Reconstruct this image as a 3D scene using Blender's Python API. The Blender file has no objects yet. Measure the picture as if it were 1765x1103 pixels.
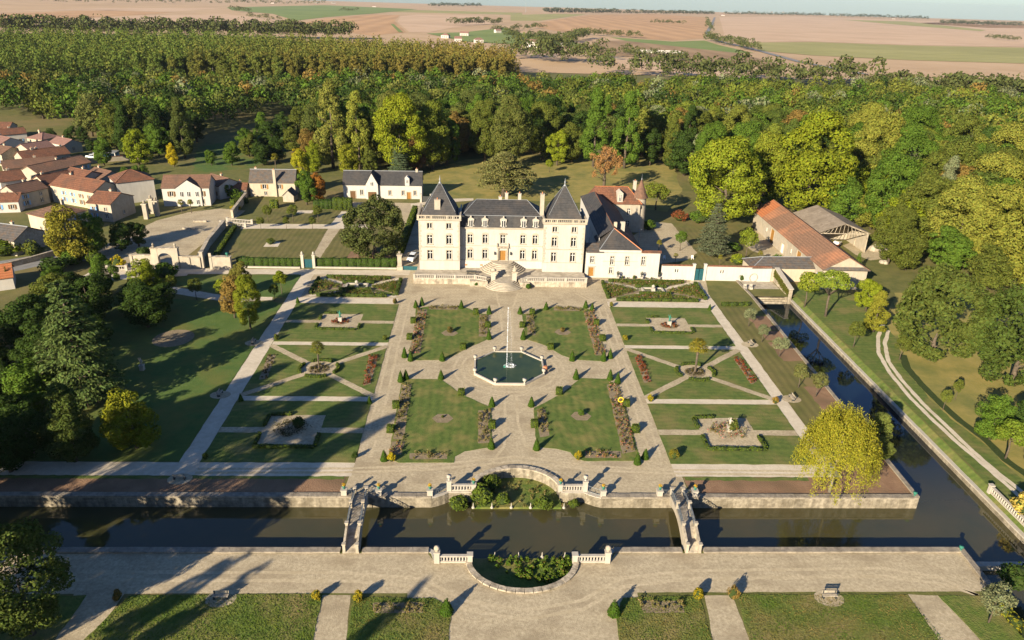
import bpy, math, random
import numpy as np
from mathutils import Vector, Matrix
from mathutils.geometry import delaunay_2d_cdt

scene = bpy.context.scene
col = scene.collection
rad = math.radians

# ------------------------------------------------------------------ camera
cam_data = bpy.data.cameras.new('camera')
cam = bpy.data.objects.new('camera', cam_data)
col.objects.link(cam)
scene.camera = cam
cam_data.sensor_fit = 'HORIZONTAL'
cam_data.sensor_width = 36.0
cam_data.lens = 36.0 * 1271.5 / 1765.0
cam_data.clip_start = 1.0
cam_data.clip_end = 30000.0
right = Vector((0.99915272, -0.03114277, 0.0269068))
down = Vector((0.01193208, -0.40649577, -0.91357474))
fwd = Vector((0.03938875, 0.91312174, -0.40577976))
m3 = Matrix((right, -down, -fwd)).transposed()
cam.matrix_world = Matrix.Translation((-4.4, -118.0, 62.0)) @ m3.to_4x4()

# ------------------------------------------------------------------ light
SUN_EL = rad(20.5)
SUN_DIR = Vector((math.cos(rad(53)) * math.cos(SUN_EL), math.sin(rad(53)) * math.cos(SUN_EL), -math.sin(SUN_EL)))
world = bpy.data.worlds.new('World')
scene.world = world
world.use_nodes = True
wn = world.node_tree
bg = wn.nodes['Background']
sky = wn.nodes.new('ShaderNodeTexSky')
sky.sky_type = 'NISHITA'
sky.sun_disc = False
sky.sun_elevation = SUN_EL
# sun azimuth: towards the sun in plan is (-cos53, -sin53)
sky.sun_rotation = math.atan2(-SUN_DIR.x, -SUN_DIR.y)
sky.altitude = 100
sky.air_density = 1.0
sky.dust_density = 0.3
sky.ozone_density = 2.0
bg.inputs['Strength'].default_value = 0.05
tone = wn.nodes.new('ShaderNodeMixRGB'); tone.blend_type = 'MULTIPLY'; tone.inputs['Fac'].default_value = 1.0
tone.inputs['Color2'].default_value = (0.70, 0.89, 1.22, 1)   # clear cool autumn air
wn.links.new(sky.outputs[0], tone.inputs['Color1']); wn.links.new(tone.outputs[0], bg.inputs['Color'])
sun_data = bpy.data.lights.new('sun', 'SUN')
sun_data.energy = 5.0
sun_data.angle = rad(0.55)
sun_data.color = (1.0, 0.87, 0.66)
sun = bpy.data.objects.new('sun', sun_data)
col.objects.link(sun)
sun.rotation_euler = SUN_DIR.to_track_quat('-Z', 'Y').to_euler()
sun.location = (-60, -120, 90)
vs = scene.view_settings
vs.view_transform = 'Standard'
vs.look = 'None'
vs.exposure = 1.22
vs.gamma = 1.0
scene.cycles.max_bounces = 5
scene.cycles.diffuse_bounces = 2
scene.cycles.glossy_bounces = 2
scene.cycles.transmission_bounces = 2
scene.cycles.transparent_max_bounces = 4
scene.cycles.caustics_reflective = False
scene.cycles.caustics_refractive = False

# ------------------------------------------------------------------ materials
MATS = {}
def mat(name, c1, c2=None, scale=1.0, rough=0.85, bump=0.0, bscale=None, c3=None, scale3=0.08, amount3=0.5, spec=0.3, metal=0.0, detail=6):
    m = bpy.data.materials.new(name); m.use_nodes = True
    nt = m.node_tree; N = nt.nodes; L = nt.links
    b = N['Principled BSDF']
    b.inputs['Roughness'].default_value = rough
    b.inputs['Specular IOR Level'].default_value = spec
    b.inputs['Metallic'].default_value = metal
    if c2 is None:
        b.inputs['Base Color'].default_value = (*c1, 1)
    tc = N.new('ShaderNodeTexCoord')
    if c2 is not None:
        n = N.new('ShaderNodeTexNoise'); n.inputs['Scale'].default_value = scale; n.inputs['Detail'].default_value = detail; n.inputs['Roughness'].default_value = 0.65
        L.new(tc.outputs['Object'], n.inputs['Vector'])
        r = N.new('ShaderNodeValToRGB')
        r.color_ramp.elements[0].position = 0.34; r.color_ramp.elements[1].position = 0.66
        r.color_ramp.elements[0].color = (*c1, 1); r.color_ramp.elements[1].color = (*c2, 1)
        L.new(n.outputs['Fac'], r.inputs['Fac'])
        outc = r.outputs['Color']
        if c3 is not None:
            n3 = N.new('ShaderNodeTexNoise'); n3.inputs['Scale'].default_value = scale3; n3.inputs['Detail'].default_value = 5; n3.inputs['Roughness'].default_value = 0.6
            L.new(tc.outputs['Object'], n3.inputs['Vector'])
            mr = N.new('ShaderNodeMapRange'); mr.inputs['From Min'].default_value = 0.47; mr.inputs['From Max'].default_value = 0.66
            mr.inputs['To Max'].default_value = amount3
            L.new(n3.outputs['Fac'], mr.inputs['Value'])
            mx = N.new('ShaderNodeMixRGB'); mx.inputs['Color2'].default_value = (*c3, 1)
            L.new(mr.outputs['Result'], mx.inputs['Fac']); L.new(outc, mx.inputs['Color1'])
            outc = mx.outputs['Color']
        L.new(outc, b.inputs['Base Color'])
    if bump:
        nb = N.new('ShaderNodeTexNoise'); nb.inputs['Scale'].default_value = bscale or scale * 3; nb.inputs['Detail'].default_value = 4
        L.new(tc.outputs['Object'], nb.inputs['Vector'])
        bp = N.new('ShaderNodeBump'); bp.inputs['Strength'].default_value = min(1.0, bump); bp.inputs['Distance'].default_value = 0.1 * max(1.0, bump)
        L.new(nb.outputs['Fac'], bp.inputs['Height']); L.new(bp.outputs['Normal'], b.inputs['Normal'])
    MATS[name] = m
    return m

def striped(m, direction, scale, dark=0.8, distortion=1.5):
    """mowing or raking stripes: mixes a darker tone along bands across one direction"""
    nt = m.node_tree; N = nt.nodes; L = nt.links
    b = N['Principled BSDF']
    src = b.inputs['Base Color'].links[0].from_socket
    tc = N.new('ShaderNodeTexCoord')
    w = N.new('ShaderNodeTexWave'); w.bands_direction = direction; w.inputs['Scale'].default_value = scale
    w.inputs['Distortion'].default_value = distortion; w.inputs['Detail'].default_value = 3; w.inputs['Detail Scale'].default_value = 0.6
    L.new(tc.outputs['Object'], w.inputs['Vector'])
    mr = N.new('ShaderNodeMapRange'); mr.inputs['To Min'].default_value = dark; mr.inputs['To Max'].default_value = 1.0
    L.new(w.outputs['Fac'], mr.inputs['Value'])
    mx = N.new('ShaderNodeMixRGB'); mx.blend_type = 'MULTIPLY'; mx.inputs['Fac'].default_value = 1
    L.new(src, mx.inputs['Color1']); L.new(mr.outputs['Result'], mx.inputs['Color2'])
    L.new(mx.outputs['Color'], b.inputs['Base Color'])

mat('gravel', (0.33, 0.265, 0.165), (0.53, 0.44, 0.295), 2.6, 0.95, 0.5, 9.0, (0.27, 0.21, 0.13), 0.22, 0.6, detail=14)
mat('gravel_worn', (0.37, 0.30, 0.19), (0.55, 0.455, 0.305), 2.6, 0.95, 0.25, 7.0, (0.37, 0.295, 0.18), 0.3, 0.6)
striped(MATS['gravel'], 'Y', 0.16, 0.93, 9.0)
mat('pale_path', (0.50, 0.425, 0.315), (0.60, 0.52, 0.40), 1.3, 0.95, 0.5, 6.0, (0.40, 0.335, 0.24), 0.3, 0.5)
mat('grass_ground', (0.085, 0.095, 0.022), (0.15, 0.14, 0.038), 0.35, 0.95, 0.8, 4.0, (0.20, 0.145, 0.06), 0.03, 0.8)
mat('meadow', (0.20, 0.18, 0.045), (0.30, 0.235, 0.07), 0.25, 0.95, 0.6, 3.0, (0.13, 0.14, 0.035), 0.11, 0.9)
mat('lawn', (0.068, 0.110, 0.018), (0.128, 0.158, 0.032), 0.9, 0.95, 0.7, 7.0, (0.21, 0.17, 0.06), 0.22, 0.7)
striped(MATS['lawn'], 'Y', 0.30, 0.86, 6.0)
mat('lawn_mown', (0.066, 0.110, 0.017), (0.122, 0.158, 0.030), 1.1, 0.95, 0.7, 7.0, (0.23, 0.19, 0.06), 0.28, 0.75)
striped(MATS['lawn_mown'], 'X', 0.24, 0.86, 5.0)
mat('lawn_rough', (0.06, 0.105, 0.013), (0.13, 0.16, 0.028), 1.6, 0.95, 1.2, 5.0, (0.26, 0.18, 0.075), 0.14, 0.7)
mat('lawn_dark', (0.055, 0.105, 0.018), (0.085, 0.13, 0.026), 0.5, 0.95, 0.7, 6.0, (0.16, 0.13, 0.03), 0.07, 0.7)
mat('lawn_dry', (0.13, 0.12, 0.035), (0.18, 0.15, 0.05), 0.8, 0.95, 0.8, 7.0, (0.09, 0.10, 0.02), 0.2, 0.7)
striped(MATS['lawn_dry'], 'X', 0.22, 0.8, 2.0)
mat('earth', (0.20, 0.115, 0.065), (0.27, 0.165, 0.095), 0.8, 0.95, 0.9, 5.0, (0.13, 0.085, 0.045), 0.2, 0.7)
mat('bed_soil', (0.19, 0.145, 0.085), (0.27, 0.21, 0.13), 1.5, 0.95, 1.0, 6.0)
mat('limestone', (0.33, 0.285, 0.215), (0.41, 0.36, 0.285), 0.8, 0.85, 0.25, 3.0, (0.50, 0.40, 0.27), 0.35, 0.5)
mat('white_stone', (0.38, 0.34, 0.28), (0.45, 0.405, 0.335), 1.2, 0.8, 0.15, 5.0, (0.45, 0.38, 0.28), 0.8, 0.35)
mat('render', (0.415, 0.385, 0.335), (0.465, 0.435, 0.38), 0.5, 0.9, 0.12, 4.0, (0.43, 0.385, 0.32), 0.22, 0.4)
mat('render_white', (0.46, 0.43, 0.385), (0.51, 0.48, 0.435), 0.6, 0.9, 0.12, 4.0, (0.55, 0.47, 0.36), 0.3, 0.35)
mat('render_cream', (0.42, 0.355, 0.26), (0.48, 0.41, 0.305), 0.5, 0.9, 0.2, 3.0, (0.48, 0.38, 0.25), 0.25, 0.5)
mat('rubble', (0.34, 0.27, 0.19), (0.58, 0.49, 0.36), 2.2, 0.95, 0.9, 3.5, (0.22, 0.17, 0.11), 0.5, 0.5)
mat('weathered', (0.36, 0.30, 0.22), (0.56, 0.48, 0.36), 1.1, 0.9, 0.5, 3.0, (0.19, 0.155, 0.11), 0.7, 0.75)
mat('step_stone', (0.32, 0.275, 0.21), (0.46, 0.40, 0.31), 1.0, 0.9, 0.3, 3.0, (0.20, 0.17, 0.125), 0.6, 0.6)
mat('moat_stone', (0.24, 0.20, 0.14), (0.46, 0.395, 0.29), 1.6, 0.95, 0.8, 3.0, (0.17, 0.14, 0.09), 0.5, 0.65)
striped(MATS['moat_stone'], 'Z', 1.4, 0.62, 1.2)
mat('coping', (0.19, 0.16, 0.125), (0.33, 0.28, 0.21), 1.5, 0.9, 0.5, 4.0, (0.11, 0.09, 0.065), 0.8, 0.5)
mat('slate', (0.040, 0.039, 0.040), (0.068, 0.065, 0.064), 1.6, 0.7, 0.35, 4.0, (0.10, 0.082, 0.068), 0.25, 0.6, spec=0.2)
mat('slate_old', (0.075, 0.068, 0.062), (0.125, 0.112, 0.10), 1.4, 0.75, 0.5, 4.0, (0.17, 0.10, 0.05), 0.9, 0.5)
mat('tile', (0.12, 0.048, 0.028), (0.26, 0.115, 0.062), 2.4, 0.9, 1.2, 5.0, (0.11, 0.062, 0.042), 0.4, 0.8)
mat('tile_new', (0.38, 0.125, 0.045), (0.45, 0.17, 0.07), 2.0, 0.9, 0.8, 5.0)
mat('tile_brown', (0.135, 0.072, 0.046), (0.225, 0.125, 0.08), 2.4, 0.9, 1.0, 5.0, (0.10, 0.07, 0.05), 0.5, 0.6)
mat('tile_pink', (0.20, 0.105, 0.082), (0.29, 0.165, 0.13), 2.4, 0.9, 1.0, 5.0)
mat('tile_barn', (0.15, 0.085, 0.052), (0.31, 0.175, 0.108), 3.2, 0.9, 1.5, 4.0, (0.46, 0.20, 0.10), 0.12, 0.8)
mat('sheet_roof', (0.19, 0.15, 0.11), (0.30, 0.245, 0.185), 1.2, 0.9, 0.5, 3.0, (0.13, 0.10, 0.07), 0.3, 0.6)
mat('glass', (0.012, 0.014, 0.018), rough=0.08, spec=0.5)
mat('paint_white', (0.75, 0.72, 0.66), rough=0.5)
mat('oak', (0.24, 0.11, 0.02), (0.34, 0.17, 0.04), 5.0, 0.55)
mat('wood_dark', (0.10, 0.05, 0.02), (0.16, 0.085, 0.035), 4.0, 0.7)
mat('shutter_blue', (0.13, 0.30, 0.55), (0.16, 0.34, 0.58), 3.0, 0.6)
mat('iron', (0.10, 0.115, 0.125), (0.20, 0.215, 0.22), 4.0, 0.5, metal=0.3)
mat('iron_dark', (0.03, 0.035, 0.035), (0.06, 0.06, 0.055), 4.0, 0.5)
mat('teal_paint', (0.012, 0.06, 0.075), (0.02, 0.09, 0.10), 3.0, 0.45)
mat('verdigris', (0.02, 0.13, 0.09), (0.04, 0.19, 0.13), 5.0, 0.6)
mat('lead', (0.20, 0.21, 0.22), (0.28, 0.285, 0.29), 5.0, 0.5)
mat('bark', (0.065, 0.05, 0.034), (0.13, 0.10, 0.07), 3.0, 0.95, 0.8, 6.0)
mat('bark_pale', (0.17, 0.145, 0.11), (0.30, 0.26, 0.20), 3.0, 0.9, 0.5, 6.0)
mat('car_paint', (0.72, 0.74, 0.76), rough=0.25, spec=0.6)
mat('rubber', (0.015, 0.015, 0.016), rough=0.8)
mat('lamp_red', (0.45, 0.01, 0.01), rough=0.3)
mat('yellow', (0.75, 0.52, 0.03), rough=0.5)
mat('flower_yellow', (0.62, 0.36, 0.01), (0.5, 0.22, 0.01), 9.0, 0.7)
mat('terracotta', (0.42, 0.16, 0.07), (0.5, 0.21, 0.10), 4.0, 0.8)
mat('orange_paint', (0.60, 0.12, 0.03), rough=0.45)
mat('road', (0.17, 0.165, 0.16), (0.24, 0.23, 0.22), 0.5, 0.9, 0.2)
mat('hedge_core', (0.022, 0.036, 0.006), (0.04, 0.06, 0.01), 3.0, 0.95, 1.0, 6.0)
mat('weed_water', (0.02, 0.035, 0.008), (0.05, 0.06, 0.012), 0.6, 0.35)
mat('splash', (0.80, 0.84, 0.86), rough=0.3)

def field_mat(name, c1, c2, rows=None):
    m = mat(name, c1, c2, 0.012, 0.95, 0, None, tuple(0.8 * a for a in c1), 0.004, 0.5)
    if rows: striped(m, rows[0], rows[1], 0.84, 3.0)
    return m
field_mat('field_tan', (0.43, 0.285, 0.155), (0.50, 0.345, 0.20))
field_mat('field_pink', (0.50, 0.335, 0.205), (0.56, 0.39, 0.25))
field_mat('field_orange', (0.46, 0.265, 0.125), (0.53, 0.32, 0.16), ('X', 0.006))
field_mat('field_brown', (0.28, 0.175, 0.085), (0.37, 0.24, 0.125), ('X', 0.01))
field_mat('field_green', (0.15, 0.20, 0.045), (0.20, 0.24, 0.065))
field_mat('field_pale_green', (0.30, 0.28, 0.09), (0.37, 0.33, 0.12), ('Y', 0.008))

def water_mat(name, base, base2, sc, rough=0.03):
    m = mat(name, base, base2, sc, rough, 0, spec=0.5)
    nt = m.node_tree; N = nt.nodes; L = nt.links
    b = N['Principled BSDF']; b.inputs['IOR'].default_value = 1.48; b.inputs['Specular IOR Level'].default_value = 0.65
    tc = N.new('ShaderNodeTexCoord')
    nz = N.new('ShaderNodeTexNoise'); nz.inputs['Scale'].default_value = 1.8; nz.inputs['Detail'].default_value = 3
    L.new(tc.outputs['Object'], nz.inputs['Vector'])
    bp = N.new('ShaderNodeBump'); bp.inputs['Strength'].default_value = 0.06; bp.inputs['Distance'].default_value = 0.05
    L.new(nz.outputs['Fac'], bp.inputs['Height']); L.new(bp.outputs['Normal'], b.inputs['Normal'])
    return m
wm_ = water_mat('water', (0.066, 0.054, 0.020), (0.046, 0.046, 0.019), 0.12)
# the moat is murky, the side canal deep and clear: the silt thins out up the canal (y)
nt_ = wm_.node_tree; b_ = nt_.nodes['Principled BSDF']; silt = b_.inputs['Base Color'].links[0].from_socket
tc_ = nt_.nodes.new('ShaderNodeTexCoord'); sp_ = nt_.nodes.new('ShaderNodeSeparateXYZ'); mr_ = nt_.nodes.new('ShaderNodeMapRange'); mx_ = nt_.nodes.new('ShaderNodeMixRGB')
mr_.inputs['From Min'].default_value = -40.0; mr_.inputs['From Max'].default_value = -20.0; mx_.inputs['Color2'].default_value = (0.004, 0.009, 0.014, 1)
nt_.links.new(tc_.outputs['Object'], sp_.inputs[0]); nt_.links.new(sp_.outputs['Y'], mr_.inputs['Value']); nt_.links.new(mr_.outputs['Result'], mx_.inputs['Fac']); nt_.links.new(silt, mx_.inputs['Color1']); nt_.links.new(mx_.outputs['Color'], b_.inputs['Base Color'])
water_mat('pool_water', (0.026, 0.046, 0.016), (0.048, 0.066, 0.02), 0.3).node_tree.nodes['Principled BSDF'].inputs['IOR'].default_value = 1.33

def streaked(m, amount=0.82):
    # rain streaks and weathering running down a wall
    nt = m.node_tree; N = nt.nodes; L = nt.links; b = N['Principled BSDF']; src = b.inputs['Base Color'].links[0].from_socket
    tc = N.new('ShaderNodeTexCoord'); mp = N.new('ShaderNodeMapping'); mp.inputs['Scale'].default_value = (1.6, 1.6, 0.16)
    n = N.new('ShaderNodeTexNoise'); n.inputs['Scale'].default_value = 1.0; n.inputs['Detail'].default_value = 8; n.inputs['Roughness'].default_value = 0.7
    L.new(tc.outputs['Object'], mp.inputs['Vector']); L.new(mp.outputs[0], n.inputs['Vector'])
    mr = N.new('ShaderNodeMapRange'); mr.inputs['From Min'].default_value = 0.38; mr.inputs['From Max'].default_value = 0.6; mr.inputs['To Min'].default_value = amount; mr.inputs['To Max'].default_value = 1.0
    L.new(n.outputs['Fac'], mr.inputs['Value'])
    mx = N.new('ShaderNodeMixRGB'); mx.blend_type = 'MULTIPLY'; mx.inputs['Fac'].default_value = 1
    L.new(src, mx.inputs['Color1']); L.new(mr.outputs['Result'], mx.inputs['Color2']); L.new(mx.outputs['Color'], b.inputs['Base Color'])
for k_ in ('render', 'render_white', 'render_cream', 'limestone', 'white_stone'): streaked(MATS[k_], 0.90)
for k_ in ('moat_stone', 'weathered'): streaked(MATS[k_], 0.65)
for k_ in ('slate', 'slate_old', 'tile', 'tile_brown', 'tile_barn', 'tile_pink', 'tile_new'): striped(MATS[k_], 'Z', 0.9, 0.74, 0.8)
def leaf_material(name, attr_color=False, trans=0.16):
    m = bpy.data.materials.new(name); m.use_nodes = True
    nt = m.node_tree; N = nt.nodes; L = nt.links
    for n in list(N): N.remove(n)
    out = N.new('ShaderNodeOutputMaterial')
    tint = N.new('ShaderNodeAttribute'); tint.attribute_name = 'tint'
    if attr_color:
        c = N.new('ShaderNodeAttribute'); c.attribute_name = 'leaf_color'; csock = c.outputs['Color']
    else:
        c = N.new('ShaderNodeObjectInfo'); csock = c.outputs['Color']
    mx = N.new('ShaderNodeMixRGB'); mx.blend_type = 'MULTIPLY'; mx.inputs['Fac'].default_value = 1
    L.new(csock, mx.inputs['Color1']); L.new(tint.outputs['Color'], mx.inputs['Color2'])
    d = N.new('ShaderNodeBsdfDiffuse'); t = N.new('ShaderNodeBsdfTranslucent')
    L.new(mx.outputs['Color'], d.inputs['Color']); L.new(mx.outputs['Color'], t.inputs['Color'])
    ms = N.new('ShaderNodeMixShader'); ms.inputs['Fac'].default_value = trans
    L.new(d.outputs[0], ms.inputs[1]); L.new(t.outputs[0], ms.inputs[2]); L.new(ms.outputs[0], out.inputs['Surface'])
    MATS[name] = m
    return m
leaf_material('leaf'); leaf_material('leaf_mass', True)

# ------------------------------------------------------------------ helpers
class MB:
    """collects polygons of one mesh"""
    def __init__(s): s.v = []; s.f = []
    def add(s, vs, fs):
        o = len(s.v); s.v += [tuple(v) for v in vs]; s.f += [tuple(i + o for i in f) for f in fs]; return s
    def box(s, x0, x1, y0, y1, z0, z1):
        v = [(x, y, z) for z in (z0, z1) for y in (y0, y1) for x in (x0, x1)]
        return s.add(v, [(0, 2, 3, 1), (4, 5, 7, 6), (0, 1, 5, 4), (1, 3, 7, 5), (3, 2, 6, 7), (2, 0, 4, 6)])
    def beam(s, p, q, w, h):
        """rectangular bar from p to q, w wide, h high"""
        p = Vector(p); q = Vector(q); d = (q - p).normalized()
        up = Vector((0, 0, 1)) if abs(d.z) < 0.95 else Vector((1, 0, 0))
        a = d.cross(up).normalized() * (w / 2); b = a.cross(d).normalized() * (h / 2)
        v = [p + a * i + b * j for j in (-1, 1) for i in (-1, 1)] + [q + a * i + b * j for j in (-1, 1) for i in (-1, 1)]
        return s.add(v, [(0, 1, 3, 2), (4, 6, 7, 5), (0, 4, 5, 1), (1, 5, 7, 3), (3, 7, 6, 2), (2, 6, 4, 0)])
    def prism(s, poly, z0, z1):
        n = len(poly)
        a = sum(poly[i][0] * poly[(i + 1) % n][1] - poly[(i + 1) % n][0] * poly[i][1] for i in range(n))
        if a < 0: poly = poly[::-1]
        v = [(p[0], p[1], z0) for p in poly] + [(p[0], p[1], z1) for p in poly]
        return s.add(v, [tuple(range(n))[::-1], tuple(range(n, 2 * n))] + [(i, (i + 1) % n, n + (i + 1) % n, n + i) for i in range(n)])
    def lathe(s, prof, n=10, c=(0, 0, 0), squash=1.0):
        o = len(s.v)
        for r, z in prof:
            for i in range(n):
                a = 2 * math.pi * i / n
                s.v.append((c[0] + r * math.cos(a), c[1] + r * squash * math.sin(a), c[2] + z))
        for k in range(len(prof) - 1):
            for i in range(n):
                j = (i + 1) % n
                s.f.append((o + k * n + i, o + k * n + j, o + (k + 1) * n + j, o + (k + 1) * n + i))
        s.f.append(tuple(o + i for i in range(n))[::-1]); s.f.append(tuple(o + (len(prof) - 1) * n + i for i in range(n)))
        return s
    def tube(s, pts, rs, n=6):
        o = len(s.v); k = len(pts)
        for i, p in enumerate(pts):
            p = Vector(p); d = (Vector(pts[min(i + 1, k - 1)]) - Vector(pts[max(i - 1, 0)])).normalized()
            up = Vector((0, 0, 1)) if abs(d.z) < 0.9 else Vector((1, 0, 0))
            a = d.cross(up).normalized(); b = a.cross(d)
            for j in range(n):
                t = 2 * math.pi * j / n
                s.v.append(tuple(p + (a * math.cos(t) + b * math.sin(t)) * rs[i]))
        for i in range(k - 1):
            for j in range(n):
                q = (j + 1) % n
                s.f.append((o + i * n + j, o + (i + 1) * n + j, o + (i + 1) * n + q, o + i * n + q))
        s.f.append(tuple(o + j for j in range(n))); s.f.append(tuple(o + (k - 1) * n + j for j in range(n))[::-1])
        return s
    def mesh(s, name, m, smooth=False):
        me = bpy.data.meshes.new(name); me.from_pydata(s.v, [], s.f); me.update()
        if m: me.materials.append(MATS[m])
        if smooth: me.polygons.foreach_set('use_smooth', [True] * len(me.polygons))
        return me
    def build(s, name, m, parent=None, loc=(0, 0, 0), rz=0.0, smooth=False):
        return obj(name, s.mesh(name, m, smooth), parent, loc, rz)

def obj(name, me, parent=None, loc=(0, 0, 0), rz=0.0, scale=None):
    o = bpy.data.objects.new(name, me); col.objects.link(o)
    o.location = loc if len(loc) == 3 else (loc[0], loc[1], 0); o.rotation_euler = (0, 0, rz)
    if scale: o.scale = scale
    if parent: o.parent = parent
    return o
def tag(o, label, cat=None, group=None, kind=None):
    if label: o['label'] = label
    if cat: o['category'] = cat
    if group: o['group'] = group
    if kind: o['kind'] = kind
    return o
def thing(name, label, cat, loc=(0, 0, 0), rz=0.0, group=None, scale=None):
    return tag(obj(name, None, None, loc, rz, scale), label, cat, group)
def sheet(name, poly, z, m, kind='structure', thick=0.0):
    mb = MB()
    if thick: mb.prism(list(poly), z - thick, z)
    else:
        n = len(poly)
        a = sum(poly[i][0] * poly[(i + 1) % n][1] - poly[(i + 1) % n][0] * poly[i][1] for i in range(n))
        p = list(poly) if a > 0 else list(poly)[::-1]
        mb.add([(q[0], q[1], z) for q in p], [tuple(range(n))])
    o = mb.build(name, m)
    if kind: o['kind'] = kind
    return o
def rect(x0, x1, y0, y1): return [(x0, y0), (x1, y0), (x1, y1), (x0, y1)]
def ellipse(cx, cy, rx, ry, n=32, a0=0.0, a1=2 * math.pi, closed=True):
    k = n if closed else n + 1
    return [(cx + rx * math.cos(a0 + (a1 - a0) * i / n), cy + ry * math.sin(a0 + (a1 - a0) * i / n)) for i in range(k)]
def wobble(poly, amp, step, seed=0):
    """a hand-cut edge: subdivides the outline and shifts the points a little"""
    rg = random.Random(seed); out = []
    n = len(poly)
    for i in range(n):
        p, q = Vector(poly[i]), Vector(poly[(i + 1) % n]); L = (q - p).length; k = max(1, int(L / step))
        for j in range(k):
            r = p.lerp(q, j / k)
            if j: r = r + Vector((rg.uniform(-amp, amp), rg.uniform(-amp, amp)))
            out.append((r.x, r.y))
    return out

# ------------------------------------------------------------------ foliage meshes
def leaf_mesh(name, P, Nn, S, seed=0, aspect=0.6, tint=(0.72, 1.2), colors=None, mname='leaf', extra=None, along=None):
    """extra: MB whose faces (solid core, twigs) come with the leaves as a second material"""
    rg = np.random.default_rng(seed)
    n = len(P)
    Nn = Nn / (np.linalg.norm(Nn, axis=1, keepdims=True) + 1e-9)
    R = rg.normal(size=(n, 3)) if along is None else along + 0.25 * rg.normal(size=(n, 3))
    T = R - Nn * np.sum(R * Nn, axis=1, keepdims=True); T /= (np.linalg.norm(T, axis=1, keepdims=True) + 1e-9)
    B = np.cross(Nn, T)
    s = S[:, None]
    V = np.stack([P + T * s, P + B * s * aspect, P - T * s, P - B * s * aspect], axis=1).reshape(-1, 3)
    ev, ef = (extra.v, extra.f) if extra else ([], [])
    # one flat array of polygons
    nv = len(V) + len(ev)
    me = bpy.data.meshes.new(name)
    me.vertices.add(nv)
    allv = np.concatenate([V, np.array(ev, dtype=float).reshape(-1, 3)]) if ev else V
    me.vertices.foreach_set('co', allv.astype(np.float32).ravel())
    loops = list(np.arange(4 * n)); starts = list(np.arange(n) * 4); tot = [4] * n
    for f in ef:
        starts.append(len(loops)); tot.append(len(f)); loops += [i + 4 * n for i in f]
    me.loops.add(len(loops)); me.loops.foreach_set('vertex_index', np.array(loops, dtype=np.int32))
    me.polygons.add(len(starts)); me.polygons.foreach_set('loop_start', np.array(starts, dtype=np.int32))
    me.polygons.foreach_set('loop_total', np.array(tot, dtype=np.int32))
    me.materials.append(MATS[mname])
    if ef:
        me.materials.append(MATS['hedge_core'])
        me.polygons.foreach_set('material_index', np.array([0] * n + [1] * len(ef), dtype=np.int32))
    me.update(calc_edges=True)
    at = me.attributes.new('tint', 'FLOAT_COLOR', 'FACE')
    tv = np.ones((len(starts), 4), dtype=np.float32)
    tt = rg.uniform(tint[0], tint[1], n)
    tv[:n, 0] = tt * rg.uniform(0.9, 1.15, n); tv[:n, 1] = tt; tv[:n, 2] = tt
    at.data.foreach_set('color', tv.ravel())
    if colors is not None:
        ac = me.attributes.new('leaf_color', 'FLOAT_COLOR', 'FACE')
        cv = np.ones((len(starts), 4), dtype=np.float32); cv[:n, :3] = colors
        ac.data.foreach_set('color', cv.ravel())
    return me

def rand_dirs(rg, n):
    d = rg.normal(size=(n, 3)); return d / np.linalg.norm(d, axis=1, keepdims=True)
def lobes_on(rg, n, c, R, rl, zmin=-0.6, inner=(0.6, 0.88)):
    out = []
    while len(out) < n:
        d = rand_dirs(rg, 1)[0]
        if d[2] < zmin: continue
        k = rg.uniform(*inner)
        out.append((np.array(c) + d * np.array(R) * k, rl * rg.uniform(0.65, 1.25)))
    return out
def cloud(rg, lobes, n, size, center, flat=1.0, spread=0.5, jit=(0.82, 1.08), up=0.0):
    C = np.array([l[0] for l in lobes]); r = np.array([l[1] for l in lobes])
    w = r ** 2 / np.sum(r ** 2)
    idx = rg.choice(len(lobes), size=int(n * 1.6), p=w)
    d = rand_dirs(rg, len(idx))
    o = C[idx] - np.array(center); o /= (np.linalg.norm(o, axis=1, keepdims=True) + 1e-6)
    keep = np.sum(d * o, axis=1) > -0.35
    idx, d = idx[keep][:n], d[keep][:n]
    k = rg.uniform(jit[0], jit[1], len(idx))[:, None]
    P = C[idx] + d * r[idx][:, None] * k * np.array([1, 1, flat])
    Nn = d * np.array([1, 1, 1 / max(flat, 0.3)]) + spread * rg.normal(size=d.shape) + np.array([0, 0, up])
    S = size * rg.uniform(0.65, 1.3, len(idx))
    return P, Nn, S

PROTO = {}
def trunk_mesh(name, h, r, seed, limbs=5, spread=0.5, m='bark', start=0.45, lean=0.03):
    rg = random.Random(seed); mb = MB()
    pts = [(0, 0, -0.3), (rg.uniform(-lean, lean) * h * 0.3, rg.uniform(-lean, lean) * h * 0.3, h * 0.3), (rg.uniform(-lean, lean) * h, rg.uniform(-lean, lean) * h, h * 0.62), (0, 0, h * 0.9)]
    mb.tube(pts, [r * 1.25, r * 0.85, r * 0.55, r * 0.12], 7)
    for i in range(limbs):
        a = 2 * math.pi * (i + rg.random() * 0.6) / max(1, limbs); z = h * (start + 0.3 * rg.random()); l = h * spread * rg.uniform(0.35, 0.6)
        mb.tube([(0, 0, z), (math.cos(a) * l * 0.5, math.sin(a) * l * 0.5, z + l * 0.4), (math.cos(a) * l, math.sin(a) * l, z + l * 0.75)], [r * 0.42, r * 0.27, r * 0.08], 5)
    return mb.mesh(name, m, True)

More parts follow.
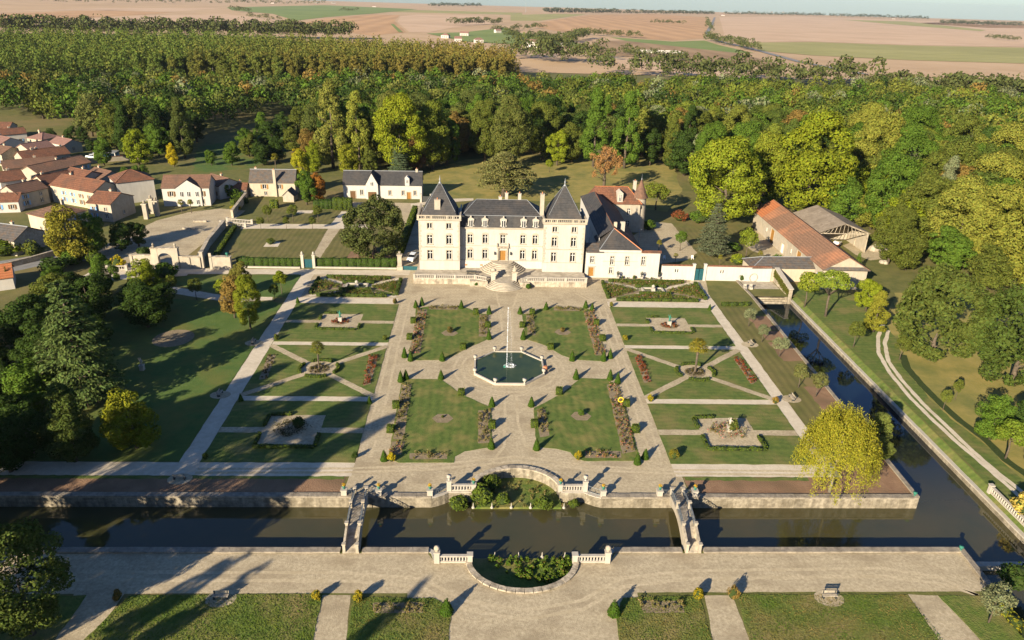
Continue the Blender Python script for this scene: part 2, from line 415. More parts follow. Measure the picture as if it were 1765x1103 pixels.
def proto(kind, H, crown, trunk): PROTO.setdefault(kind, []).append((H, crown, trunk))
def make_protos():
    for k in range(3):   # big spreading plane trees
        rg = np.random.default_rng(10 + k)
        lo = lobes_on(rg, 85, (0, 0, 12.2), (7.6, 7.6, 11.2), 2.0, -0.97) + lobes_on(rg, 14, (0, 0, 18), (4, 4, 5), 2.0, 0.0)
        P, Nn, S = cloud(rg, lo, 21000, 0.27, (0, 0, 12), 0.85, 0.38, up=0.1)
        proto('plane', 25.0, leaf_mesh('plane_crown', P, Nn, S, k), trunk_mesh('plane_trunk', 13, 0.5, k, 4, 0.3))
    for k in range(5):   # broad oak-like trees of the wood, each built of a few uneven domes
        rg = np.random.default_rng(20 + k); lo = []
        for j in range(2 + k % 3 + 1):
            a = rg.uniform(0, 6.283); q = rg.uniform(1.2, 2.8) if j else 0.4; hz = rg.uniform(0.72, 1.0) if j else 1.0
            rr = rg.uniform(3.2, 4.4)
            lo += lobes_on(rg, 22, (q * math.cos(a), q * math.sin(a), 9.4 * hz), (rr, rr, 8.8 * hz), 1.5, -0.97)
        P, Nn, S = cloud(rg, lo, 11000, 0.28, (0, 0, 9), 0.85, 0.4, up=0.1)
        proto('oak', 20.0, leaf_mesh('oak_crown', P, Nn, S, k), trunk_mesh('oak_trunk', 14, 0.4, k, 4, 0.35))
    for k in range(2):   # dense evergreen dome
        rg = np.random.default_rng(30 + k)
        lo = lobes_on(rg, 110, (0, 0, 7.6), (5.9, 5.9, 7.2), 1.15, -0.9, (0.75, 0.95))
        P, Nn, S = cloud(rg, lo, 15000, 0.24, (0, 0, 7), 1.0, 0.55, (0.75, 1.12))
        proto('dome', 16.0, leaf_mesh('dome_crown', P, Nn, S, k, tint=(0.6, 1.25)), trunk_mesh('dome_trunk', 5, 0.45, k, 3, 0.3, start=0.4))
    for k in range(3):   # young or small garden trees
        rg = np.random.default_rng(40 + k)
        lo = lobes_on(rg, 22, (0, 0, 3.3), (1.25, 1.25, 1.5), 0.55, -0.7)
        P, Nn, S = cloud(rg, lo, 2400, 0.115, (0, 0, 3.1), 0.9, 0.6)
        proto('small', 5.0, leaf_mesh('small_crown', P, Nn, S, k), trunk_mesh('small_trunk', 4.0, 0.09, k, 4, 0.4))
    for k in range(3):   # shrubs
        rg = np.random.default_rng(50 + k)
        lo = lobes_on(rg, 16, (0, 0, 0.85), (0.8, 0.8, 0.85), 0.42, -0.5)
        P, Nn, S = cloud(rg, lo, 900, 0.11, (0, 0, 0.7), 0.9, 0.65)
        P[:, 2] = np.maximum(P[:, 2], 0.05)
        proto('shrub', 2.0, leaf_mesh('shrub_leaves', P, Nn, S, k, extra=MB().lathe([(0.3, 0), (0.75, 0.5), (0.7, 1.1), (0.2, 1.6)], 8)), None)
    for k in range(3):   # poplars
        rg = np.random.default_rng(60 + k)
        lo = [(np.array([rg.normal() * 0.9, rg.normal() * 0.9, z]), 1.35 * math.sqrt(max(0.12, 1 - ((z - 12) / 11.5) ** 2)) * rg.uniform(0.7, 1.2)) for z in np.linspace(4, 22.3, 30)]
        P, Nn, S = cloud(rg, lo, 2600, 0.40, (0, 0, 12), 1.25, 0.6)
        proto('poplar', 23.0, leaf_mesh('poplar_crown', P, Nn, S, k), trunk_mesh('poplar_trunk', 20, 0.24, k, 3, 0.25, m='bark_pale', start=0.3))
    for k in range(2):   # tall full conical broadleaf (hornbeam habit)
        rg = np.random.default_rng(70 + k)
        lo = []
        for i in range(75):
            z = rg.uniform(2.5, 24.5); R = 5.2 * (1 - (z / 26.5) ** 1.7) * (0.55 + 0.45 * min(1, z / 6)); a = rg.uniform(0, 6.283); q = rg.uniform(0.5, 0.9)
            lo.append((np.array([R * q * math.cos(a), R * q * math.sin(a), z]), rg.uniform(0.8, 1.6)))
        P, Nn, S = cloud(rg, lo, 13000, 0.27, (0, 0, 11), 1.2, 0.4)
        proto('conical', 26.0, leaf_mesh('conical_crown', P, Nn, S, k), trunk_mesh('conical_trunk', 22, 0.4, k, 4, 0.3))
    for k in range(2):   # layered conifer with drooping bough ends
        rg = np.random.default_rng(80 + k)
        Ps, Ns, Ss, Al = [], [], [], []; mb = MB()
        mb.tube([(0, 0, -0.3), (0.1, 0, 8), (0, 0, 19.5)], [0.45, 0.32, 0.04], 7)
        z = 1.6
        while z < 19.6:
            R = 5.4 * (1 - z / 21.0) ** 0.8 + 0.35
            nb = 9 if z < 14 else 6
            for i in range(nb):
                a = 2 * math.pi * (i + rg.uniform(-0.4, 0.4)) / nb + z; L = R * rg.uniform(0.72, 1.12); zz = z + rg.uniform(-0.35, 0.35)
                mb.tube([(0, 0, zz), (math.cos(a) * L * 0.55, math.sin(a) * L * 0.55, zz + 0.12 * L), (math.cos(a) * L * 0.95, math.sin(a) * L * 0.95, zz - 0.02 * L)], [0.09, 0.05, 0.015], 4)
                n = int(26 * L) + 22
                t = rg.uniform(0.25, 1.0, n) ** 0.75; w = (0.22 + 0.34 * (1 - np.abs(2 * t - 1.25))) * min(1.5, L * 0.45)
                s = rg.normal(size=n) * w
                x = math.cos(a) * L * t - math.sin(a) * s; y = math.sin(a) * L * t + math.cos(a) * s
                h = zz + 0.16 * L * np.sin(t * 2.2) + 0.05 + rg.uniform(-0.12, 0.16, n) - 0.2 * np.abs(s)
                Ps.append(np.stack([x, y, h], 1)); dirn = np.stack([np.full(n, math.cos(a) * 0.55), np.full(n, math.sin(a) * 0.55), np.full(n, 0.8)], 1)
                Ns.append(dirn + 0.5 * rg.normal(size=(n, 3))); Ss.append(rg.uniform(0.16, 0.34, n))
                Al.append(np.stack([np.full(n, math.cos(a)), np.full(n, math.sin(a)), np.full(n, 0.0)], 1))
            z += 0.95 + rg.uniform(0, 0.25)
        proto('conifer', 20.0, leaf_mesh('conifer_crown', np.concatenate(Ps), np.concatenate(Ns), np.concatenate(Ss), k, 0.42, (0.6, 1.25), along=np.concatenate(Al)), mb.mesh('conifer_trunk', 'bark', True))
    # cedar with wide flat tiers
    rg = np.random.default_rng(90)
    mb = MB(); mb.tube([(0, 0, -0.3), (0.2, 0, 4), (0, 0.2, 11)], [0.75, 0.6, 0.15], 8); Ps, Ns, Ss = [], [], []
    for z, R, nb in ((4.6, 7.4, 11), (6.6, 7.6, 11), (8.6, 6.8, 10), (10.4, 5.2, 9), (12.0, 3.4, 8), (13.0, 1.6, 6)):
        for i in range(nb):
            a = 2 * math.pi * (i + rg.uniform(-0.35, 0.35)) / nb; L = R * rg.uniform(0.7, 1.1)
            mb.tube([(0, 0, z - 1.2), (math.cos(a) * L * 0.5, math.sin(a) * L * 0.5, z - 0.2), (math.cos(a) * L * 0.9, math.sin(a) * L * 0.9, z - 0.35)], [0.2, 0.12, 0.03], 5)
            n = 240; t = rg.uniform(0.3, 1.05, n); s = rg.normal(size=n) * 0.85 * (0.4 + 0.6 * t)
            x = math.cos(a) * L * t - math.sin(a) * s; y = math.sin(a) * L * t + math.cos(a) * s
            Ps.append(np.stack([x, y, z - 0.1 * s ** 2 - 0.5 * t ** 3 + rg.uniform(-0.25, 0.25, n)], 1))
            Ns.append(np.array([0, 0, 1.0]) + 0.6 * rg.normal(size=(n, 3))); Ss.append(rg.uniform(0.2, 0.4, n))
    proto('cedar', 13.5, leaf_mesh('cedar_crown', np.concatenate(Ps), np.concatenate(Ns), np.concatenate(Ss), 3, 0.5, (0.6, 1.25)), mb.mesh('cedar_trunk', 'bark', True))
    # birch with hanging strands
    rg = np.random.default_rng(95); Ps, Ns, Ss, Al = [], [], [], []
    for i in range(560):
        a = rg.uniform(0, 6.283); q = math.sqrt(rg.uniform(0.03, 1)); z0 = 3.6 + 9.6 * (1 - q ** 2) ** 0.5 * rg.uniform(0.72, 1.0) + 0.6; R = 5.0 * q * rg.uniform(0.85, 1.1)
        L = rg.uniform(1.2, 3.0) * (0.6 + 0.6 * q); n = int(36 * L)
        t = rg.uniform(0, 1, n)
        x = R * math.cos(a) + math.cos(a) * 0.5 * t + rg.normal(size=n) * 0.23; y = R * math.sin(a) + math.sin(a) * 0.5 * t + rg.normal(size=n) * 0.23
        Ps.append(np.stack([x, y, np.maximum(0.6, z0 - L * t)], 1))
        Ns.append(np.stack([np.full(n, math.cos(a) * q), np.full(n, math.sin(a) * q), np.full(n, 0.45)], 1) + 0.7 * rg.normal(size=(n, 3))); Ss.append(rg.uniform(0.07, 0.14, n))
        Al.append(np.tile(np.array([0, 0, -1.0]), (n, 1)))
    proto('birch', 13.5, leaf_mesh('birch_crown', np.concatenate(Ps), np.concatenate(Ns), np.concatenate(Ss), 4, 0.5, (0.65, 1.3), along=np.concatenate(Al)), trunk_mesh('birch_trunk', 12.5, 0.22, 4, 7, 0.55, m='bark_pale', start=0.25))
    # umbrella pine
    rg = np.random.default_rng(97)
    lo = lobes_on(rg, 34, (0, 0, 7.4), (3.2, 3.2, 1.6), 0.85, -0.25)
    P, Nn, S = cloud(rg, lo, 4200, 0.17, (0, 0, 6.2), 0.7, 0.6, up=0.2)
    mb = MB(); mb.tube([(0, 0, -0.2), (0.15, 0.05, 3), (0.1, 0, 5)], [0.24, 0.19, 0.15], 7)
    for i in range(7):
        a = i * 0.9; mb.tube([(0.1, 0, 4 + 0.12 * i), (math.cos(a) * 1.3, math.sin(a) * 1.3, 6.0), (math.cos(a) * 2.3, math.sin(a) * 2.3, 7.0)], [0.1, 0.07, 0.02], 5)
    proto('umbrella', 9.4, leaf_mesh('umbrella_crown', P, Nn, S, 5), mb.mesh('umbrella_trunk', 'bark', True))
    # rusty, half bare tree
    rg = np.random.default_rng(98)
    lo = lobes_on(rg, 70, (0, 0, 9.6), (5.0, 5.0, 5.6), 0.95, -0.8, (0.25, 0.95))
    P, Nn, S = cloud(rg, lo, 6500, 0.2, (0, 0, 8), 1.2, 0.9, (0.3, 1.1))
    mb = MB(); mb.tube([(0, 0, -0.2), (0.1, 0, 4), (0, 0, 9), (0, 0, 14.5)], [0.55, 0.42, 0.25, 0.04], 7); rr = random.Random(5)
    for i in range(26):
        a = i * 2.4; z = 3.2 + 9 * rr.random(); l = (4.8 - 0.22 * z) * rr.uniform(0.75, 1.15)
        e = (math.cos(a) * l, math.sin(a) * l, z + 0.55 * l); mb.tube([(0, 0, z), (e[0] * 0.5, e[1] * 0.5, z + 0.4 * l), e], [0.13, 0.08, 0.02], 5)
        for j in range(3):
            b = a + rr.uniform(-0.9, 0.9); mb.tube([(e[0] * 0.6, e[1] * 0.6, z + 0.42 * l), (e[0] * 0.6 + math.cos(b) * 1.6, e[1] * 0.6 + math.sin(b) * 1.6, z + 0.42 * l + rr.uniform(0.1, 1.1))], [0.06, 0.015], 4)
    proto('rusty', 16.0, leaf_mesh('rusty_crown', P, Nn, S, 6), mb.mesh('rusty_trunk', 'bark', True))
    # palm
    rg = np.random.default_rng(99); Ps, Ns, Ss, Al = [], [], [], []
    for i in range(46):
        a = i * 2.399; el = rg.uniform(-0.5, 1.25); L = rg.uniform(0.75, 1.0)
        dv = np.array([math.cos(a) * math.cos(el), math.sin(a) * math.cos(el), math.sin(el)])
        side = np.array([-math.sin(a), math.cos(a), 0.0])
        for j in range(11):
            f = (j - 5) / 5 * 1.15; dd = dv * math.cos(f) + side * math.sin(f)
            base = np.array([0, 0, 4.85]) + dv * L
            Ps.append(base + dd * 0.5 + np.array([0, 0, -0.16 * abs(f)])); Ns.append(np.array([0, 0, 1.0]) + 0.5 * dv + 0.25 * rg.normal(size=3)); Ss.append(0.52); Al.append(dd)
    P, Nn, S, Al = np.array(Ps), np.array(Ns), np.array(Ss), np.array(Al)
    mb = MB(); mb.tube([(0, 0, -0.1), (0, 0, 1.5), (0.04, 0, 3.4), (0, 0, 4.9)], [0.2, 0.17, 0.2, 0.24], 9)
    for i in range(46):
        a = i * 2.399; mb.tube([(0, 0, 4.75), (math.cos(a) * 0.5, math.sin(a) * 0.5, 4.9)], [0.03, 0.02], 4)
    proto('palm', 6.2, leaf_mesh('palm_fronds', P, Nn, S, 7, 0.12, (0.8, 1.25), along=Al), mb.mesh('palm_trunk', 'bark'))
    # cypress
    rg = np.random.default_rng(100)
    lo = [(np.array([rg.normal() * 0.12, rg.normal() * 0.12, z]), 0.55 * (1 - (z / 6.2) ** 2) + 0.12) for z in np.linspace(0.4, 5.8, 22)]
    P, Nn, S = cloud(rg, lo, 1500, 0.12, (0, 0, 3), 1.2, 0.5)
    proto('cypress', 6.2, leaf_mesh('cypress_crown', P, Nn, S, 8), trunk_mesh('cypress_trunk', 4, 0.12, 1, 2, 0.1))
make_protos()

tree_count = [0]
def tree(kind, xy, h, label, color, w=1.0, name=None, cat='tree', group=None, z=0.0, var=None, rz=None):
    """one tree: an Empty at its foot with trunk and crown"""
    tree_count[0] += 1; k = tree_count[0]
    H, cm, tm = PROTO[kind][(k if var is None else var) % len(PROTO[kind])]
    s = h / H
    nm = name or {'plane': 'plane_tree', 'oak': 'broadleaf_tree', 'dome': 'evergreen_tree', 'small': 'young_tree', 'shrub': 'shrub', 'poplar': 'poplar_tree', 'conical': 'hornbeam_tree', 'conifer': 'conifer_tree', 'cedar': 'cedar_tree', 'birch': 'birch_tree', 'umbrella': 'umbrella_pine', 'rusty': 'autumn_tree', 'palm': 'palm_tree', 'cypress': 'cypress_tree'}[kind]
    t = thing(nm, label, cat, (xy[0], xy[1], z), (k * 2.399) % 6.283 if rz is None else rz, group, (s * w * random.Random(k).uniform(0.9, 1.12), s * w * random.Random(k + 5000).uniform(0.9, 1.12), s))
    c = obj('foliage' if kind == 'shrub' else ('fronds' if kind == 'palm' else 'crown'), cm, t)
    rr = random.Random(k); j = rr.uniform(0.9, 1.1)
    c.color = (color[0] * j, color[1] * j, color[2] * j, 1)
    if tm: obj('trunk', tm, t)
    return t

# leaf colours (reflectance)
DARK = (0.042, 0.072, 0.015); OLIVE = (0.102, 0.122, 0.022); GREEN = (0.080, 0.135, 0.018); LIME = (0.168, 0.205, 0.016)
GOLD = (0.300, 0.240, 0.018); YELLOW = (0.40, 0.32, 0.016); RUST = (0.22, 0.095, 0.025); BROWN = (0.200, 0.138, 0.036); SILVER = (0.165, 0.185, 0.090)
BLUEGREEN = (0.085, 0.118, 0.056); PURPLE = (0.085, 0.030, 0.028); YEW = (0.055, 0.105, 0.013); BOX = (0.100, 0.140, 0.015)

def clipped(path_boxes, density=26, size=0.10, seed=0):
    """clipped evergreen: boxes (x0,x1,y0,y1,z0,z1) become a solid core with a skin of small leaves"""
    rg = np.random.default_rng(seed); core = MB(); Ps, Ns = [], []
    for (x0, x1, y0, y1, z0, z1) in path_boxes:
        core.box(x0 + 0.05, x1 - 0.05, y0 + 0.05, y1 - 0.05, z0, z1 - 0.05)
        dx, dy, dz = x1 - x0, y1 - y0, z1 - z0
        for ax, A in (('t', dx * dy), ('x0', dy * dz), ('x1', dy * dz), ('y0', dx * dz), ('y1', dx * dz)):
            n = max(3, int(A * density)); u = rg.uniform(0, 1, n); v = rg.uniform(0, 1, n); j = rg.normal(size=n) * 0.035
            if ax == 't': P = np.stack([x0 + u * dx, y0 + v * dy, z1 + j], 1); q = (0, 0, 1)
            elif ax == 'x0': P = np.stack([x0 + j, y0 + u * dy, z0 + v * dz], 1); q = (-1, 0, 0)
            elif ax == 'x1': P = np.stack([x1 + j, y0 + u * dy, z0 + v * dz], 1); q = (1, 0, 0)
            elif ax == 'y0': P = np.stack([x0 + u * dx, y0 + j, z0 + v * dz], 1); q = (0, -1, 0)
            else: P = np.stack([x0 + u * dx, y1 + j, z0 + v * dz], 1); q = (0, 1, 0)
            Ps.append(P); Ns.append(np.array(q) + 0.45 * rg.normal(size=(n, 3)))
    P = np.concatenate(Ps)
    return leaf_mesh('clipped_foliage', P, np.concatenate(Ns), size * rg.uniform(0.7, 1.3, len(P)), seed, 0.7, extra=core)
def hedge(name, label, p, q, w, h, color=BOX, seed=0, z=0.0, group=None, cat='hedge'):
    """straight clipped hedge from p to q"""
    d = Vector(q) - Vector(p); L = d.length
    rg = random.Random(seed); bx = []; x = 0
    while x < L - 0.01:
        l = min(rg.uniform(1.2, 2.2), L - x)
        bx.append((x - 0.03, x + l + 0.03, -w / 2 + rg.uniform(-0.04, 0.04), w / 2 + rg.uniform(-0.04, 0.04), 0, h + rg.uniform(-0.06, 0.06))); x += l
    o = obj(name, clipped(bx, 22 if h < 1 else 16, 0.10 if h < 1 else 0.14, seed), None, (p[0], p[1], z), math.atan2(d.y, d.x))
    o.color = (*color, 1)
    return tag(o, label, cat, group)

# ================================================================== GROUND AND WATER
def arc(cx, cy, rx, ry, a0, a1, n):
    return [(cx + rx * math.cos(rad(a0 + (a1 - a0) * i / n)), cy + ry * math.sin(rad(a0 + (a1 - a0) * i / n))) for i in range(n + 1)]
BACK = [(-110, -37.2), (-11, -37.2), (-10.2, -36.9), (-9.3, -36.4), (-8.8, -36.0), (-5.6, -36.0)] + arc(0.45, -36.0, 6.05, 5.2, 180, 0, 20)[1:] + [(9.7, -36.0), (10.2, -36.4), (11.1, -36.9), (11.9, -37.2), (55.6, -37.2)]
EAST_IN = [(55.6, -37.2), (57.0, 36.5)]
EAST_OUT = [(67.4, 36.5), (67.4, -75)]
SOUTH_E = [(55.0, -75), (55.2, -57), (55.6, -47.3)]
FRONT = [(55.6, -47.3), (11.9, -47.3), (11.3, -47.8), (10.9, -49.2), (6.9, -49.2)] + arc(0.65, -49.2, 6.25, 4.9, 0, -180, 20)[1:] + [(-9.5, -49.2), (-9.9, -47.8), (-10.6, -47.3), (-110, -47.3)]
HOLE = BACK + EAST_IN[1:] + EAST_OUT + SOUTH_E + FRONT[1:]

def ground():
    X0, X1, Y0, Y1 = -6000, 6000, -260, 500
    v = [Vector(p) for p in rect(X0, X1, Y0, Y1)] + [Vector(p) for p in HOLE]
    n = len(HOLE)
    e = [(0, 1), (1, 2), (2, 3), (3, 0)] + [(4 + i, 4 + (i + 1) % n) for i in range(n)]
    vo, eo, fo, ov, oe, of = delaunay_2d_cdt(v, e, [], 2, 1e-6)
    def inside(p):
        c = False
        for i in range(n):
            a, b = HOLE[i], HOLE[(i + 1) % n]
            if (a[1] > p.y) != (b[1] > p.y) and p.x < (b[0] - a[0]) * (p.y - a[1]) / (b[1] - a[1]) + a[0]: c = not c
        return c
    mb = MB(); mb.v = [(p.x, p.y, 0) for p in vo]
    for f in fo:
        c = sum((vo[i] for i in f), Vector((0, 0))) / len(f)
        if not inside(c):
            a, b, d = vo[f[0]], vo[f[1]], vo[f[2]]
            mb.f.append(tuple(f) if (b - a).cross(d - a) > 0 else tuple(f)[::-1])
    o = len(mb.v)
    mb.v += [(X0, Y1, 0), (X1, Y1, 0), (X1, 6800, -0.0075 * 6300), (X0, 6800, -0.0075 * 6300)]
    mb.f.append((o, o + 1, o + 2, o + 3))
    g = mb.build('ground', 'grass_ground'); g['kind'] = 'structure'
ground()
def terrain(y): return 0.0 if y < 500 else -0.0075 * (y - 500)
tag(sheet('moat_water', HOLE, -1.6, 'water'), None)
sheet('moat_bed', rect(-112, 68, -77, 39), -2.6, 'bed_soil')
sheet('basin_floor', [(-5.6, -37.6)] + arc(0.45, -36.0, 6.1, 5.2, 180, 0, 20) + [(6.5, -37.6)], -1.3, 'lawn_rough', thick=0.9)
sheet('basin_floor', [(-5.65, -47.4)] + arc(0.65, -49.2, 6.3, 4.9, 180, 360, 20) + [(6.95, -47.4)], -1.3, 'lawn_rough', thick=0.9)

# ---- gravel, paths and lawns (each sheet a few millimetres above the one below)
sheet('gravel_court', wobble([(-22.9, -37.0), (-11, -37.0), (-10, -36.4), (-8.8, -35.6), (-5.9, -35.6)] + arc(0.45, -35.8, 6.5, 5.6, 180, 0, 20)[1:] + [(9.9, -35.6), (11, -36.4), (12, -37.0), (24.0, -37.0), (24.0, -29.0), (23.1, 31.5), (46, 31.5), (49, 46.3), (49, 50), (-48, 50), (-47, 31.5), (-23.0, 30.5), (-22.4, -29)], 0.06, 1.3, 1), 0.006, 'gravel')
sheet('path', wobble(rect(-47.1, -44.3, -30, 50.2), 0.08, 1.5, 2), 0.012, 'pale_path')
sheet('path', wobble(rect(45.0, 47.2, -30, 46), 0.08, 1.5, 3), 0.012, 'pale_path')
sheet('path', wobble(rect(-78, -22.4, -32.6, -29.4), 0.08, 1.5, 4), 0.016, 'pale_path')
sheet('path', wobble(rect(23.2, 55, -32.4, -29.4), 0.08, 1.5, 5), 0.016, 'pale_path')
sheet('path', wobble([(-72.7, -33.0), (-74.9, -29.5), (-70.2, -29.5), (-68.3, -32.7)], 0.05, 1.5, 6), 0.013, 'pale_path')
sheet('path', wobble(rect(-44.4, -23, 29.2, 32.4), 0.08, 1.5, 7), 0.010, 'pale_path')
sheet('path', wobble(rect(23, 45, 29.2, 32.2), 0.08, 1.5, 8), 0.010, 'pale_path')
sheet('path', wobble([(-83, 45.5), (-48, 46.5), (-22, 47), (-22, 50.3), (-83, 49.4)], 0.08, 1.5, 9), 0.014, 'pale_path')
sheet('path', wobble([(-77.2, 35.4), (-77.0, 38.9), (-58.8, 32.0), (-50.7, 34.3), (-49.8, 30.6), (-58.5, 29.0)], 0.06, 1.5, 10), 0.012, 'pale_path')
sheet('gravel_terrace', wobble([(-64, -54.4), (-64, -48.0), (-10.7, -48.0), (-9.8, -49.4), (-5.7, -49.4)] + arc(0.65, -49.3, 6.7, 5.3, 180, 360, 20)[1:-1] + [(6.9, -49.4), (11.2, -49.4), (12, -48.0), (55.3, -48.0), (54.9, -54.4)], 0.05, 1.3, 11), 0.006, 'gravel')
sheet('gravel_terrace', wobble([(-12.5, -54.3), (13.5, -54.3), (13.2, -80), (-12.4, -80)], 0.06, 1.2, 12), 0.008, 'gravel')
sheet('path', wobble([(-22.3, -54.7), (-18.8, -54.7), (-17.9, -64.3), (-21.7, -64.3)], 0.06, 1.2, 13), 0.009, 'gravel')
sheet('path', wobble([(21.1, -54.9), (24.3, -54.9), (24.2, -64.7), (19.9, -64.6)], 0.06, 1.2, 14), 0.009, 'gravel')
sheet('path', wobble([(44.8, -54.8), (48.2, -55.0), (49.8, -64.9), (44.6, -64.8)], 0.06, 1.2, 15), 0.009, 'gravel')
sheet('path', wobble([(-49.2, -54.1), (-43.7, -54.3), (-44.2, -64.1), (-48.1, -64.1)], 0.06, 1.2, 16), 0.009, 'gravel')
for i, pl in enumerate(([(-43.1, -54.7), (-21.9, -54.5), (-21.6, -64.3), (-45.9, -64.1)], [(-18.4, -55.0), (-9.5, -55.2), (-7.5, -56.6), (-7.6, -64.4), (-18.0, -64.3)],
        [(10.5, -57.9), (11.8, -55.2), (20.5, -54.9), (20.0, -64.6), (10.2, -64.5)], [(25.0, -54.8), (44.7, -54.9), (44.6, -64.8), (23.7, -64.7)], [(48.2, -55.1), (53.1, -55.1), (53.9, -57.1), (54.4, -61.2), (55.0, -64.9), (50.0, -64.9)])):
    sheet('lawn', wobble(pl, 0.09, 0.8, 20 + i), 0.05, 'lawn_rough', thick=0.1)
for i, pl in enumerate(([(-53.1, -54.8), (-47.7, -54.6), (-48.1, -64.1), (-54.8, -64.0)],)):
    sheet('lawn', wobble(pl, 0.09, 0.8, 26 + i), 0.05, 'lawn_rough', thick=0.1)
# planting strips along the moat
sheet('earth_bed', wobble(rect(-80, -23.1, -36.7, -32.7), 0.1, 1.2, 30), 0.02, 'earth')
sheet('earth_bed', wobble([(24.2, -36.7), (55.2, -36.7), (55.6, -20), (55.8, -14), (51.0, -29.3), (47.2, -29.3), (47.2, -32.5), (24.2, -32.5)], 0.1, 1.2, 31), 0.02, 'earth')
sheet('grass_verge', wobble(rect(24.3, 42, -33.3, -32.5), 0.12, 0.8, 32), 0.03, 'lawn')
sheet('grass_verge', wobble(rect(-79, -23.3, -33.3, -32.6), 0.12, 0.8, 33), 0.03, 'lawn')
# big left lawn, and strip between right path and canal
sheet('lawn', wobble([(-47.2, -29.2), (-82, -29.2), (-84, 32), (-58.5, 29.0), (-49.7, 29.7), (-47.2, 28.5)], 0.1, 1.0, 34), 0.045, 'lawn_dark', thick=0.1)
sheet('lawn', wobble([(-47.2, 32.2), (-58.9, 32.3), (-75.4, 39.7), (-77.5, 43.3), (-70, 45.3), (-47.2, 46.2)], 0.1, 1.0, 35), 0.045, 'lawn_dark', thick=0.1)
sheet('earth_circle', ellipse(-63.3, 11.0, 3.7, 3.9, 28), 0.055, 'bed_soil')
sheet('lawn', wobble([(47.3, -29.2), (51, -29.2), (52.6, -18), (53.0, 29.2), (47.3, 29.2)], 0.1, 1.0, 36), 0.045, 'lawn_dry', thick=0.1)
for i, (y0, y1) in enumerate(((18, 25), (13, 17.6), (4, 12), (-16, -6))):
    sheet('earth_bed', wobble([(52.2, y0), (56.1, y0), (56.3, y1), (52.0, y1)], 0.2, 0.8, 40 + i), 0.058, 'earth')

# ---- side parterres
def parterre(x0, x1, s):
    """lawns of one side garden; s seeds the edges"""
    xm = (x0 + x1) / 2
    sheet('lawn', wobble(rect(x0, x1, 10.2, 29.1), 0.05, 0.9, s), 0.05, 'lawn', thick=0.1)
    sheet('lawn', wobble(rect(x0, x1, -10.5, 8.6), 0.05, 0.9, s + 1), 0.05, 'lawn', thick=0.1)
    sheet('lawn', wobble(rect(x0, x1, -29.3, -12.2), 0.05, 0.9, s + 2), 0.05, 'lawn', thick=0.1)
    for y0, y1 in ((18.9, 20.2), (-21.7, -20.2)): sheet('path', wobble(rect(x0, x1, y0, y1), 0.07, 0.9, s + 3), 0.056, 'gravel')
    for y0, y1 in ((8.7, 10.1), (-12.1, -10.6)): sheet('path', wobble(rect(x0, x1, y0, y1), 0.05, 0.9, s + 4), 0.014, 'pale_path')
    for sx in (-1, 1):
        for sy in (-1, 1):
            a = Vector((xm, -1.0)); b = Vector((xm + sx * (x1 - x0) / 2, -1.0 + sy * 9.45)); n = Vector((-(b - a).y, (b - a).x)).normalized() * 0.62
            sheet('path', wobble([tuple(a + n), tuple(a - n), tuple(b - n), tuple(b + n)], 0.07, 0.9, s + 5), 0.056 + 0.001 * (sx + 2 * sy), 'gravel')
    sheet('path', wobble(ellipse(xm, -1.0, 3.2, 3.0, 30), 0.05, 0.9, s + 6), 0.062, 'gravel')
    sheet('flower_bed', ellipse(xm, -1.0, 1.9, 1.8, 24), 0.068, 'bed_soil')
    sheet('path', wobble(rect(xm - 4.1, xm + 4.1, 15.8, 23.4), 0.06, 0.9, s + 7), 0.061, 'gravel')
    sheet('path', wobble(rect(xm - 4.3, xm + 4.3, -25.6, -16.6), 0.06, 0.9, s + 8), 0.061, 'gravel')
parterre(-44.2, -22.5, 50); parterre(23.1, 45.0, 60)

# ---- central lawns
for i, pl in enumerate(([(-18.66, 26.75), (-15.91, 28.35), (-9.52, 28.56), (-7.25, 27.11), (-5.45, 24.65), (-3.37, 24.26), (-3.15, 13.01), (-3.89, 11.57), (-7.50, 7.82), (-10.14, 4.35), (-11.67, 3.04), (-17.45, 2.78), (-18.24, 7.05), (-17.92, 14.39)],
        [(3.76, 24.48), (6.07, 25.01), (7.82, 27.59), (10.91, 28.74), (16.75, 28.64), (17.98, 27.91), (19.34, 26.82), (18.78, 4.27), (17.33, 3.17), (12.55, 3.78), (10.45, 5.52), (8.11, 9.17), (5.89, 11.04), (3.86, 12.56), (3.96, 19.16)],
        [(-18.27, -5.13), (-16.85, -4.29), (-11.57, -4.38), (-9.49, -7.13), (-8.09, -9.37), (-5.57, -11.47), (-2.85, -13.94), (-2.80, -19.21), (-2.99, -25.23), (-4.59, -25.70), (-6.89, -26.40), (-8.24, -27.74), (-8.30, -29.26), (-16.23, -29.32), (-17.85, -28.26), (-18.00, -20.38)],
        [(13.00, -3.49), (17.60, -3.66), (18.56, -5.41), (19.27, -13.63), (18.92, -27.52), (17.69, -28.63), (10.56, -28.69), (9.37, -28.04), (8.76, -26.49), (6.78, -25.60), (3.82, -25.17), (3.87, -18.62), (4.10, -13.85), (6.54, -11.57), (9.43, -8.62)])):
    sheet('lawn', wobble(pl, 0.06, 0.8, 70 + i), 0.05, 'lawn_mown', thick=0.1)
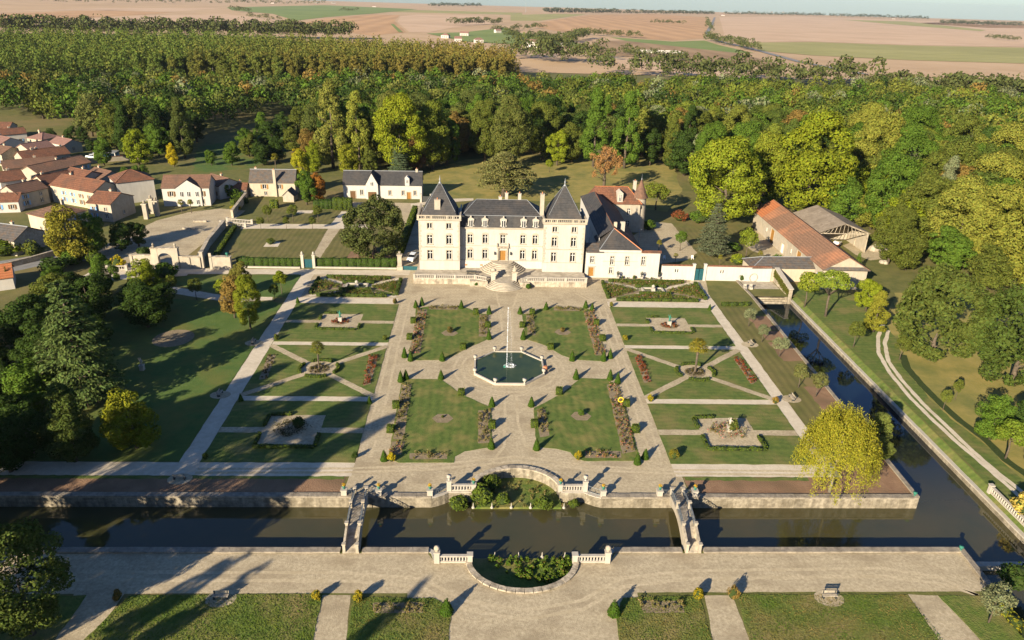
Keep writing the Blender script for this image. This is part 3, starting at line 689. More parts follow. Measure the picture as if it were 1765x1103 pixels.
BEDS = [([(-18.26, 26.38), (-16.25, 26.45), (-16.01, 5.65), (-18.04, 5.60)], 'pink'), ([(-16.02, 28.35), (-9.88, 28.16), (-9.82, 26.46), (-15.89, 26.46)], 'dry'), ([(-5.19, 24.20), (-3.41, 23.80), (-3.55, 13.16), (-5.19, 13.28)], 'dry'),
    ([(4.66, 24.05), (6.21, 23.64), (6.08, 14.21), (4.52, 14.01)], 'dry'), ([(10.90, 28.65), (16.56, 28.64), (16.50, 26.54), (10.74, 26.74)], 'dry'), ([(17.03, 26.28), (19.28, 26.35), (18.84, 5.71), (16.83, 5.44)], 'pink'),
    ([(-18.14, -6.36), (-16.51, -6.34), (-16.11, -23.26), (-17.67, -23.28)], 'dry'), ([(-4.96, -14.79), (-3.00, -14.76), (-3.09, -24.07), (-4.92, -24.32)], 'dry'), ([(-14.85, -27.00), (-9.28, -26.96), (-9.34, -28.41), (-14.71, -28.45)], 'dry'), ([(-17.85, -23.98), (-15.91, -23.96), (-16.07, -27.37), (-17.83, -27.38)], 'pink'),
    ([(4.51, -14.12), (5.91, -14.37), (6.02, -22.08), (4.52, -22.58)], 'dry'), ([(17.29, -5.75), (19.43, -5.71), (18.53, -26.18), (16.46, -26.88)], 'pink'), ([(10.99, -26.25), (16.44, -26.20), (16.16, -27.90), (10.78, -27.94)], 'pink'),
    ([(-43.72, 4.36), (-42.28, 4.39), (-41.45, -4.77), (-42.70, -5.15)], 'dark'), ([(-25.33, 4.36), (-23.68, 4.40), (-23.45, -6.23), (-24.70, -6.95)], 'red'),
    ([(24.18, 5.14), (25.32, 5.33), (25.44, -4.54), (24.01, -5.13)], 'red'), ([(42.81, 4.50), (44.00, 5.09), (44.33, -4.20), (42.98, -5.29)], 'red'),
    ([(-16.16, -55.86), (-10.62, -55.89), (-10.51, -57.33), (-15.83, -57.31)], 'dry'), ([(13.47, -55.66), (18.37, -55.84), (18.22, -57.47), (13.63, -57.45)], 'dry')]
for pl, k in BEDS: sheet('flower_bed', wobble(pl, 0.08, 0.7, 80), 0.064, 'bed_soil')
# rose gardens in front of the hedge and the white wing
for x0, x1, y0, y1 in ((-42.5, -23.6, 33.2, 44.6), (23.6, 45.6, 32.8, 44.6)):
    xm, ym = (x0 + x1) / 2, (y0 + y1) / 2
    sheet('rose_garden_soil', wobble(rect(x0, x1, y0, y1), 0.08, 0.9, 90), 0.03, 'bed_soil')
    for sx in (-1, 1):
        for sy in (-1, 1):
            a = Vector((xm, ym)); b = Vector((xm + sx * (x1 - x0) / 2, ym + sy * (y1 - y0) / 2)); n = Vector((-(b - a).y, (b - a).x)).normalized() * 0.6
            sheet('path', wobble([tuple(a + n), tuple(a - n), tuple(b - n), tuple(b + n)], 0.07, 0.9, 92), 0.036 + 0.001 * (sx + 2 * sy), 'pale_path')
    sheet('stone_paving', rect(xm - 3.3, xm + 3.3, ym - 1.8, ym + 1.8), 0.045, 'step_stone')
    for k in (-1, 1):   # grass wedges beside the paths
        sheet('grass_wedge', [(xm + k * 9.0, ym - 5.2), (xm + k * 2.5, ym - 1.7), (xm + k * 4.8, ym - 1.8), (xm + k * 9.2, ym - 4.0)], 0.052, 'lawn')
# forecourt, upper gardens on the left
sheet('forecourt', wobble([(-96, 49.6), (-104, 57), (-100, 72), (-97.5, 88), (-92, 97), (-84, 101.8), (-76, 100), (-76.5, 84), (-78.5, 49.6)], 0.12, 1.5, 100), 0.012, 'gravel')
sheet('forecourt', wobble([(-96, 49.6), (-74, 49.6), (-73, 44), (-96, 40)], 0.12, 1.5, 101), 0.008, 'pale_path')
sheet('lawn', wobble([(-66.71, 57.37), (-70.17, 81.76), (-48.19, 83.02), (-47.48, 60.89), (-49.99, 57.63)], 0.08, 1.2, 102), 0.045, 'lawn_dry', thick=0.1)
sheet('lawn', wobble([(-71.02, 87.29), (-69.91, 101.80), (-58.29, 104.91), (-47.72, 101.73), (-48.25, 87.28)], 0.08, 1.2, 103), 0.045, 'lawn_dry', thick=0.1)
sheet('lawn', wobble([(-45.31, 57.84), (-44.80, 83.22), (-36.85, 83.67), (-29.49, 83.04), (-26.62, 57.67)], 0.08, 1.2, 104), 0.045, 'lawn_dry', thick=0.1)
sheet('earth_bed', wobble([(-39.05, 56.89), (-38.12, 65.69), (-28.47, 61.79), (-27.95, 57.40)], 0.2, 1.0, 105), 0.06, 'earth')
sheet('path', wobble([(-72.71, 86.51), (-37.47, 87.92), (-36.85, 83.67), (-72.01, 81.66)], 0.08, 1.2, 106), 0.012, 'pale_path')
sheet('path', wobble([(-47.65, 60.88), (-48.19, 83.02), (-44.80, 83.22), (-44.97, 57.86)], 0.08, 1.2, 107), 0.016, 'gravel')
sheet('path', wobble([(-48.25, 87.28), (-47.59, 100.97), (-45.56, 101.11), (-42.65, 86.26)], 0.08, 1.2, 108), 0.018, 'pale_path')
sheet('side_court', wobble([(-24.5, 50), (-19.5, 50), (-19.5, 80), (-24, 112), (-50, 112), (-50, 106), (-30, 104), (-26, 80)], 0.1, 1.2, 109), 0.010, 'gravel')
sheet('back_path', wobble([(-27.80, 111.13), (-18.21, 117.65), (-7.99, 119.39), (-7.94, 116.40), (-19.93, 112.63), (-26.97, 107.44)], 0.1, 1.5, 110), 0.014, 'pale_path')
# meadow behind the house, right-hand park
sheet('meadow', wobble([(-29.0, 152.6), (-12.7, 179.9), (26.1, 195.6), (53.2, 194.7), (71.4, 171.6), (62.5, 125.8), (53.3, 107.1), (26.7, 115.8), (8.0, 118.1), (-24.0, 115.8)], 0.8, 4.0, 111), 0.008, 'meadow')
sheet('meadow', wobble([(-108.4, 145.7), (-122.7, 192.0), (-109.7, 220.3), (-98.1, 271.3), (-88.7, 254.6), (-84.4, 190.0), (-91.3, 156.7)], 0.8, 4.0, 112), 0.006, 'lawn_dark')
sheet('courtyard', wobble([(31, 50), (49, 50), (60, 56), (72, 60), (72, 88), (38, 92), (31, 82)], 0.2, 2.0, 113), 0.006, 'lawn_dry')
sheet('courtyard', wobble([(36.27, 78.85), (46.54, 95.75), (51.76, 94.13), (52.39, 66.88), (47.90, 60.79), (40.51, 57.64), (38.05, 69.24)], 0.1, 1.5, 114), 0.012, 'gravel')
sheet('courtyard', wobble([(67.56, 73.87), (75.50, 89.85), (78.32, 79.39), (78.07, 65.09), (71.02, 64.76), (68.04, 69.16)], 0.1, 1.5, 115), 0.012, 'gravel')
sheet('farm_track', wobble([(95.57, 75.29), (101.71, 80.62), (103.86, 67.81), (102.31, 64.73), (97.49, 63.04), (95.57, 67.42)], 0.1, 1.5, 116), 0.012, 'gravel')
sheet('bank_lawn', wobble([(67.6, 44), (67.6, -75), (82, -75), (77, -30), (75, -10), (79, 10), (82, 30), (80, 44)], 0.3, 2.5, 117), 0.008, 'lawn')
sheet('park_grass', wobble([(74, -44), (72.5, -10), (77, 8), (82, 24), (92, 40), (108, 40), (112, 10), (104, -24), (98, -44)], 0.6, 3.0, 119), 0.0095, 'meadow')  # dry grass, with the slope's sunlight put into its paler colour
sheet('earth_bank', wobble([(77.19, 6.28), (81.69, 7.33), (79.83, -7.38), (77.49, -16.21), (72.98, -16.26), (72.95, -9.03)], 0.4, 1.5, 118), 0.014, 'meadow')
def strip(name, pts, w, z, m, seed):
    L, R = [], []
    for i, p in enumerate(pts):
        d = Vector(pts[min(i + 1, len(pts) - 1)]) - Vector(pts[max(i - 1, 0)]); n = Vector((-d.y, d.x)).normalized() * w / 2
        L.append(tuple(Vector(p) + n)); R.append(tuple(Vector(p) - n))
    return sheet(name, wobble(L + R[::-1], 0.07, 1.0, seed), z, m)
strip('wheel_track', [(81.04, 23.03), (75.87, 15.18), (72.44, 8.07), (70.44, -0.16), (69.41, -9.09), (69.25, -16.31), (69.44, -23.44), (69.95, -29.83), (70.28, -34.85), (70.30, -38.53)], 0.75, 0.016, 'pale_path', 120)
strip('wheel_track', [(79.71, 18.50), (75.69, 12.09), (72.51, 4.32), (71.17, -3.52), (70.52, -11.32), (70.48, -18.65), (70.42, -25.83), (70.74, -31.19), (71.24, -34.85), (71.59, -37.57)], 0.75, 0.017, 'pale_path', 121)
strip('stream_ditch', [(76.81, 7.22), (74.74, 1.67), (73.95, -5.10), (73.62, -11.27), (73.69, -16.94), (74.48, -22.15), (74.09, -28.12), (74.83, -31.97)], 1.4, 0.02, 'hedge_core', 122)

# worn wheel and foot lines in the gravel
def worn(pts, w, seed, z=0.0085): strip('worn_gravel', pts, w, z, 'gravel_worn', seed)
for r_, sd in ((8.6, 1), (9.9, 2)): worn([(0.4 + r_ * math.cos(rad(a)), r_ * math.sin(rad(a))) for a in range(0, 361, 10)], 0.45, 130 + sd, 0.009 + 0.0004 * sd)
for x, sd in ((-0.6, 3), (1.4, 4)):
    worn([(x, 9.5), (x + 0.1, 18), (x * 1.3, 27), (x * 2.4, 36)], 0.42, 130 + sd); worn([(x, -9.5), (x - 0.1, -18), (x * 1.6, -25), (x * 5, -29.5), (x * 11, -31)], 0.42, 140 + sd)
worn([(-44, -31.0), (-24, -30.8), (-12, -30.0), (0.5, -27.6), (12, -30.0), (24, -30.8), (45, -31)], 0.5, 150, 0.0188); worn([(-44, -31.9), (-24, -31.7), (-12, -31.0), (0.5, -28.8), (12, -31.0), (24, -31.7), (45, -31.9)], 0.5, 151, 0.0192)
for k, dy in enumerate((0, 1.3)): worn([(-50, -51 - dy), (-20, -51.2 - dy), (-11, -52.2 - dy), (-6, -55.6 - dy), (0.6, -57 - dy), (7, -55.6 - dy), (12, -52.2 - dy), (20, -51 - dy), (44, -50.6 - dy), (50, -52 - dy), (53, -55)], 0.5, 160 + k, 0.0105)
for x, sd in ((-21.8, 5), (-20.3, 6), (20.6, 7), (22.0, 8)): worn([(x, -28), (x + 0.15, -10), (x - 0.1, 8), (x, 30), (x * 0.8, 37)], 0.4, 170 + sd)

# ================================================================== MOAT WALLS, BALUSTRADES, BRIDGES
BALUSTER = MB().lathe([(0.10, 0), (0.10, 0.07), (0.06, 0.10), (0.12, 0.26), (0.115, 0.34), (0.055, 0.52), (0.085, 0.57), (0.10, 0.60), (0.10, 0.66)], 8).mesh('baluster', 'white_stone', True)
def wall_run(t, pts, z0, z1, th, cop_w, cop_h, m='moat_stone', cm='coping', stone=1.9, seed=0, flip=1):
    """wall body along a polyline (hole on its right when flip=1) with separate coping stones"""
    rg = random.Random(seed); body = MB()
    for i in range(len(pts) - 1):
        p, q = Vector(pts[i]), Vector(pts[i + 1]); d = (q - p); L = d.length; d.normalize(); n = Vector((-d.y, d.x)) * flip
        a = p + n * (th / 2 - 0.12); b = q + n * (th / 2 - 0.12)
        ext = d * 0.06
        body.beam((a.x - ext.x, a.y - ext.y, (z0 + z1) / 2), (b.x + ext.x, b.y + ext.y, (z0 + z1) / 2), th, z1 - z0)
        k = max(1, round(L / stone)); c = n * (cop_w / 2 - 0.17)
        for j in range(k):
            s = p + d * (L * j / k + 0.012) + c; e = p + d * (L * (j + 1) / k - 0.012) + c; dz = rg.uniform(-0.012, 0.012)
            MB().beam((s.x, s.y, z1 + cop_h / 2 + dz), (e.x, e.y, z1 + cop_h / 2 + dz), cop_w + rg.uniform(-0.03, 0.03), cop_h).build('coping_stone', cm, t)
    body.build('wall', m, t)
t = thing('moat_wall', 'long pale stone moat wall with dark coping below the left earth strip', 'wall', (0, 0, 0))
wall_run(t, [(-108, -37.2), (-21.6, -37.2), (-18.9, -37.2), (-11, -37.2)], -2.5, -0.05, 0.7, 0.85, 0.28, seed=1)
t = thing('moat_wall', 'pale stone moat wall with dark coping under the right earth strip and birch', 'wall', (0, 0, 0))
wall_run(t, [(11.9, -37.2), (55.6, -37.2)], -2.5, -0.05, 0.7, 0.85, 0.28, seed=2)
t = thing('retaining_wall', 'curved pale wall round the planted recess on the garden side of the moat', 'wall')
wall_run(t, [(-11, -37.2), (-10.2, -36.9), (-9.3, -36.4), (-8.8, -36.0), (-5.6, -36.0)], -2.5, -0.05, 0.7, 0.6, 0.12, cm='white_stone', seed=3)
wall_run(t, arc(0.45, -36.0, 6.05, 5.2, 180, 0, 20), -2.5, 0.1, 0.55, 0.8, 0.22, stone=0.9, cm='weathered', seed=4)
wall_run(t, [(6.5, -36.0), (9.7, -36.0), (10.2, -36.4), (11.1, -36.9), (11.9, -37.2)], -2.5, -0.05, 0.7, 0.6, 0.12, cm='white_stone', seed=5)
t = thing('canal_wall', 'low stone wall with dark coping along the garden side of the blue canal', 'wall')
wall_run(t, [(55.6, -37.2), (57.0, 36.5), (56.6, 46)], -2.5, 0.1, 0.5, 0.6, 0.2, seed=6)
t = thing('canal_wall', 'broad sunlit pale wall on the far bank of the right canal', 'wall')
wall_run(t, [(66.1, 37.5), (66.1, -75)], -2.5, -0.9, 0.6, 0.6, 0.2, cm='white_stone', seed=7)
MB().add([(66.45, 37, -0.75), (67.5, 37, 0.012), (67.5, -75, 0.012), (66.45, -75, -0.75)], [(0, 1, 2, 3)[::-1]]).build('grass_bank', 'lawn')['kind'] = 'structure'
t = thing('moat_wall', 'near moat wall with dark coping below the gravel terrace, right stretch', 'wall')
wall_run(t, [(55.6, -47.3), (22.9, -47.3)], -2.5, -0.05, 0.7, 0.85, 0.28, seed=9); wall_run(t, [(20.3, -47.3), (11.9, -47.3)], -2.5, -0.05, 0.7, 0.85, 0.28, seed=10)
wall_run(t, [(11.9, -47.3), (11.3, -47.8), (10.9, -49.2)], -2.5, -0.05, 0.7, 0.6, 0.14, stone=0.8, cm='white_stone', seed=11)
t = thing('moat_wall', 'near moat wall with dark coping below the gravel terrace, shaded left stretch', 'wall')
wall_run(t, [(-10.6, -47.3), (-18.6, -47.3)], -2.5, -0.05, 0.7, 0.85, 0.28, seed=12); wall_run(t, [(-21.2, -47.3), (-108, -47.3)], -2.5, -0.05, 0.7, 0.85, 0.28, seed=13)
wall_run(t, [(-9.5, -49.2), (-9.9, -47.8), (-10.6, -47.3)], -2.5, -0.05, 0.7, 0.6, 0.14, stone=0.8, cm='white_stone', seed=14)
t = thing('retaining_wall', 'bowed stone rim round the planted recess in the near gravel terrace', 'wall')
wall_run(t, arc(0.65, -49.2, 6.25, 4.9, 0, -180, 20), -2.5, 0.05, 0.5, 0.7, 0.2, stone=0.9, cm='weathered', seed=15)
wall_run(t, [(10.9, -49.2), (6.9, -49.2)], -2.5, -0.05, 0.5, 0.6, 0.1, cm='white_stone', seed=16); wall_run(t, [(-5.6, -49.2), (-9.5, -49.2)], -2.5, -0.05, 0.5, 0.6, 0.1, cm='white_stone', seed=17)
t = thing('moat_wall', 'slanting stone wall at the right end of the near gravel terrace', 'wall')
wall_run(t, [(55.0, -75), (55.2, -57), (55.6, -47.3)], -2.5, 0.1, 0.6, 0.7, 0.2, seed=18)
t = thing('weir', 'narrow white stone weir crossing the canal at the right edge', 'weir')
for k in range(6): MB().box(55.9 + k * 1.6, 55.9 + k * 1.6 + 1.58, -49.3, -48.5, -2.5, -0.9 + 0.01 * (k % 2)).build('coping_stone', 'white_stone', t)

URN = [(0.16, 0), (0.16, 0.06), (0.07, 0.12), (0.10, 0.2), (0.26, 0.36), (0.30, 0.5), (0.24, 0.56), (0.30, 0.62), (0.31, 0.66)]
def post(parent, x, y, z, w, h, name='post', m='white_stone', cap=True):
    mb = MB().box(x - w / 2, x + w / 2, y - w / 2, y + w / 2, z, z + h)
    if cap: mb.box(x - w / 2 - 0.07, x + w / 2 + 0.07, y - w / 2 - 0.07, y + w / 2 + 0.07, z + h, z + h + 0.14)
    return mb.build(name, m, parent)
def balustrade(parent, p, q, z, gap=0.36, posts=True, sc=1.0, w=0.34):
    p = Vector(p); q = Vector(q); d = q - p; L = d.length; d.normalize()
    MB().beam((p.x, p.y, z + 0.09), (q.x, q.y, z + 0.09), w, 0.18).build('bottom_rail', 'white_stone', parent)
    MB().beam((p.x, p.y, z + 0.18 + 0.66 * sc + 0.08), (q.x, q.y, z + 0.18 + 0.66 * sc + 0.08), w + 0.06, 0.16).build('top_rail', 'white_stone', parent)
    n = max(2, int(L / gap))
    for i in range(n):
        c = p + d * (L * (i + 0.5) / n)
        obj('baluster', BALUSTER, parent, (c.x, c.y, z + 0.18), 0, (sc, sc, sc))
def finial_urn(label, x, y, z, m='white_stone', s=1.0, plant=None):
    t = thing('urn', label, 'urn', (x, y, z), 0, None, (s, s, s))
    MB().lathe(URN, 10).build('bowl', m, t, smooth=True)
    if plant:
        rg = np.random.default_rng(int(abs(x * 10) + abs(y))); n = 120
        d = rand_dirs(rg, n); P = np.array([0, 0, 0.82]) + d * 0.3
        o = obj('plant', leaf_mesh('urn_plant', P, d + 0.4 * rg.normal(size=d.shape), 0.08 * rg.uniform(0.7, 1.3, n), 1), t); o.color = (*plant, 1)
    return t
t = thing('balustrade', 'white stone balustrade left of the far moat recess', 'balustrade')
balustrade(t, (-8.5, -35.75), (-5.7, -35.75), 0.02); post(t, -8.7, -35.7, 0, 0.62, 1.6); post(t, -5.4, -35.75, 0, 0.6, 1.05)
t = thing('balustrade', 'white stone balustrade right of the far moat recess', 'balustrade')
balustrade(t, (6.7, -35.75), (9.6, -35.75), 0.02); post(t, 6.4, -35.75, 0, 0.6, 1.05); post(t, 9.8, -35.7, 0, 0.62, 1.6)
t = thing('balustrade', 'white stone balustrade left of the near moat recess', 'balustrade')
balustrade(t, (-9.2, -49.45), (-5.9, -49.45), 0.02); post(t, -9.5, -49.45, 0, 0.62, 1.5); post(t, -5.6, -49.45, 0, 0.6, 1.1)
t = thing('balustrade', 'white stone balustrade right of the near moat recess', 'balustrade')
balustrade(t, (7.2, -49.45), (10.5, -49.45), 0.02); post(t, 6.9, -49.45, 0, 0.6, 1.1); post(t, 10.8, -49.45, 0, 0.62, 1.5)
def ball(label, x, y, z):
    t = thing('stone_ball', label, 'finial', (x, y, z))
    MB().lathe([(0.2, 0), (0.2, 0.08), (0.1, 0.14)], 8).build('base', 'weathered', t)
    MB().lathe([(0.12, 0.13), (0.3, 0.24), (0.36, 0.44), (0.3, 0.64), (0.12, 0.76), (0.03, 0.8)], 12).build('ball', 'weathered', t, smooth=True)
ball('weathered stone ball on the left pier of the near recess', -9.5, -49.45, 1.64)
ball('weathered stone ball on the right pier of the near recess', 10.8, -49.45, 1.64)
finial_urn('small white stone urn on the left pier of the far recess', -8.7, -35.7, 1.74, s=1.1)
finial_urn('small white stone urn on the right pier of the far recess', 9.8, -35.7, 1.74, s=1.1)
for i, (x, lab) in enumerate(((-5.4, 'green urn of yellow flowers at the left end of the far rim'), (6.4, 'green urn of yellow flowers at the right end of the far rim'))):
    finial_urn(lab, x, -35.75, 1.19, 'verdigris', 0.8, (0.5, 0.30, 0.02))
PIERS = [(-22.6, 'first white pier from the left on the far moat wall beside the left footbridge'), (-18.0, 'white pier just right of the left footbridge on the far moat wall'), (-11.2, 'white pier by the curved iron rail left of the recess'), (12.1, 'white pier by the curved iron rail right of the recess'), (19.8, 'white pier just left of the right footbridge'), (24.6, 'white pier at the bare earth bed right of the bridge')]
for x, lab in PIERS:
    t = thing('pier', lab, 'pier', (x, -36.85, 0.0)); post(t, 0, 0, 0.0, 0.72, 0.95, 'shaft')
    finial_urn(lab.replace('white pier', 'green flower urn on the pier').replace(' on the far moat wall', ''), x, -36.85, 1.09, 'verdigris', 0.8, (0.5, 0.30, 0.02))
for i, (x, y, lab) in enumerate(((55.2, -36.9, 'green urn at the sharp corner of the canal wall'), (55.2, -47.7, 'green urn at the right corner of the near terrace wall'))): finial_urn(lab, x, y, 0.25, 'verdigris', 0.9)
# curved iron rails
def iron_rail(label, pts, h=0.95, z=0.08):
    t = thing('iron_railing', label, 'railing')
    for zz in (z + 0.08, z + h): MB().tube([(p[0], p[1], zz) for p in pts], [0.035] * len(pts), 5).build('rail', 'iron', t)
    for i in range(len(pts) - 1):
        a, b = Vector(pts[i]), Vector(pts[i + 1]); k = max(1, int((b - a).length / 0.45))
        for j in range(k):
            c = a.lerp(b, (j + 0.5) / k); d = (b - a).normalized() * 0.17
            MB().tube([(c.x + d.x * math.cos(u), c.y + d.y * math.cos(u), z + h / 2 + 0.33 * math.sin(u)) for u in [2 * math.pi * q / 10 for q in range(11)]], [0.022] * 11, 4).build('scroll', 'iron', t)
iron_rail('curved grey iron scroll railing left of the far recess', [(-10.9, -36.9), (-10.0, -36.6), (-9.3, -36.2), (-8.9, -35.8)])
iron_rail('curved grey iron scroll railing right of the far recess', [(10.0, -35.8), (10.5, -36.2), (11.2, -36.6), (11.9, -36.9)])
for (x0, x1, lab) in ((-22.2, -21.4, 'short iron rail left of the left footbridge'), (-19.0, -18.4, 'short iron rail right of the left footbridge'), (20.2, 21.0, 'short iron rail left of the right footbridge'), (23.4, 24.2, 'short iron rail right of the right footbridge')):
    iron_rail(lab, [(x0, -36.85), (x1, -36.85)])
def bridge(label, xn, xs):
    """slender arched footbridge from the garden (x = xn) to the near bank (x = xs)"""
    t = thing('footbridge', label, 'bridge')
    n = 14; yn, ys = -36.6, -48.0; hw = 0.78
    def pt(f, off=0.0, dz=0.0):
        return Vector((xn + (xs - xn) * f + off, yn + (ys - yn) * f, 0.12 + 1.0 * math.sin(math.pi * f) ** 0.85 + dz))
    deck = MB(); arch = [MB(), MB()]
    for i in range(n):
        a, b = pt(i / n), pt((i + 1) / n)
        plank = MB().add([(a.x - hw, a.y, a.z - 0.1), (a.x + hw, a.y, a.z - 0.1), (b.x + hw, b.y + 0.012, b.z - 0.1), (b.x - hw, b.y + 0.012, b.z - 0.1), (a.x - hw, a.y, a.z), (a.x + hw, a.y, a.z), (b.x + hw, b.y + 0.012, b.z), (b.x - hw, b.y + 0.012, b.z)],
            [(0, 1, 2, 3), (4, 7, 6, 5), (0, 4, 5, 1), (1, 5, 6, 2), (2, 6, 7, 3), (3, 7, 4, 0)])
        plank.build('deck_board', 'weathered', t)
        for s, mb in ((-1, arch[0]), (1, arch[1])):
            low = lambda f: 0.12 - 1.9 + 2.2 * math.sin(math.pi * f) ** 0.7
            f0, f1 = i / n, (i + 1) / n; xa, xb = pt(f0, s * (hw + 0.09)), pt(f1, s * (hw + 0.09))
            w = 0.11
            mb.add([(xa.x - w, xa.y, low(f0)), (xa.x + w, xa.y, low(f0)), (xb.x + w, xb.y, low(f1)), (xb.x - w, xb.y, low(f1)), (xa.x - w, xa.y, xa.z + 0.1), (xa.x + w, xa.y, xa.z + 0.1), (xb.x + w, xb.y, xb.z + 0.1), (xb.x - w, xb.y, xb.z + 0.1)],
                [(0, 1, 2, 3), (4, 7, 6, 5), (0, 4, 5, 1), (1, 5, 6, 2), (2, 6, 7, 3), (3, 7, 4, 0)])
    for mb in arch: mb.build('arch', 'limestone', t)
    for s in (-1, 1):
        for f0, f1 in ((0.04, 0.37), (0.37, 0.72), (0.72, 0.97)):
            m = MB(); k = 5
            solid = f0 > 0.7
            for j in range(k):
                a, b = pt(f0 + (f1 - f0) * j / k, s * hw), pt(f0 + (f1 - f0) * (j + 1) / k, s * hw)
                if solid:
                    m.beam(a + Vector((0, 0, 0.4)), b + Vector((0, 0, 0.4)), 0.26, 0.8)
                else:
                    m.beam(a + Vector((0, 0, 0.92)), b + Vector((0, 0, 0.92)), 0.1, 0.08); m.beam(a + Vector((0, 0, 0.1)), b + Vector((0, 0, 0.1)), 0.08, 0.06)
                    m.beam(a + Vector((0, 0, 0.1)), b + Vector((0, 0, 0.9)), 0.03, 0.05); m.beam(a + Vector((0, 0, 0.9)), b + Vector((0, 0, 0.1)), 0.03, 0.05)
                    m.beam(a + Vector((0, 0, 0.1)), a + Vector((0, 0, 0.9)), 0.04, 0.04)
            m.build('parapet' if solid else 'lattice_rail', 'weathered' if solid else 'iron', t)
        for f in (0.02, 0.37, 0.72, 0.985):
            a = pt(f, s * hw); post(t, a.x, a.y, a.z - 0.25, 0.32, 1.3, 'newel', 'limestone')
bridge('left arched footbridge with iron lattice rails over the moat', -20.4, -19.9)
bridge('right arched footbridge with iron lattice rails over the moat', 22.2, 21.6)
# balustrade on the far canal bank and little posts in front of the basins
t = thing('balustrade', 'white balustrade on the canal bank at the right edge', 'balustrade'); balustrade(t, (67.0, -35.5), (67.0, -54), -0.25, 0.42)
for y in (-35.3, -43.4, -48.5, -54): post(t, 67.0, y, -0.5, 0.5, 1.3)
for i, (px, y) in enumerate([(x, -37.75) for x in (-5.4, -2.9, -0.3, 2.3, 4.9, 6.8)] + [(x, -47.25) for x in (-5.5, -2.6, 0.3, 3.2, 6.0)]):
    o = MB().lathe([(0.22, 0), (0.2, 0.16), (0.08, 0.24), (0.06, 0.62), (0.03, 0.8), (0.01, 0.86)], 8).build('stone_finial', 'white_stone', None, (px, y, -1.3))
    tag(o, 'little white stone spike on the water edge of the %s recess' % ('far' if y > -40 else 'near'), 'finial', 'spikes along the %s recess' % ('far' if y > -40 else 'near'))

# ================================================================== FOUNTAIN
t = thing('fountain_basin', 'eight-sided stone fountain basin with green water in the gravel centre', 'fountain', (0.4, 0, 0))
R = 6.35
oc = [(R * math.cos(rad(22.5 + 45 * i)) / math.cos(rad(22.5)) * 0.99, R * math.sin(rad(22.5 + 45 * i)) / math.cos(rad(22.5))) for i in range(8)]
ins = [(x * 0.955, y * 0.955) for x, y in oc]
for i in range(8):
    a, b, c, d = oc[i], oc[(i + 1) % 8], ins[(i + 1) % 8], ins[i]
    MB().prism([a, b, c, d], -0.3, 0.42).build('rim_stone', 'white_stone', t)
MB().prism([(x * 0.96, y * 0.96) for x, y in oc], -0.3, 0.24).build('water', 'pool_water', t)
ul = ['back right', 'back', 'back left', 'left rear', 'left front', 'front left', 'front', 'right front']
for i, (x, y) in enumerate(oc):
    side = ('right' if x > 0 else 'left'); dep = ('far' if y > 0 else 'near'); fl = 'outer' if abs(x) > abs(y) else 'inner'
    finial_urn('slim white vase on the %s %s %s corner of the fountain rim' % (dep, side, fl), 0.4 + x * 0.97, y * 0.97, 0.42, s=1.25)
# the jet: a slender column of water drops rising from a ring of spray
rg = np.random.default_rng(5); n = 1100
zz = rg.uniform(0, 1, n) ** 1.3 * 11.6; rr_ = 0.03 + 0.03 * (zz / 11.6) * rg.normal(size=n) * 2
an = rg.uniform(0, 6.283, n)
Pj = np.stack([rr_ * np.cos(an), rr_ * np.sin(an), 0.3 + zz], 1)
n2 = 700; z2 = 10.8 * rg.uniform(0, 1, n2); fall = 0.25 + 0.7 * (1 - (z2 / 11.6)) ** 0.6; a2 = rg.normal(size=n2) * 0.5 + 0.4
P2 = np.stack([fall * np.cos(a2), fall * np.sin(a2) + 0.1 * rg.normal(size=n2), 0.3 + z2], 1)
n3 = 500; a3 = rg.uniform(0, 6.283, n3); r3 = rg.normal(size=n3) * 0.14 + 0.75
P3 = np.stack([0.5 + r3 * np.cos(a3), 0.75 * r3 * np.sin(a3), 0.3 + np.abs(rg.normal(size=n3)) * 0.14], 1)
Pa = np.concatenate([Pj, P2, P3])
me = leaf_mesh('water_jet', Pa, rg.normal(size=Pa.shape), np.concatenate([np.full(n, 0.042), np.full(n2, 0.02), np.full(n3, 0.05)]), 1, 0.8, (0.95, 1.05))
jm = bpy.data.materials.new('water_drops'); jm.use_nodes = True; MATS['water_drops'] = jm
jb = jm.node_tree.nodes['Principled BSDF']; jb.inputs['Base Color'].default_value = (0.85, 0.88, 0.9, 1); jb.inputs['Roughness'].default_value = 0.3
me.materials.clear(); me.materials.append(jm)
tag(obj('water_jet', me, None, (0.0, 0.3, 0.0)), 'tall thin white water jet rising from the fountain', 'water jet', None, 'stuff')
tag(MB().lathe([(0.28, 0), (0.26, 0.2), (0.1, 0.3), (0.07, 0.5)], 8).build('fountain_nozzle', 'verdigris', None, (-0.35, 0.05, 0.2)), 'small green nozzle in the middle of the fountain', 'nozzle')

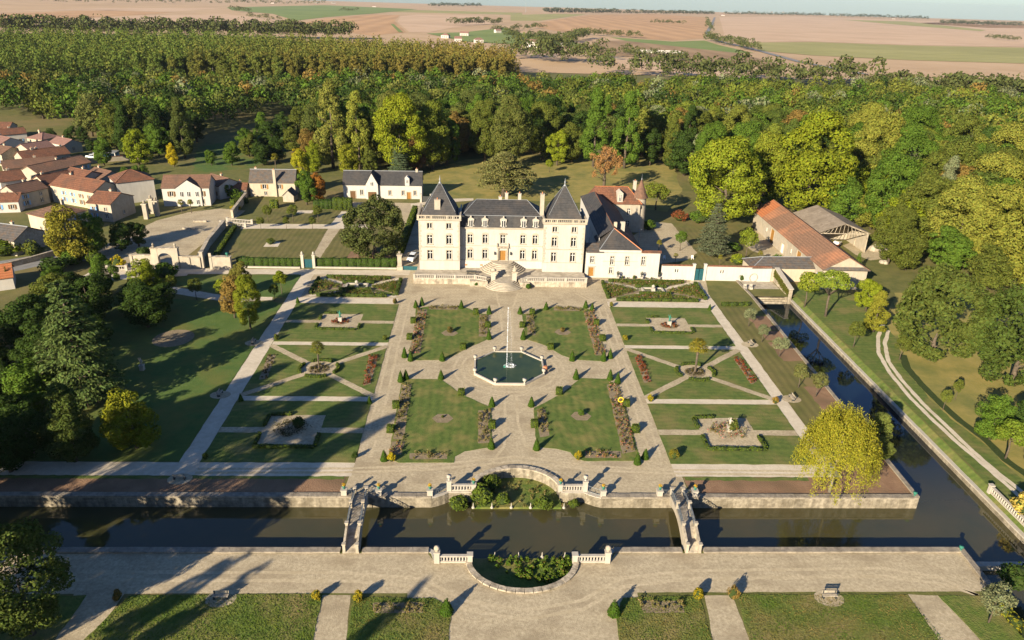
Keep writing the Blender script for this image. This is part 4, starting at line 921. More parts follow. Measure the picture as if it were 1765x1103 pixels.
# ================================================================== BUILDINGS
class Local:
    """frame for a wall plane: origin, direction u (2D) along the wall, outward normal to its right"""
    def __init__(s, x, y, z, ux, uy): s.o = Vector((x, y, z)); s.u = Vector((ux, uy, 0)); s.n = Vector((uy, -ux, 0))
    def p(s, u, v, d=0.0): q = s.o + s.u * u + s.n * d; return (q.x, q.y, q.z + v)
def wall_plane(mb, F, W, H, openings, depth=0.22, top=None):
    us = sorted({0, W} | {a for o in openings for a in o[:2]}); vs_ = sorted({0, H} | {a for o in openings for a in o[2:4]})
    for i in range(len(us) - 1):
        for j in range(len(vs_) - 1):
            cu, cv = (us[i] + us[i + 1]) / 2, (vs_[j] + vs_[j + 1]) / 2
            if any(o[0] < cu < o[1] and o[2] < cv < o[3] for o in openings): continue
            mb.add([F.p(us[i], vs_[j]), F.p(us[i + 1], vs_[j]), F.p(us[i + 1], vs_[j + 1]), F.p(us[i], vs_[j + 1])], [(0, 1, 2, 3)])
    for (a, b, c, e) in [o[:4] for o in openings]:
        for q in (((a, c), (b, c)), ((b, c), (b, e)), ((b, e), (a, e)), ((a, e), (a, c))):
            (u0, v0), (u1, v1) = q
            mb.add([F.p(u0, v0), F.p(u1, v1), F.p(u1, v1, -depth), F.p(u0, v0, -depth)], [(0, 1, 2, 3)])
    if top: mb.add([F.p(0, H), F.p(W, H), F.p(top[0], top[1])], [(0, 1, 2)])
def fbox(mb, F, u0, u1, v0, v1, d0, d1):
    v = [F.p(u, vv, d) for d in (d0, d1) for vv in (v0, v1) for u in (u0, u1)]
    mb.add(v, [(0, 2, 3, 1), (4, 5, 7, 6), (0, 1, 5, 4), (1, 3, 7, 5), (3, 2, 6, 7), (2, 0, 4, 6)])
def window(parent, F, u0, u1, v0, v1, depth=0.22, style='cross', surround='white_stone', shutter=None, arch=False, sill=True):
    pane = MB(); fbox(pane, F, u0, u1, v0, v1, -depth - 0.06, -depth + 0.015)
    w = pane.build('window', 'glass', parent)
    fr = MB(); t = 0.05; um = (u0 + u1) / 2; d0, d1 = -depth + 0.016, -depth + 0.08
    fbox(fr, F, u0, u0 + t, v0, v1, d0, d1); fbox(fr, F, u1 - t, u1, v0, v1, d0, d1); fbox(fr, F, u0 + t, u1 - t, v0, v0 + t, d0, d1); fbox(fr, F, u0 + t, u1 - t, v1 - t, v1, d0, d1)
    if style in ('cross', 'bar'): fbox(fr, F, um - 0.05, um + 0.05, v0 + t, v1 - t, d0, d1 + 0.02)
    if style == 'cross':
        vm = v0 + (v1 - v0) * 0.70
        fbox(fr, F, u0 + t, um - 0.051, vm - 0.045, vm + 0.045, d0, d1 + 0.02); fbox(fr, F, um + 0.051, u1 - t, vm - 0.045, vm + 0.045, d0, d1 + 0.02)
    fr.build('frame', 'paint_white', w)
    if surround:
        s = MB(); g = 0.16
        fbox(s, F, u0 - g, u0, v0, v1, 0.0, 0.05); fbox(s, F, u1, u1 + g, v0, v1, 0.0, 0.05); fbox(s, F, u0 - g, u1 + g, v1, v1 + g, 0.0, 0.06)
        if arch:
            k = 8; c = (u0 + u1) / 2; r = (u1 - u0) / 2 + 0.14
            pts = [(c + r * math.cos(math.pi * i / k), v1 + g + 0.42 * math.sin(math.pi * i / k)) for i in range(k + 1)]
            vv = [F.p(a, b, 0.0) for a, b in pts] + [F.p(a, b, 0.07) for a, b in pts]; m = k + 1
            s.add(vv, [tuple(range(m))[::-1], tuple(range(m, 2 * m))] + [(i, (i + 1) % m, m + (i + 1) % m, m + i) for i in range(m)])
        if sill: fbox(s, F, u0 - 0.22, u1 + 0.22, v0 - 0.15, v0, 0.0, 0.16)
        s.build('surround', surround, w)
    if shutter:
        for (a, b) in ((u0 - 0.62, u0 - 0.17), (u1 + 0.17, u1 + 0.62)):
            s = MB(); fbox(s, F, a, b, v0, v1, 0.005, 0.06); s.build('shutter', shutter, w)
    return w
def door(parent, F, u0, u1, v0, v1, m='oak', depth=0.2, surround='white_stone'):
    d = MB(); fbox(d, F, u0, u1, v0, v1, -depth - 0.06, -depth + 0.02); o = d.build('door', m, parent)
    k = max(2, round((u1 - u0) / 0.35)); b = MB()
    for i in range(k):
        a = u0 + (u1 - u0) * i / k; fbox(b, F, a + 0.02, u0 + (u1 - u0) * (i + 1) / k - 0.02, v0 + 0.05, v1 - 0.05, -depth + 0.021, -depth + 0.05)
    b.build('panel', m, o)
    if surround:
        s = MB(); g = 0.22; fbox(s, F, u0 - g, u0, v0, v1, 0, 0.07); fbox(s, F, u1, u1 + g, v0, v1, 0, 0.07); fbox(s, F, u0 - g, u1 + g, v1, v1 + g, 0, 0.08); s.build('surround', surround, o)
    return o
def hip_roof(x0, x1, y0, y1, ze, zr, r0, r1, drop=0.12):
    """solid hipped roof; r0, r1 = ridge end points (x, y)"""
    v = [(x0, y0, ze), (x1, y0, ze), (x1, y1, ze), (x0, y1, ze), (x0, y0, ze - drop), (x1, y0, ze - drop), (x1, y1, ze - drop), (x0, y1, ze - drop), (r0[0], r0[1], zr), (r1[0], r1[1], zr)]
    horiz = abs(r1[0] - r0[0]) >= abs(r1[1] - r0[1])
    f = [(4, 7, 6, 5), (0, 4, 5, 1), (1, 5, 6, 2), (2, 6, 7, 3), (3, 7, 4, 0)]
    if horiz: f += [(0, 1, 9, 8), (1, 2, 9), (2, 3, 8, 9), (3, 0, 8)]
    else: f += [(0, 1, 8), (1, 2, 9, 8), (2, 3, 9), (3, 0, 8, 9)]
    return MB().add(v, f)
def chimney(parent, x, y, z0, z1, w=0.7, d=0.6, m='render_cream'):
    c = MB().box(x - w / 2, x + w / 2, y - d / 2, y + d / 2, z0, z1).box(x - w / 2 - 0.07, x + w / 2 + 0.07, y - d / 2 - 0.07, y + d / 2 + 0.07, z1, z1 + 0.15).build('chimney', m, parent)
    MB().lathe([(0.13, 0), (0.10, 0.4)], 7, (x, y, z1 + 0.15)).build('chimney_pot', 'terracotta', c)

# ------------------------------------------------------------------ terrace and château
TZ = 1.25
t = thing('terrace', 'stone terrace with white balustrade in front of the great house', 'terrace')
MB().prism([(-20.2, 41.9), (-3.3, 41.3), (-2.4, 43.4), (3.0, 43.4), (4.0, 41.0), (19.2, 40.8), (19.2, 62), (-20.2, 62)], -0.2, TZ).build('platform', 'step_stone', t)
MB().box(-20.45, -3.3, 41.55, 41.88, -0.2, TZ + 0.02).build('front_wall', 'weathered', t); MB().box(3.9, 19.45, 40.55, 40.98, -0.2, TZ + 0.02).build('front_wall', 'weathered', t)
MB().box(-20.5, -20.16, 41.6, 47.2, -0.2, TZ + 0.01).build('side_wall', 'weathered', t); MB().box(19.16, 19.5, 40.6, 46.8, -0.2, TZ + 0.01).build('side_wall', 'weathered', t)
balustrade(t, (-20.2, 41.72), (-6.6, 41.72), TZ + 0.02, 0.42); balustrade(t, (-6.2, 41.72), (-3.6, 40.6), TZ + 0.02, 0.42); balustrade(t, (4.2, 39.9), (5.3, 40.5), TZ + 0.02, 0.42); balustrade(t, (5.7, 40.77), (19.2, 40.77), TZ + 0.02, 0.42)
for (x, y) in ((-20.3, 41.72), (-15.5, 41.72), (-11, 41.72), (-6.4, 41.72), (5.5, 40.77), (10, 40.77), (14.6, 40.77), (19.3, 40.77)): post(t, x, y, TZ - 0.1, 0.42, 1.05, 'post')
MB().box(-7.5, -3.4, 40.3, 41.6, -0.2, TZ).build('stair_cheek', 'weathered', t); MB().box(4.0, 6.2, 39.7, 40.8, -0.2, TZ).build('stair_cheek', 'weathered', t)
# lower fan of steps, pillars, upper fan of steps
t = thing('lower_steps', 'fan of curved stone steps rising from the gravel to the terrace', 'steps', (0.35, 41.4, 0))
for i in range(6):
    r = 4.4 - i * 0.4; z1 = TZ * (i + 1) / 6
    MB().prism([(r * math.cos(a) * 1.05, r * math.sin(a) * 0.95) for a in [math.pi + math.pi * k / 18 for k in range(19)]] + [(r * 1.05, 2.0), (-r * 1.05, 2.0)], 0 if i == 0 else TZ * i / 6 - 0.02, z1).build('step', 'step_stone', t)
t = thing('upper_steps', 'fan of curved stone steps from the terrace up to the oak door', 'steps', (0.1, 49.2, TZ))
for i in range(7):
    r = 5.4 - i * 0.45; z1 = 1.93 * (i + 1) / 7
    MB().prism([(r * math.cos(a) * 0.98, r * math.sin(a) * 1.0) for a in [math.pi + math.pi * k / 20 for k in range(21)]], 0 if i == 0 else 1.93 * i / 7 - 0.02, z1).build('step', 'step_stone', t)
for (x, y, lab, lab2) in ((-2.15, 41.9, 'tall white stone pedestal left of the lower steps', 'pale stone group on the pedestal left of the lower steps'), (2.75, 41.6, 'tall white stone pedestal right of the lower steps', 'pale stone figure on the pedestal right of the lower steps')):
    t = thing('pedestal', lab, 'pedestal', (x, y, 0)); MB().box(-0.65, 0.65, -0.65, 0.65, -0.1, 0.45).build('base', 'white_stone', t); MB().box(-0.5, 0.5, -0.5, 0.5, 0.45, 3.1).build('shaft', 'white_stone', t); MB().box(-0.72, 0.72, -0.72, 0.72, 3.1, 3.35).build('cap', 'weathered', t)
    s = thing('statue', lab2, 'statue', (x, y, 3.35))
    MB().lathe([(0.55, 0), (0.6, 0.12), (0.42, 0.35), (0.46, 0.6), (0.26, 0.82), (0.18, 0.95), (0.22, 1.1), (0.14, 1.24), (0.02, 1.3)] if x > 0 else [(0.6, 0), (0.62, 0.15), (0.5, 0.35), (0.3, 0.5), (0.05, 0.75)], 9, squash=0.75).build('body', 'limestone', s, smooth=True)
    if x > 0:
        for k in (-1, 1): MB().tube([(0.2 * k, 0, 0.9), (0.42 * k, -0.12, 0.65), (0.3 * k, -0.32, 0.45)], [0.09, 0.075, 0.05], 6).build('arm', 'limestone', s, smooth=True)

CH = thing('chateau', 'grand pale château with two slate pyramid towers and a mansard centre', 'château', (0, 0, TZ))
def ch(mb, name, m, parent=None, smooth=False): return mb.build(name, m, parent or CH, smooth=smooth)
B0 = -0.1   # local z (terrace level = 0)
def tower(x0, x1, yf, depth, chim, dz=0.0):
    W = x1 - x0; H = 12.05 + dz
    w1, w2 = W * 0.265, W * 0.735
    ops = []
    for c in (w1, w2):
        ops += [(c - 0.6, c + 0.6, 2.62, 4.85), (c - 0.6, c + 0.6, 6.4, 8.55), (c - 0.55, c + 0.55, 10.15 + dz, 11.45 + dz)]
    F = Local(x0, yf, 0, 1, 0)
    mb = MB(); wall_plane(mb, F, W, H, ops, 0.3)
    Fl = Local(x0, yf + depth, 0, 0, -1); opl = [(depth * 0.5 - 0.6, depth * 0.5 + 0.6, a, b) for a, b in ((2.62, 4.85), (6.4, 8.55))]
    wall_plane(mb, Fl, depth, H, opl if x0 < 0 else [], 0.3)
    Fr = Local(x1, yf, 0, 0, 1); wall_plane(mb, Fr, depth, H, [], 0.3)
    Fb = Local(x1, yf + depth, 0, -1, 0); wall_plane(mb, Fb, W, H, [], 0.3)
    body = ch(mb, 'tower', 'render')
    if x0 < 0:
        for (a, b, c, e) in opl: window(CH, Fl, a, b, c, e, 0.3, surround='limestone', arch=True)
    for i, o in enumerate(ops): window(CH, F, *o, 0.3, 'cross' if i % 3 < 2 else 'bar', 'limestone', arch=(i % 3 == 1))
    trim = MB()
    fbox(trim, F, -0.06, W + 0.06, 5.55, 5.72, 0.003, 0.1); fbox(trim, F, -0.05, W + 0.05, 2.28, 2.42, 0.004, 0.07)
    fbox(trim, Fl, 0.0, depth, 5.55, 5.72, 0.003, 0.1)
    for c in (w1, w2): fbox(trim, F, c - 1.05, c + 1.05, 5.72, 5.86, 0.005, 0.14)
    ch(trim, 'string_course', 'limestone', body)
    q = MB()   # quoin stones at the corners
    for k in range(15):
        l = 0.55 if k % 2 else 0.35; z = 2.5 + k * 0.62
        if z + 0.5 > H - 0.2: break
        fbox(q, F, -0.03, l, z, z + 0.5, 0.002, 0.045); fbox(q, F, W - l, W + 0.03, z, z + 0.5, 0.002, 0.045)
    ch(q, 'quoins', 'limestone', body)
    cn = MB().box(x0 - 0.18, x1 + 0.18, yf - 0.18, yf + depth + 0.18, H, H + 0.16).box(x0 - 0.38, x1 + 0.38, yf - 0.38, yf + depth + 0.38, H + 0.16, H + 0.42)
    ch(cn, 'cornice', 'limestone', body)
    z = H + 0.42; bal = ch(MB().box(x0 - 0.3, x1 + 0.3, yf - 0.3, yf + 0.05, z, z + 0.12).box(x0 - 0.3, x0 + 0.05, yf + 0.05, yf + depth, z, z + 0.12).box(x1 - 0.05, x1 + 0.3, yf + 0.05, yf + depth, z, z + 0.12), 'parapet_base', 'limestone')
    balr = ch(MB().box(x0 - 0.32, x1 + 0.32, yf - 0.32, yf + 0.06, z + 0.72, z + 0.92).box(x0 - 0.32, x0 + 0.06, yf + 0.06, yf + depth, z + 0.72, z + 0.92).box(x1 - 0.06, x1 + 0.32, yf + 0.06, yf + depth, z + 0.72, z + 0.92), 'parapet_rail', 'limestone')
    n = 21
    for i in range(n):
        xx = x0 + W * (i + 0.5) / n
        if i in (3, 6, 14, 17): ch(MB().box(xx - 0.18, xx + 0.18, yf - 0.28, yf + 0.03, z + 0.12, z + 0.72), 'parapet_pier', 'limestone', bal)
        elif 0 < i < n - 1: obj('baluster', BALUSTER, bal, (xx, yf - 0.12, z + 0.12), 0, (0.9, 0.9, 0.91))
    for s_, xx in ((0, x0 - 0.12), (1, x1 + 0.12)):
        for i in range(14): obj('baluster', BALUSTER, bal, (xx, yf + 0.6 + depth * 0.92 * i / 14, z + 0.12), 0, (0.9, 0.9, 0.91))
    for xx in (x0 - 0.1, x1 + 0.1): ch(MB().box(xx - 0.25, xx + 0.25, yf - 0.36, yf + 0.14, z + 0.12, z + 1.0), 'parapet_pier', 'limestone', bal)
    cx_, cy_ = (x0 + x1) / 2, yf + depth / 2
    # pyramid: flared foot, then steep
    a, b = W / 2 - 0.62, depth / 2 - 0.62; zf = z + 0.3
    rf = MB()
    ring = lambda k, zz: [(cx_ - a * k, cy_ - b * k, zz), (cx_ + a * k, cy_ - b * k, zz), (cx_ + a * k, cy_ + b * k, zz), (cx_ - a * k, cy_ + b * k, zz)]
    v = ring(1.0, z) + ring(1.0, zf) + ring(0.89, zf + 1.15) + ring(0.02, 19.95); fs = [(3, 2, 1, 0), (12, 13, 14, 15)]
    for k in range(3):
        for i in range(4): fs.append((k * 4 + i, k * 4 + (i + 1) % 4, k * 4 + 4 + (i + 1) % 4, k * 4 + 4 + i))
    rf.add(v, fs); roof = ch(rf, 'roof', 'slate')
    rid = MB()
    for sx, sy in ((-1, -1), (1, -1), (1, 1), (-1, 1)): rid.tube([(cx_ + sx * a * 0.89, cy_ + sy * b * 0.89, zf + 1.16), (cx_ + sx * a * 0.02, cy_ + sy * b * 0.02, 19.97)], [0.045, 0.04], 5)
    ch(rid, 'hip_flashing', 'lead', roof)
    ch(MB().lathe([(0.3, 0), (0.34, 0.2), (0.14, 0.45), (0.12, 0.8), (0.24, 1.0), (0.08, 1.25), (0.03, 1.9)], 8, (cx_, cy_, 19.6)), 'finial', 'lead', roof, True)
    if chim == 'front':
        chimney(roof, cx_ - 0.45, yf + 1.7, z - 0.1, 16.5, 1.35, 0.8, 'limestone')
    else:
        chimney(roof, x0 - 0.45, yf + 3.6, 10.0, 17.9, 0.9, 1.3, 'limestone')
    return body
tower(-19.55, -10.05, 47.65, 9.6, 'front')
tower(9.6, 19.2, 47.3, 9.6, 'side', -0.3)
# central block
X0, X1, YF, DP, H = -10.3, 9.85, 49.45, 10.6, 9.75
F = Local(X0, YF, 0, 1, 0)
wx = [-7.65, -4.1, 0.1, 4.85, 7.75]
ops = [(x - X0 - 0.58, x - X0 + 0.58, 6.15, 8.3) for x in wx] + [(x - X0 - 0.58, x - X0 + 0.58, 2.35, 4.55) for x in wx if x != 0.1] + [(0.1 - X0 - 0.72, 0.1 - X0 + 0.72, 1.95, 4.4)]
mb = MB(); wall_plane(mb, F, X1 - X0, H, ops, 0.3)
wall_plane(mb, Local(X1, YF + DP, 0, -1, 0), X1 - X0, H, [], 0.3); wall_plane(mb, Local(X0, YF + DP, 0, 0, -1), DP, H, [], 0.3); wall_plane(mb, Local(X1, YF, 0, 0, 1), DP, H, [], 0.3)
body = ch(mb, 'wall', 'render')
for i, o in enumerate(ops[:-1]): window(CH, F, *o, 0.3, surround='limestone', arch=True)
door(CH, F, *ops[-1], 'oak', 0.28, 'limestone')
tr = MB(); W = X1 - X0
fbox(tr, F, 0.2, W - 0.2, 5.5, 5.62, 0.003, 0.08); fbox(tr, F, 0.2, W - 0.2, 1.86, 2.02, 0.004, 0.16); ch(tr, 'string_course', 'limestone', body)
pl = MB(); fbox(pl, F, 0.25, W - 0.25, -0.05, 1.86, 0.003, 0.12); ch(pl, 'plinth', 'render_white', body)
for x in (-8.6, -4.9):
    v = MB(); fbox(v, F, x - X0 - 0.3, x - X0 + 0.3, 0.55, 0.95, 0.121, 0.15); ch(v, 'cellar_vent', 'terracotta', body)
co = MB(); fbox(co, F, 0.0, W, H, H + 0.2, -0.4, 0.22); fbox(co, F, 0.0, W, H + 0.2, H + 0.38, -0.4, 0.36); ch(co, 'cornice', 'limestone', body)
# door case with balcony cornice
dc = MB(); u = 0.1 - X0
fbox(dc, F, u - 1.25, u - 0.98, 1.95, 5.2, 0.08, 0.34); fbox(dc, F, u + 0.98, u + 1.25, 1.95, 5.2, 0.08, 0.34); fbox(dc, F, u - 1.45, u + 1.45, 5.2, 5.45, 0.09, 0.55)
fbox(dc, F, u - 1.4, u - 1.2, 5.45, 6.3, 0.15, 0.4); fbox(dc, F, u + 1.2, u + 1.4, 5.45, 6.3, 0.15, 0.4); fbox(dc, F, u - 0.9, u + 0.9, 8.5, 8.72, 0.05, 0.25); ch(dc, 'door_case', 'weathered', body)
for k in (-1, 1):
    l = MB(); fbox(l, F, u + k * 1.9 - 0.14, u + k * 1.9 + 0.14, 3.5, 4.1, 0.2, 0.46); fbox(l, F, u + k * 1.9 - 0.03, u + k * 1.9 + 0.03, 4.1, 4.2, 0.003, 0.4); ch(l, 'wall_lantern', 'iron_dark', body)
# mansard
ze, zb, zr = H + 0.38, H + 3.05, 15.45
rg_ = lambda i, zz, e=0.0: [(X0 + i + e, YF + i - 0.15, zz), (X1 - i - e, YF + i - 0.15, zz), (X1 - i - e, YF + DP - i, zz), (X0 + i + e, YF + DP - i, zz)]
v = rg_(0.0, ze) + rg_(0.75, zb) ; yr = YF + DP / 2
v += [(X0 + 4.0, yr, zr), (X1 - 4.0, yr, zr)]
roof = ch(MB().add(v, [(3, 2, 1, 0)] + [(i, (i + 1) % 4, 4 + (i + 1) % 4, 4 + i) for i in range(4)] + [(4, 5, 9, 8), (5, 6, 9), (6, 7, 8, 9), (7, 4, 8)]), 'roof', 'slate')
fl = MB()
for a, b in ((4, 5), (5, 9), (8, 9), (4, 8)): fl.tube([v[a], v[b]], [0.07, 0.07], 5)
ch(fl, 'ridge_flashing', 'lead', roof)
for (x, y, z0, z1) in ((-0.6, yr + 0.2, 14.8, 16.0), (1.0, yr + 4.0, 13, 16.0), (4.2, yr + 4.0, 13, 15.9)): chimney(roof, x, y, z0, z1, 0.75, 0.6, 'white_stone')
for x in (-7.5, -4.2, 0.15, 4.9, 7.75):
    Fd = Local(x - 0.95, YF - 0.08, 0, 1, 0); m = MB()
    z0 = ze + 0.02
    body_d = [(0.0, z0), (1.9, z0), (1.55, z0 + 0.75), (1.7, z0 + 1.55), (1.75, z0 + 1.95), (0.95, z0 + 2.35), (0.15, z0 + 1.95), (0.2, z0 + 1.55), (0.35, z0 + 0.75)]
    k = len(body_d); vv = [Fd.p(a, b, 0.0) for a, b in body_d] + [Fd.p(a, b, -1.3) for a, b in body_d]
    m.add(vv, [tuple(range(k)), tuple(range(k, 2 * k))[::-1]] + [(i, k + i, k + (i + 1) % k, (i + 1) % k) for i in range(k)])
    fbox(m, Fd, 0.8, 1.1, z0 + 2.3, z0 + 2.75, -0.2, 0.1)
    dm = ch(m, 'dormer', 'white_stone', roof)
    window(CH, Local(x - 0.95, YF - 0.08, 0, 1, 0), 0.52, 1.38, z0 + 0.12, z0 + 1.72, -0.1, 'bar', None)
# links behind, between towers and centre
for x0, x1 in ((-10.6, -9.6), (9.2, 9.9)): ch(MB().box(x0, x1, 51.5, 58, 0, 9.6), 'link_wall', 'render_cream')
# things on the terrace
for i, (x, y, lab) in enumerate(((-6.0, 40.7, 'clipped ball bush at the left foot of the terrace steps'), (5.9, 39.3, 'clipped ball bush at the right foot of the terrace steps'))):
    rg = np.random.default_rng(i); d = rand_dirs(rg, 420); d[:, 2] = np.abs(d[:, 2]) * 1.5 - 0.5
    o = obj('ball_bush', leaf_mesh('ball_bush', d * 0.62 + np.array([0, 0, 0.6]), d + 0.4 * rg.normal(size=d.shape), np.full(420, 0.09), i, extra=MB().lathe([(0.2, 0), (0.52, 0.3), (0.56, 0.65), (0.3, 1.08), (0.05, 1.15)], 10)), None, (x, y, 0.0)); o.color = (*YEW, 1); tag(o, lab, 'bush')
t = thing('garden_table', 'dark table with benches on the left side of the terrace', 'table', (-7.2, 45.0, TZ))
MB().box(-1.2, 1.2, -0.5, 0.5, 0.68, 0.76).build('table_top', 'iron_dark', t)
for x in (-1, 1):
    for y in (-0.4, 0.4): MB().box(x - 0.05, x + 0.05, y - 0.05, y + 0.05, 0, 0.68).build('leg', 'iron_dark', t)
for y in (-0.95, 0.95): MB().box(-1.1, 1.1, y - 0.15, y + 0.15, 0.36, 0.44).box(-0.9, -0.8, y - 0.1, y + 0.1, 0, 0.36).box(0.8, 0.9, y - 0.1, y + 0.1, 0, 0.36).build('bench', 'iron_dark', t)

# ------------------------------------------------------------------ generic house
def house(label, cx_, cy_, rot, L, W, eave, ridge, roof='gable', rm='tile', wm='render_cream', wins=(), doors=(), chims=(), cat='house', name='house', over=0.3, z=0.0, hipin=None):
    """length L along local x, width W along local y; front faces local -y; wins = (face, u, v, w, h, shutter)"""
    t = thing(name, label, cat, (cx_, cy_, z), rot)
    x0, x1, y0, y1 = -L / 2, L / 2, -W / 2, W / 2
    FF = {'f': (Local(x0, y0, 0, 1, 0), L), 'b': (Local(x1, y1, 0, -1, 0), L), 'l': (Local(x0, y1, 0, 0, -1), W), 'r': (Local(x1, y0, 0, 0, 1), W)}
    mb = MB()
    for k, (F, w) in FF.items():
        ops = [(u - ww / 2, u + ww / 2, v, v + hh) for (f, u, v, ww, hh, *_) in list(wins) + list(doors) if f == k]
        top = (w / 2, ridge) if roof == 'gable' and k in 'lr' else None
        wall_plane(mb, F, w, eave, ops, 0.18, top)
    mb.build('wall', wm, t)
    for (f, u, v, ww, hh, *sh) in wins: window(t, FF[f][0], u - ww / 2, u + ww / 2, v, v + hh, 0.18, 'bar', 'limestone' if ww > 0.6 else None, sh[0] if sh else None)
    for (f, u, v, ww, hh, *sh) in doors: door(t, FF[f][0], u - ww / 2, u + ww / 2, v, v + hh, sh[0] if sh else 'wood_dark', 0.16, 'limestone')
    if roof == 'gable':
        sl = (ridge - eave) / (W / 2); d = over * sl; th = 0.16
        rb = MB()
        for s in (-1, 1):
            ye = s * (W / 2 + over); a = [(x0 - over * 0.7, ye, eave - d + 0.03), (x1 + over * 0.7, ye, eave - d + 0.03), (x1 + over * 0.7, 0, ridge + 0.03), (x0 - over * 0.7, 0, ridge + 0.03)]
            b = [(p[0], p[1], p[2] + th) for p in a]
            fs = [(0, 1, 2, 3), (7, 6, 5, 4), (0, 4, 5, 1), (1, 5, 6, 2), (3, 7, 4, 0)]
            if s > 0: fs = [q[::-1] for q in fs]
            rb.add(a + b, fs)
        r = rb.build('roof', rm, t)
        MB().tube([(x0 - over * 0.7, 0, ridge + 0.2), (x1 + over * 0.7, 0, ridge + 0.2)], [0.12, 0.12], 6).build('ridge_tiles', 'lead' if 'slate' in rm else rm, r)
    else:
        hi = W / 2 if hipin is None else hipin
        r = hip_roof(x0 - over, x1 + over, y0 - over, y1 + over, eave + 0.05, ridge, (x0 + hi, 0), (x1 - hi, 0)).build('roof', rm, t)
        e = MB()
        for p, q in (((x0 + hi, 0, ridge), (x1 - hi, 0, ridge)), ((x0 - over, y0 - over, eave + 0.05), (x0 + hi, 0, ridge)), ((x1 + over, y0 - over, eave + 0.05), (x1 - hi, 0, ridge)), ((x0 - over, y1 + over, eave + 0.05), (x0 + hi, 0, ridge)), ((x1 + over, y1 + over, eave + 0.05), (x1 - hi, 0, ridge))): e.tube([p, q], [0.1, 0.1], 5)
        e.build('ridge_tiles', 'lead' if 'slate' in rm else rm, r)
    for (x, y, h) in chims: chimney(r, x, y, eave, ridge + h, 0.7, 0.55)
    return t

# ------------------------------------------------------------------ right wing of the château
RW = thing('wing_house', 'white wing beside the right tower with slate hipped front and long roof', 'house')
F = Local(19.9, 47.2, 0, 1, 0); W = 17.6; H = 6.35
ops = [(1.0, 1.9, 1.0 + 2.75, 1.0 + 4.3), (5.8, 6.65, 3.3, 5.4), (9.4, 10.25, 3.3, 5.4), (13.3, 14.15, 3.3, 5.4), (5.75, 6.55, 1.1, 2.6)]
dops = [(0.75, 1.95, 0.35, 2.6)]
mb = MB(); wall_plane(mb, F, W, H, ops + dops, 0.22)
wall_plane(mb, Local(19.9, 56, 0, 0, -1), 8.8, H, [], 0.2); wall_plane(mb, Local(37.5, 47.2, 0, 0, 1), 0.7, H, [], 0.2); wall_plane(mb, Local(37.5, 47.9, 0, -1, 0), 4.6, H, [], 0.2); wall_plane(mb, Local(32.9, 47.9, 0, 0, 1), 36.6, 7.05, [], 0.2)
body = mb.build('wall', 'render_white', RW)
for o in ops: window(RW, F, *o, 0.22, 'cross', 'limestone', None)
for o in dops: door(RW, F, *o, 'oak', 0.18, 'limestone')
tr = MB(); fbox(tr, F, 4.0, 12.5, 4.15, 4.22, 0.002, 0.05); fbox(tr, F, 0.5, 2.4, 2.72, 2.86, 0.003, 0.16); tr.build('string_course', 'limestone', body)
MB().box(19.9, 37.7, 47.05, 47.45, 6.35, 6.42).build('eaves_board', 'white_stone', body)
# front hip
v = [(22.9, 46.95, 7.1), (33.0, 46.95, 7.1), (33.0, 57, 7.1), (22.9, 57, 7.1), (26.8, 51.6, 11.0), (26.8, 57, 11.0)]
r = MB().add(v, [(0, 1, 4), (3, 0, 4, 5), (3, 2, 1, 0), (2, 3, 5)]).build('roof', 'slate', RW)
MB().tube([v[0], v[4]], [0.09, 0.09], 5).tube([v[4], v[5]], [0.09, 0.09], 5).build('hip_flashing', 'lead', r); MB().tube([v[1], v[4]], [0.11, 0.11], 5).build('ridge_tiles', 'terracotta', r)
MB().box(22.95, 32.95, 47.22, 47.6, 6.4, 7.08).build('wall_head', 'render_white', RW)
# low lean-to by the tower and tiled coping on the right
MB().add([(19.9, 46.95, 6.45), (24.0, 46.95, 6.45), (24.0, 50.4, 7.7), (19.9, 50.4, 7.7), (19.9, 46.95, 6.3), (24.0, 46.95, 6.3), (24.0, 50.4, 6.3), (19.9, 50.4, 6.3)], [(0, 1, 2, 3), (7, 6, 5, 4), (0, 4, 5, 1), (1, 5, 6, 2), (2, 6, 7, 3), (3, 7, 4, 0)]).build('lean_to_roof', 'slate_old', RW)
MB().add([(33.0, 46.9, 6.43), (37.8, 46.9, 6.43), (37.8, 47.7, 6.85), (33.0, 47.7, 6.85), (37.8, 48.6, 6.43), (33.0, 48.6, 6.43)], [(0, 1, 2, 3), (3, 2, 4, 5), (0, 5, 4, 1), (1, 4, 2), (0, 3, 5)]).build('tile_coping', 'tile', RW)
# long range running back: slate to the west, brown tile to the east
v = [(23.3, 51.5, 8.6), (33.05, 46.9, 7.12), (33.05, 85, 7.12), (23.3, 91, 8.6), (26.8, 51.6, 11.05), (26.2, 83, 12.1)]
MB().add(v, [(3, 0, 4, 5)]).build('slate_slope', 'slate', RW); MB().add(v, [(1, 2, 5, 4)]).build('tile_slope', 'tile_brown', RW); MB().add(v, [(2, 3, 5)]).build('hip_end', 'slate', RW)
MB().tube([v[4], v[5]], [0.12, 0.12], 6).build('ridge_tiles', 'tile', RW)
Fl = Local(23.5, 90.8, 0, 0, -1); opl = [(u, u + 0.9, 4.6, 6.6) for u in (22, 26, 30, 34)] + [(u, u + 0.9, 1.6, 3.4) for u in (22, 26, 30, 34)]
mb = MB(); wall_plane(mb, Fl, 39.2, 8.55, opl, 0.2); wall_plane(mb, Local(31, 90.8, 0, -1, 0), 7.5, 7.15, [], 0.2); mb.build('back_range_wall', 'render_white', RW)
for o in opl: window(RW, Fl, *o, 0.2, 'bar', None)
rr = MB().box(27.0, 27.7, 53.2, 53.8, 9.0, 12.0).build('chimney', 'render_cream', RW); rr = MB().box(28.9, 30.0, 55, 55.7, 8.0, 11.6).build('chimney', 'white_stone', RW)
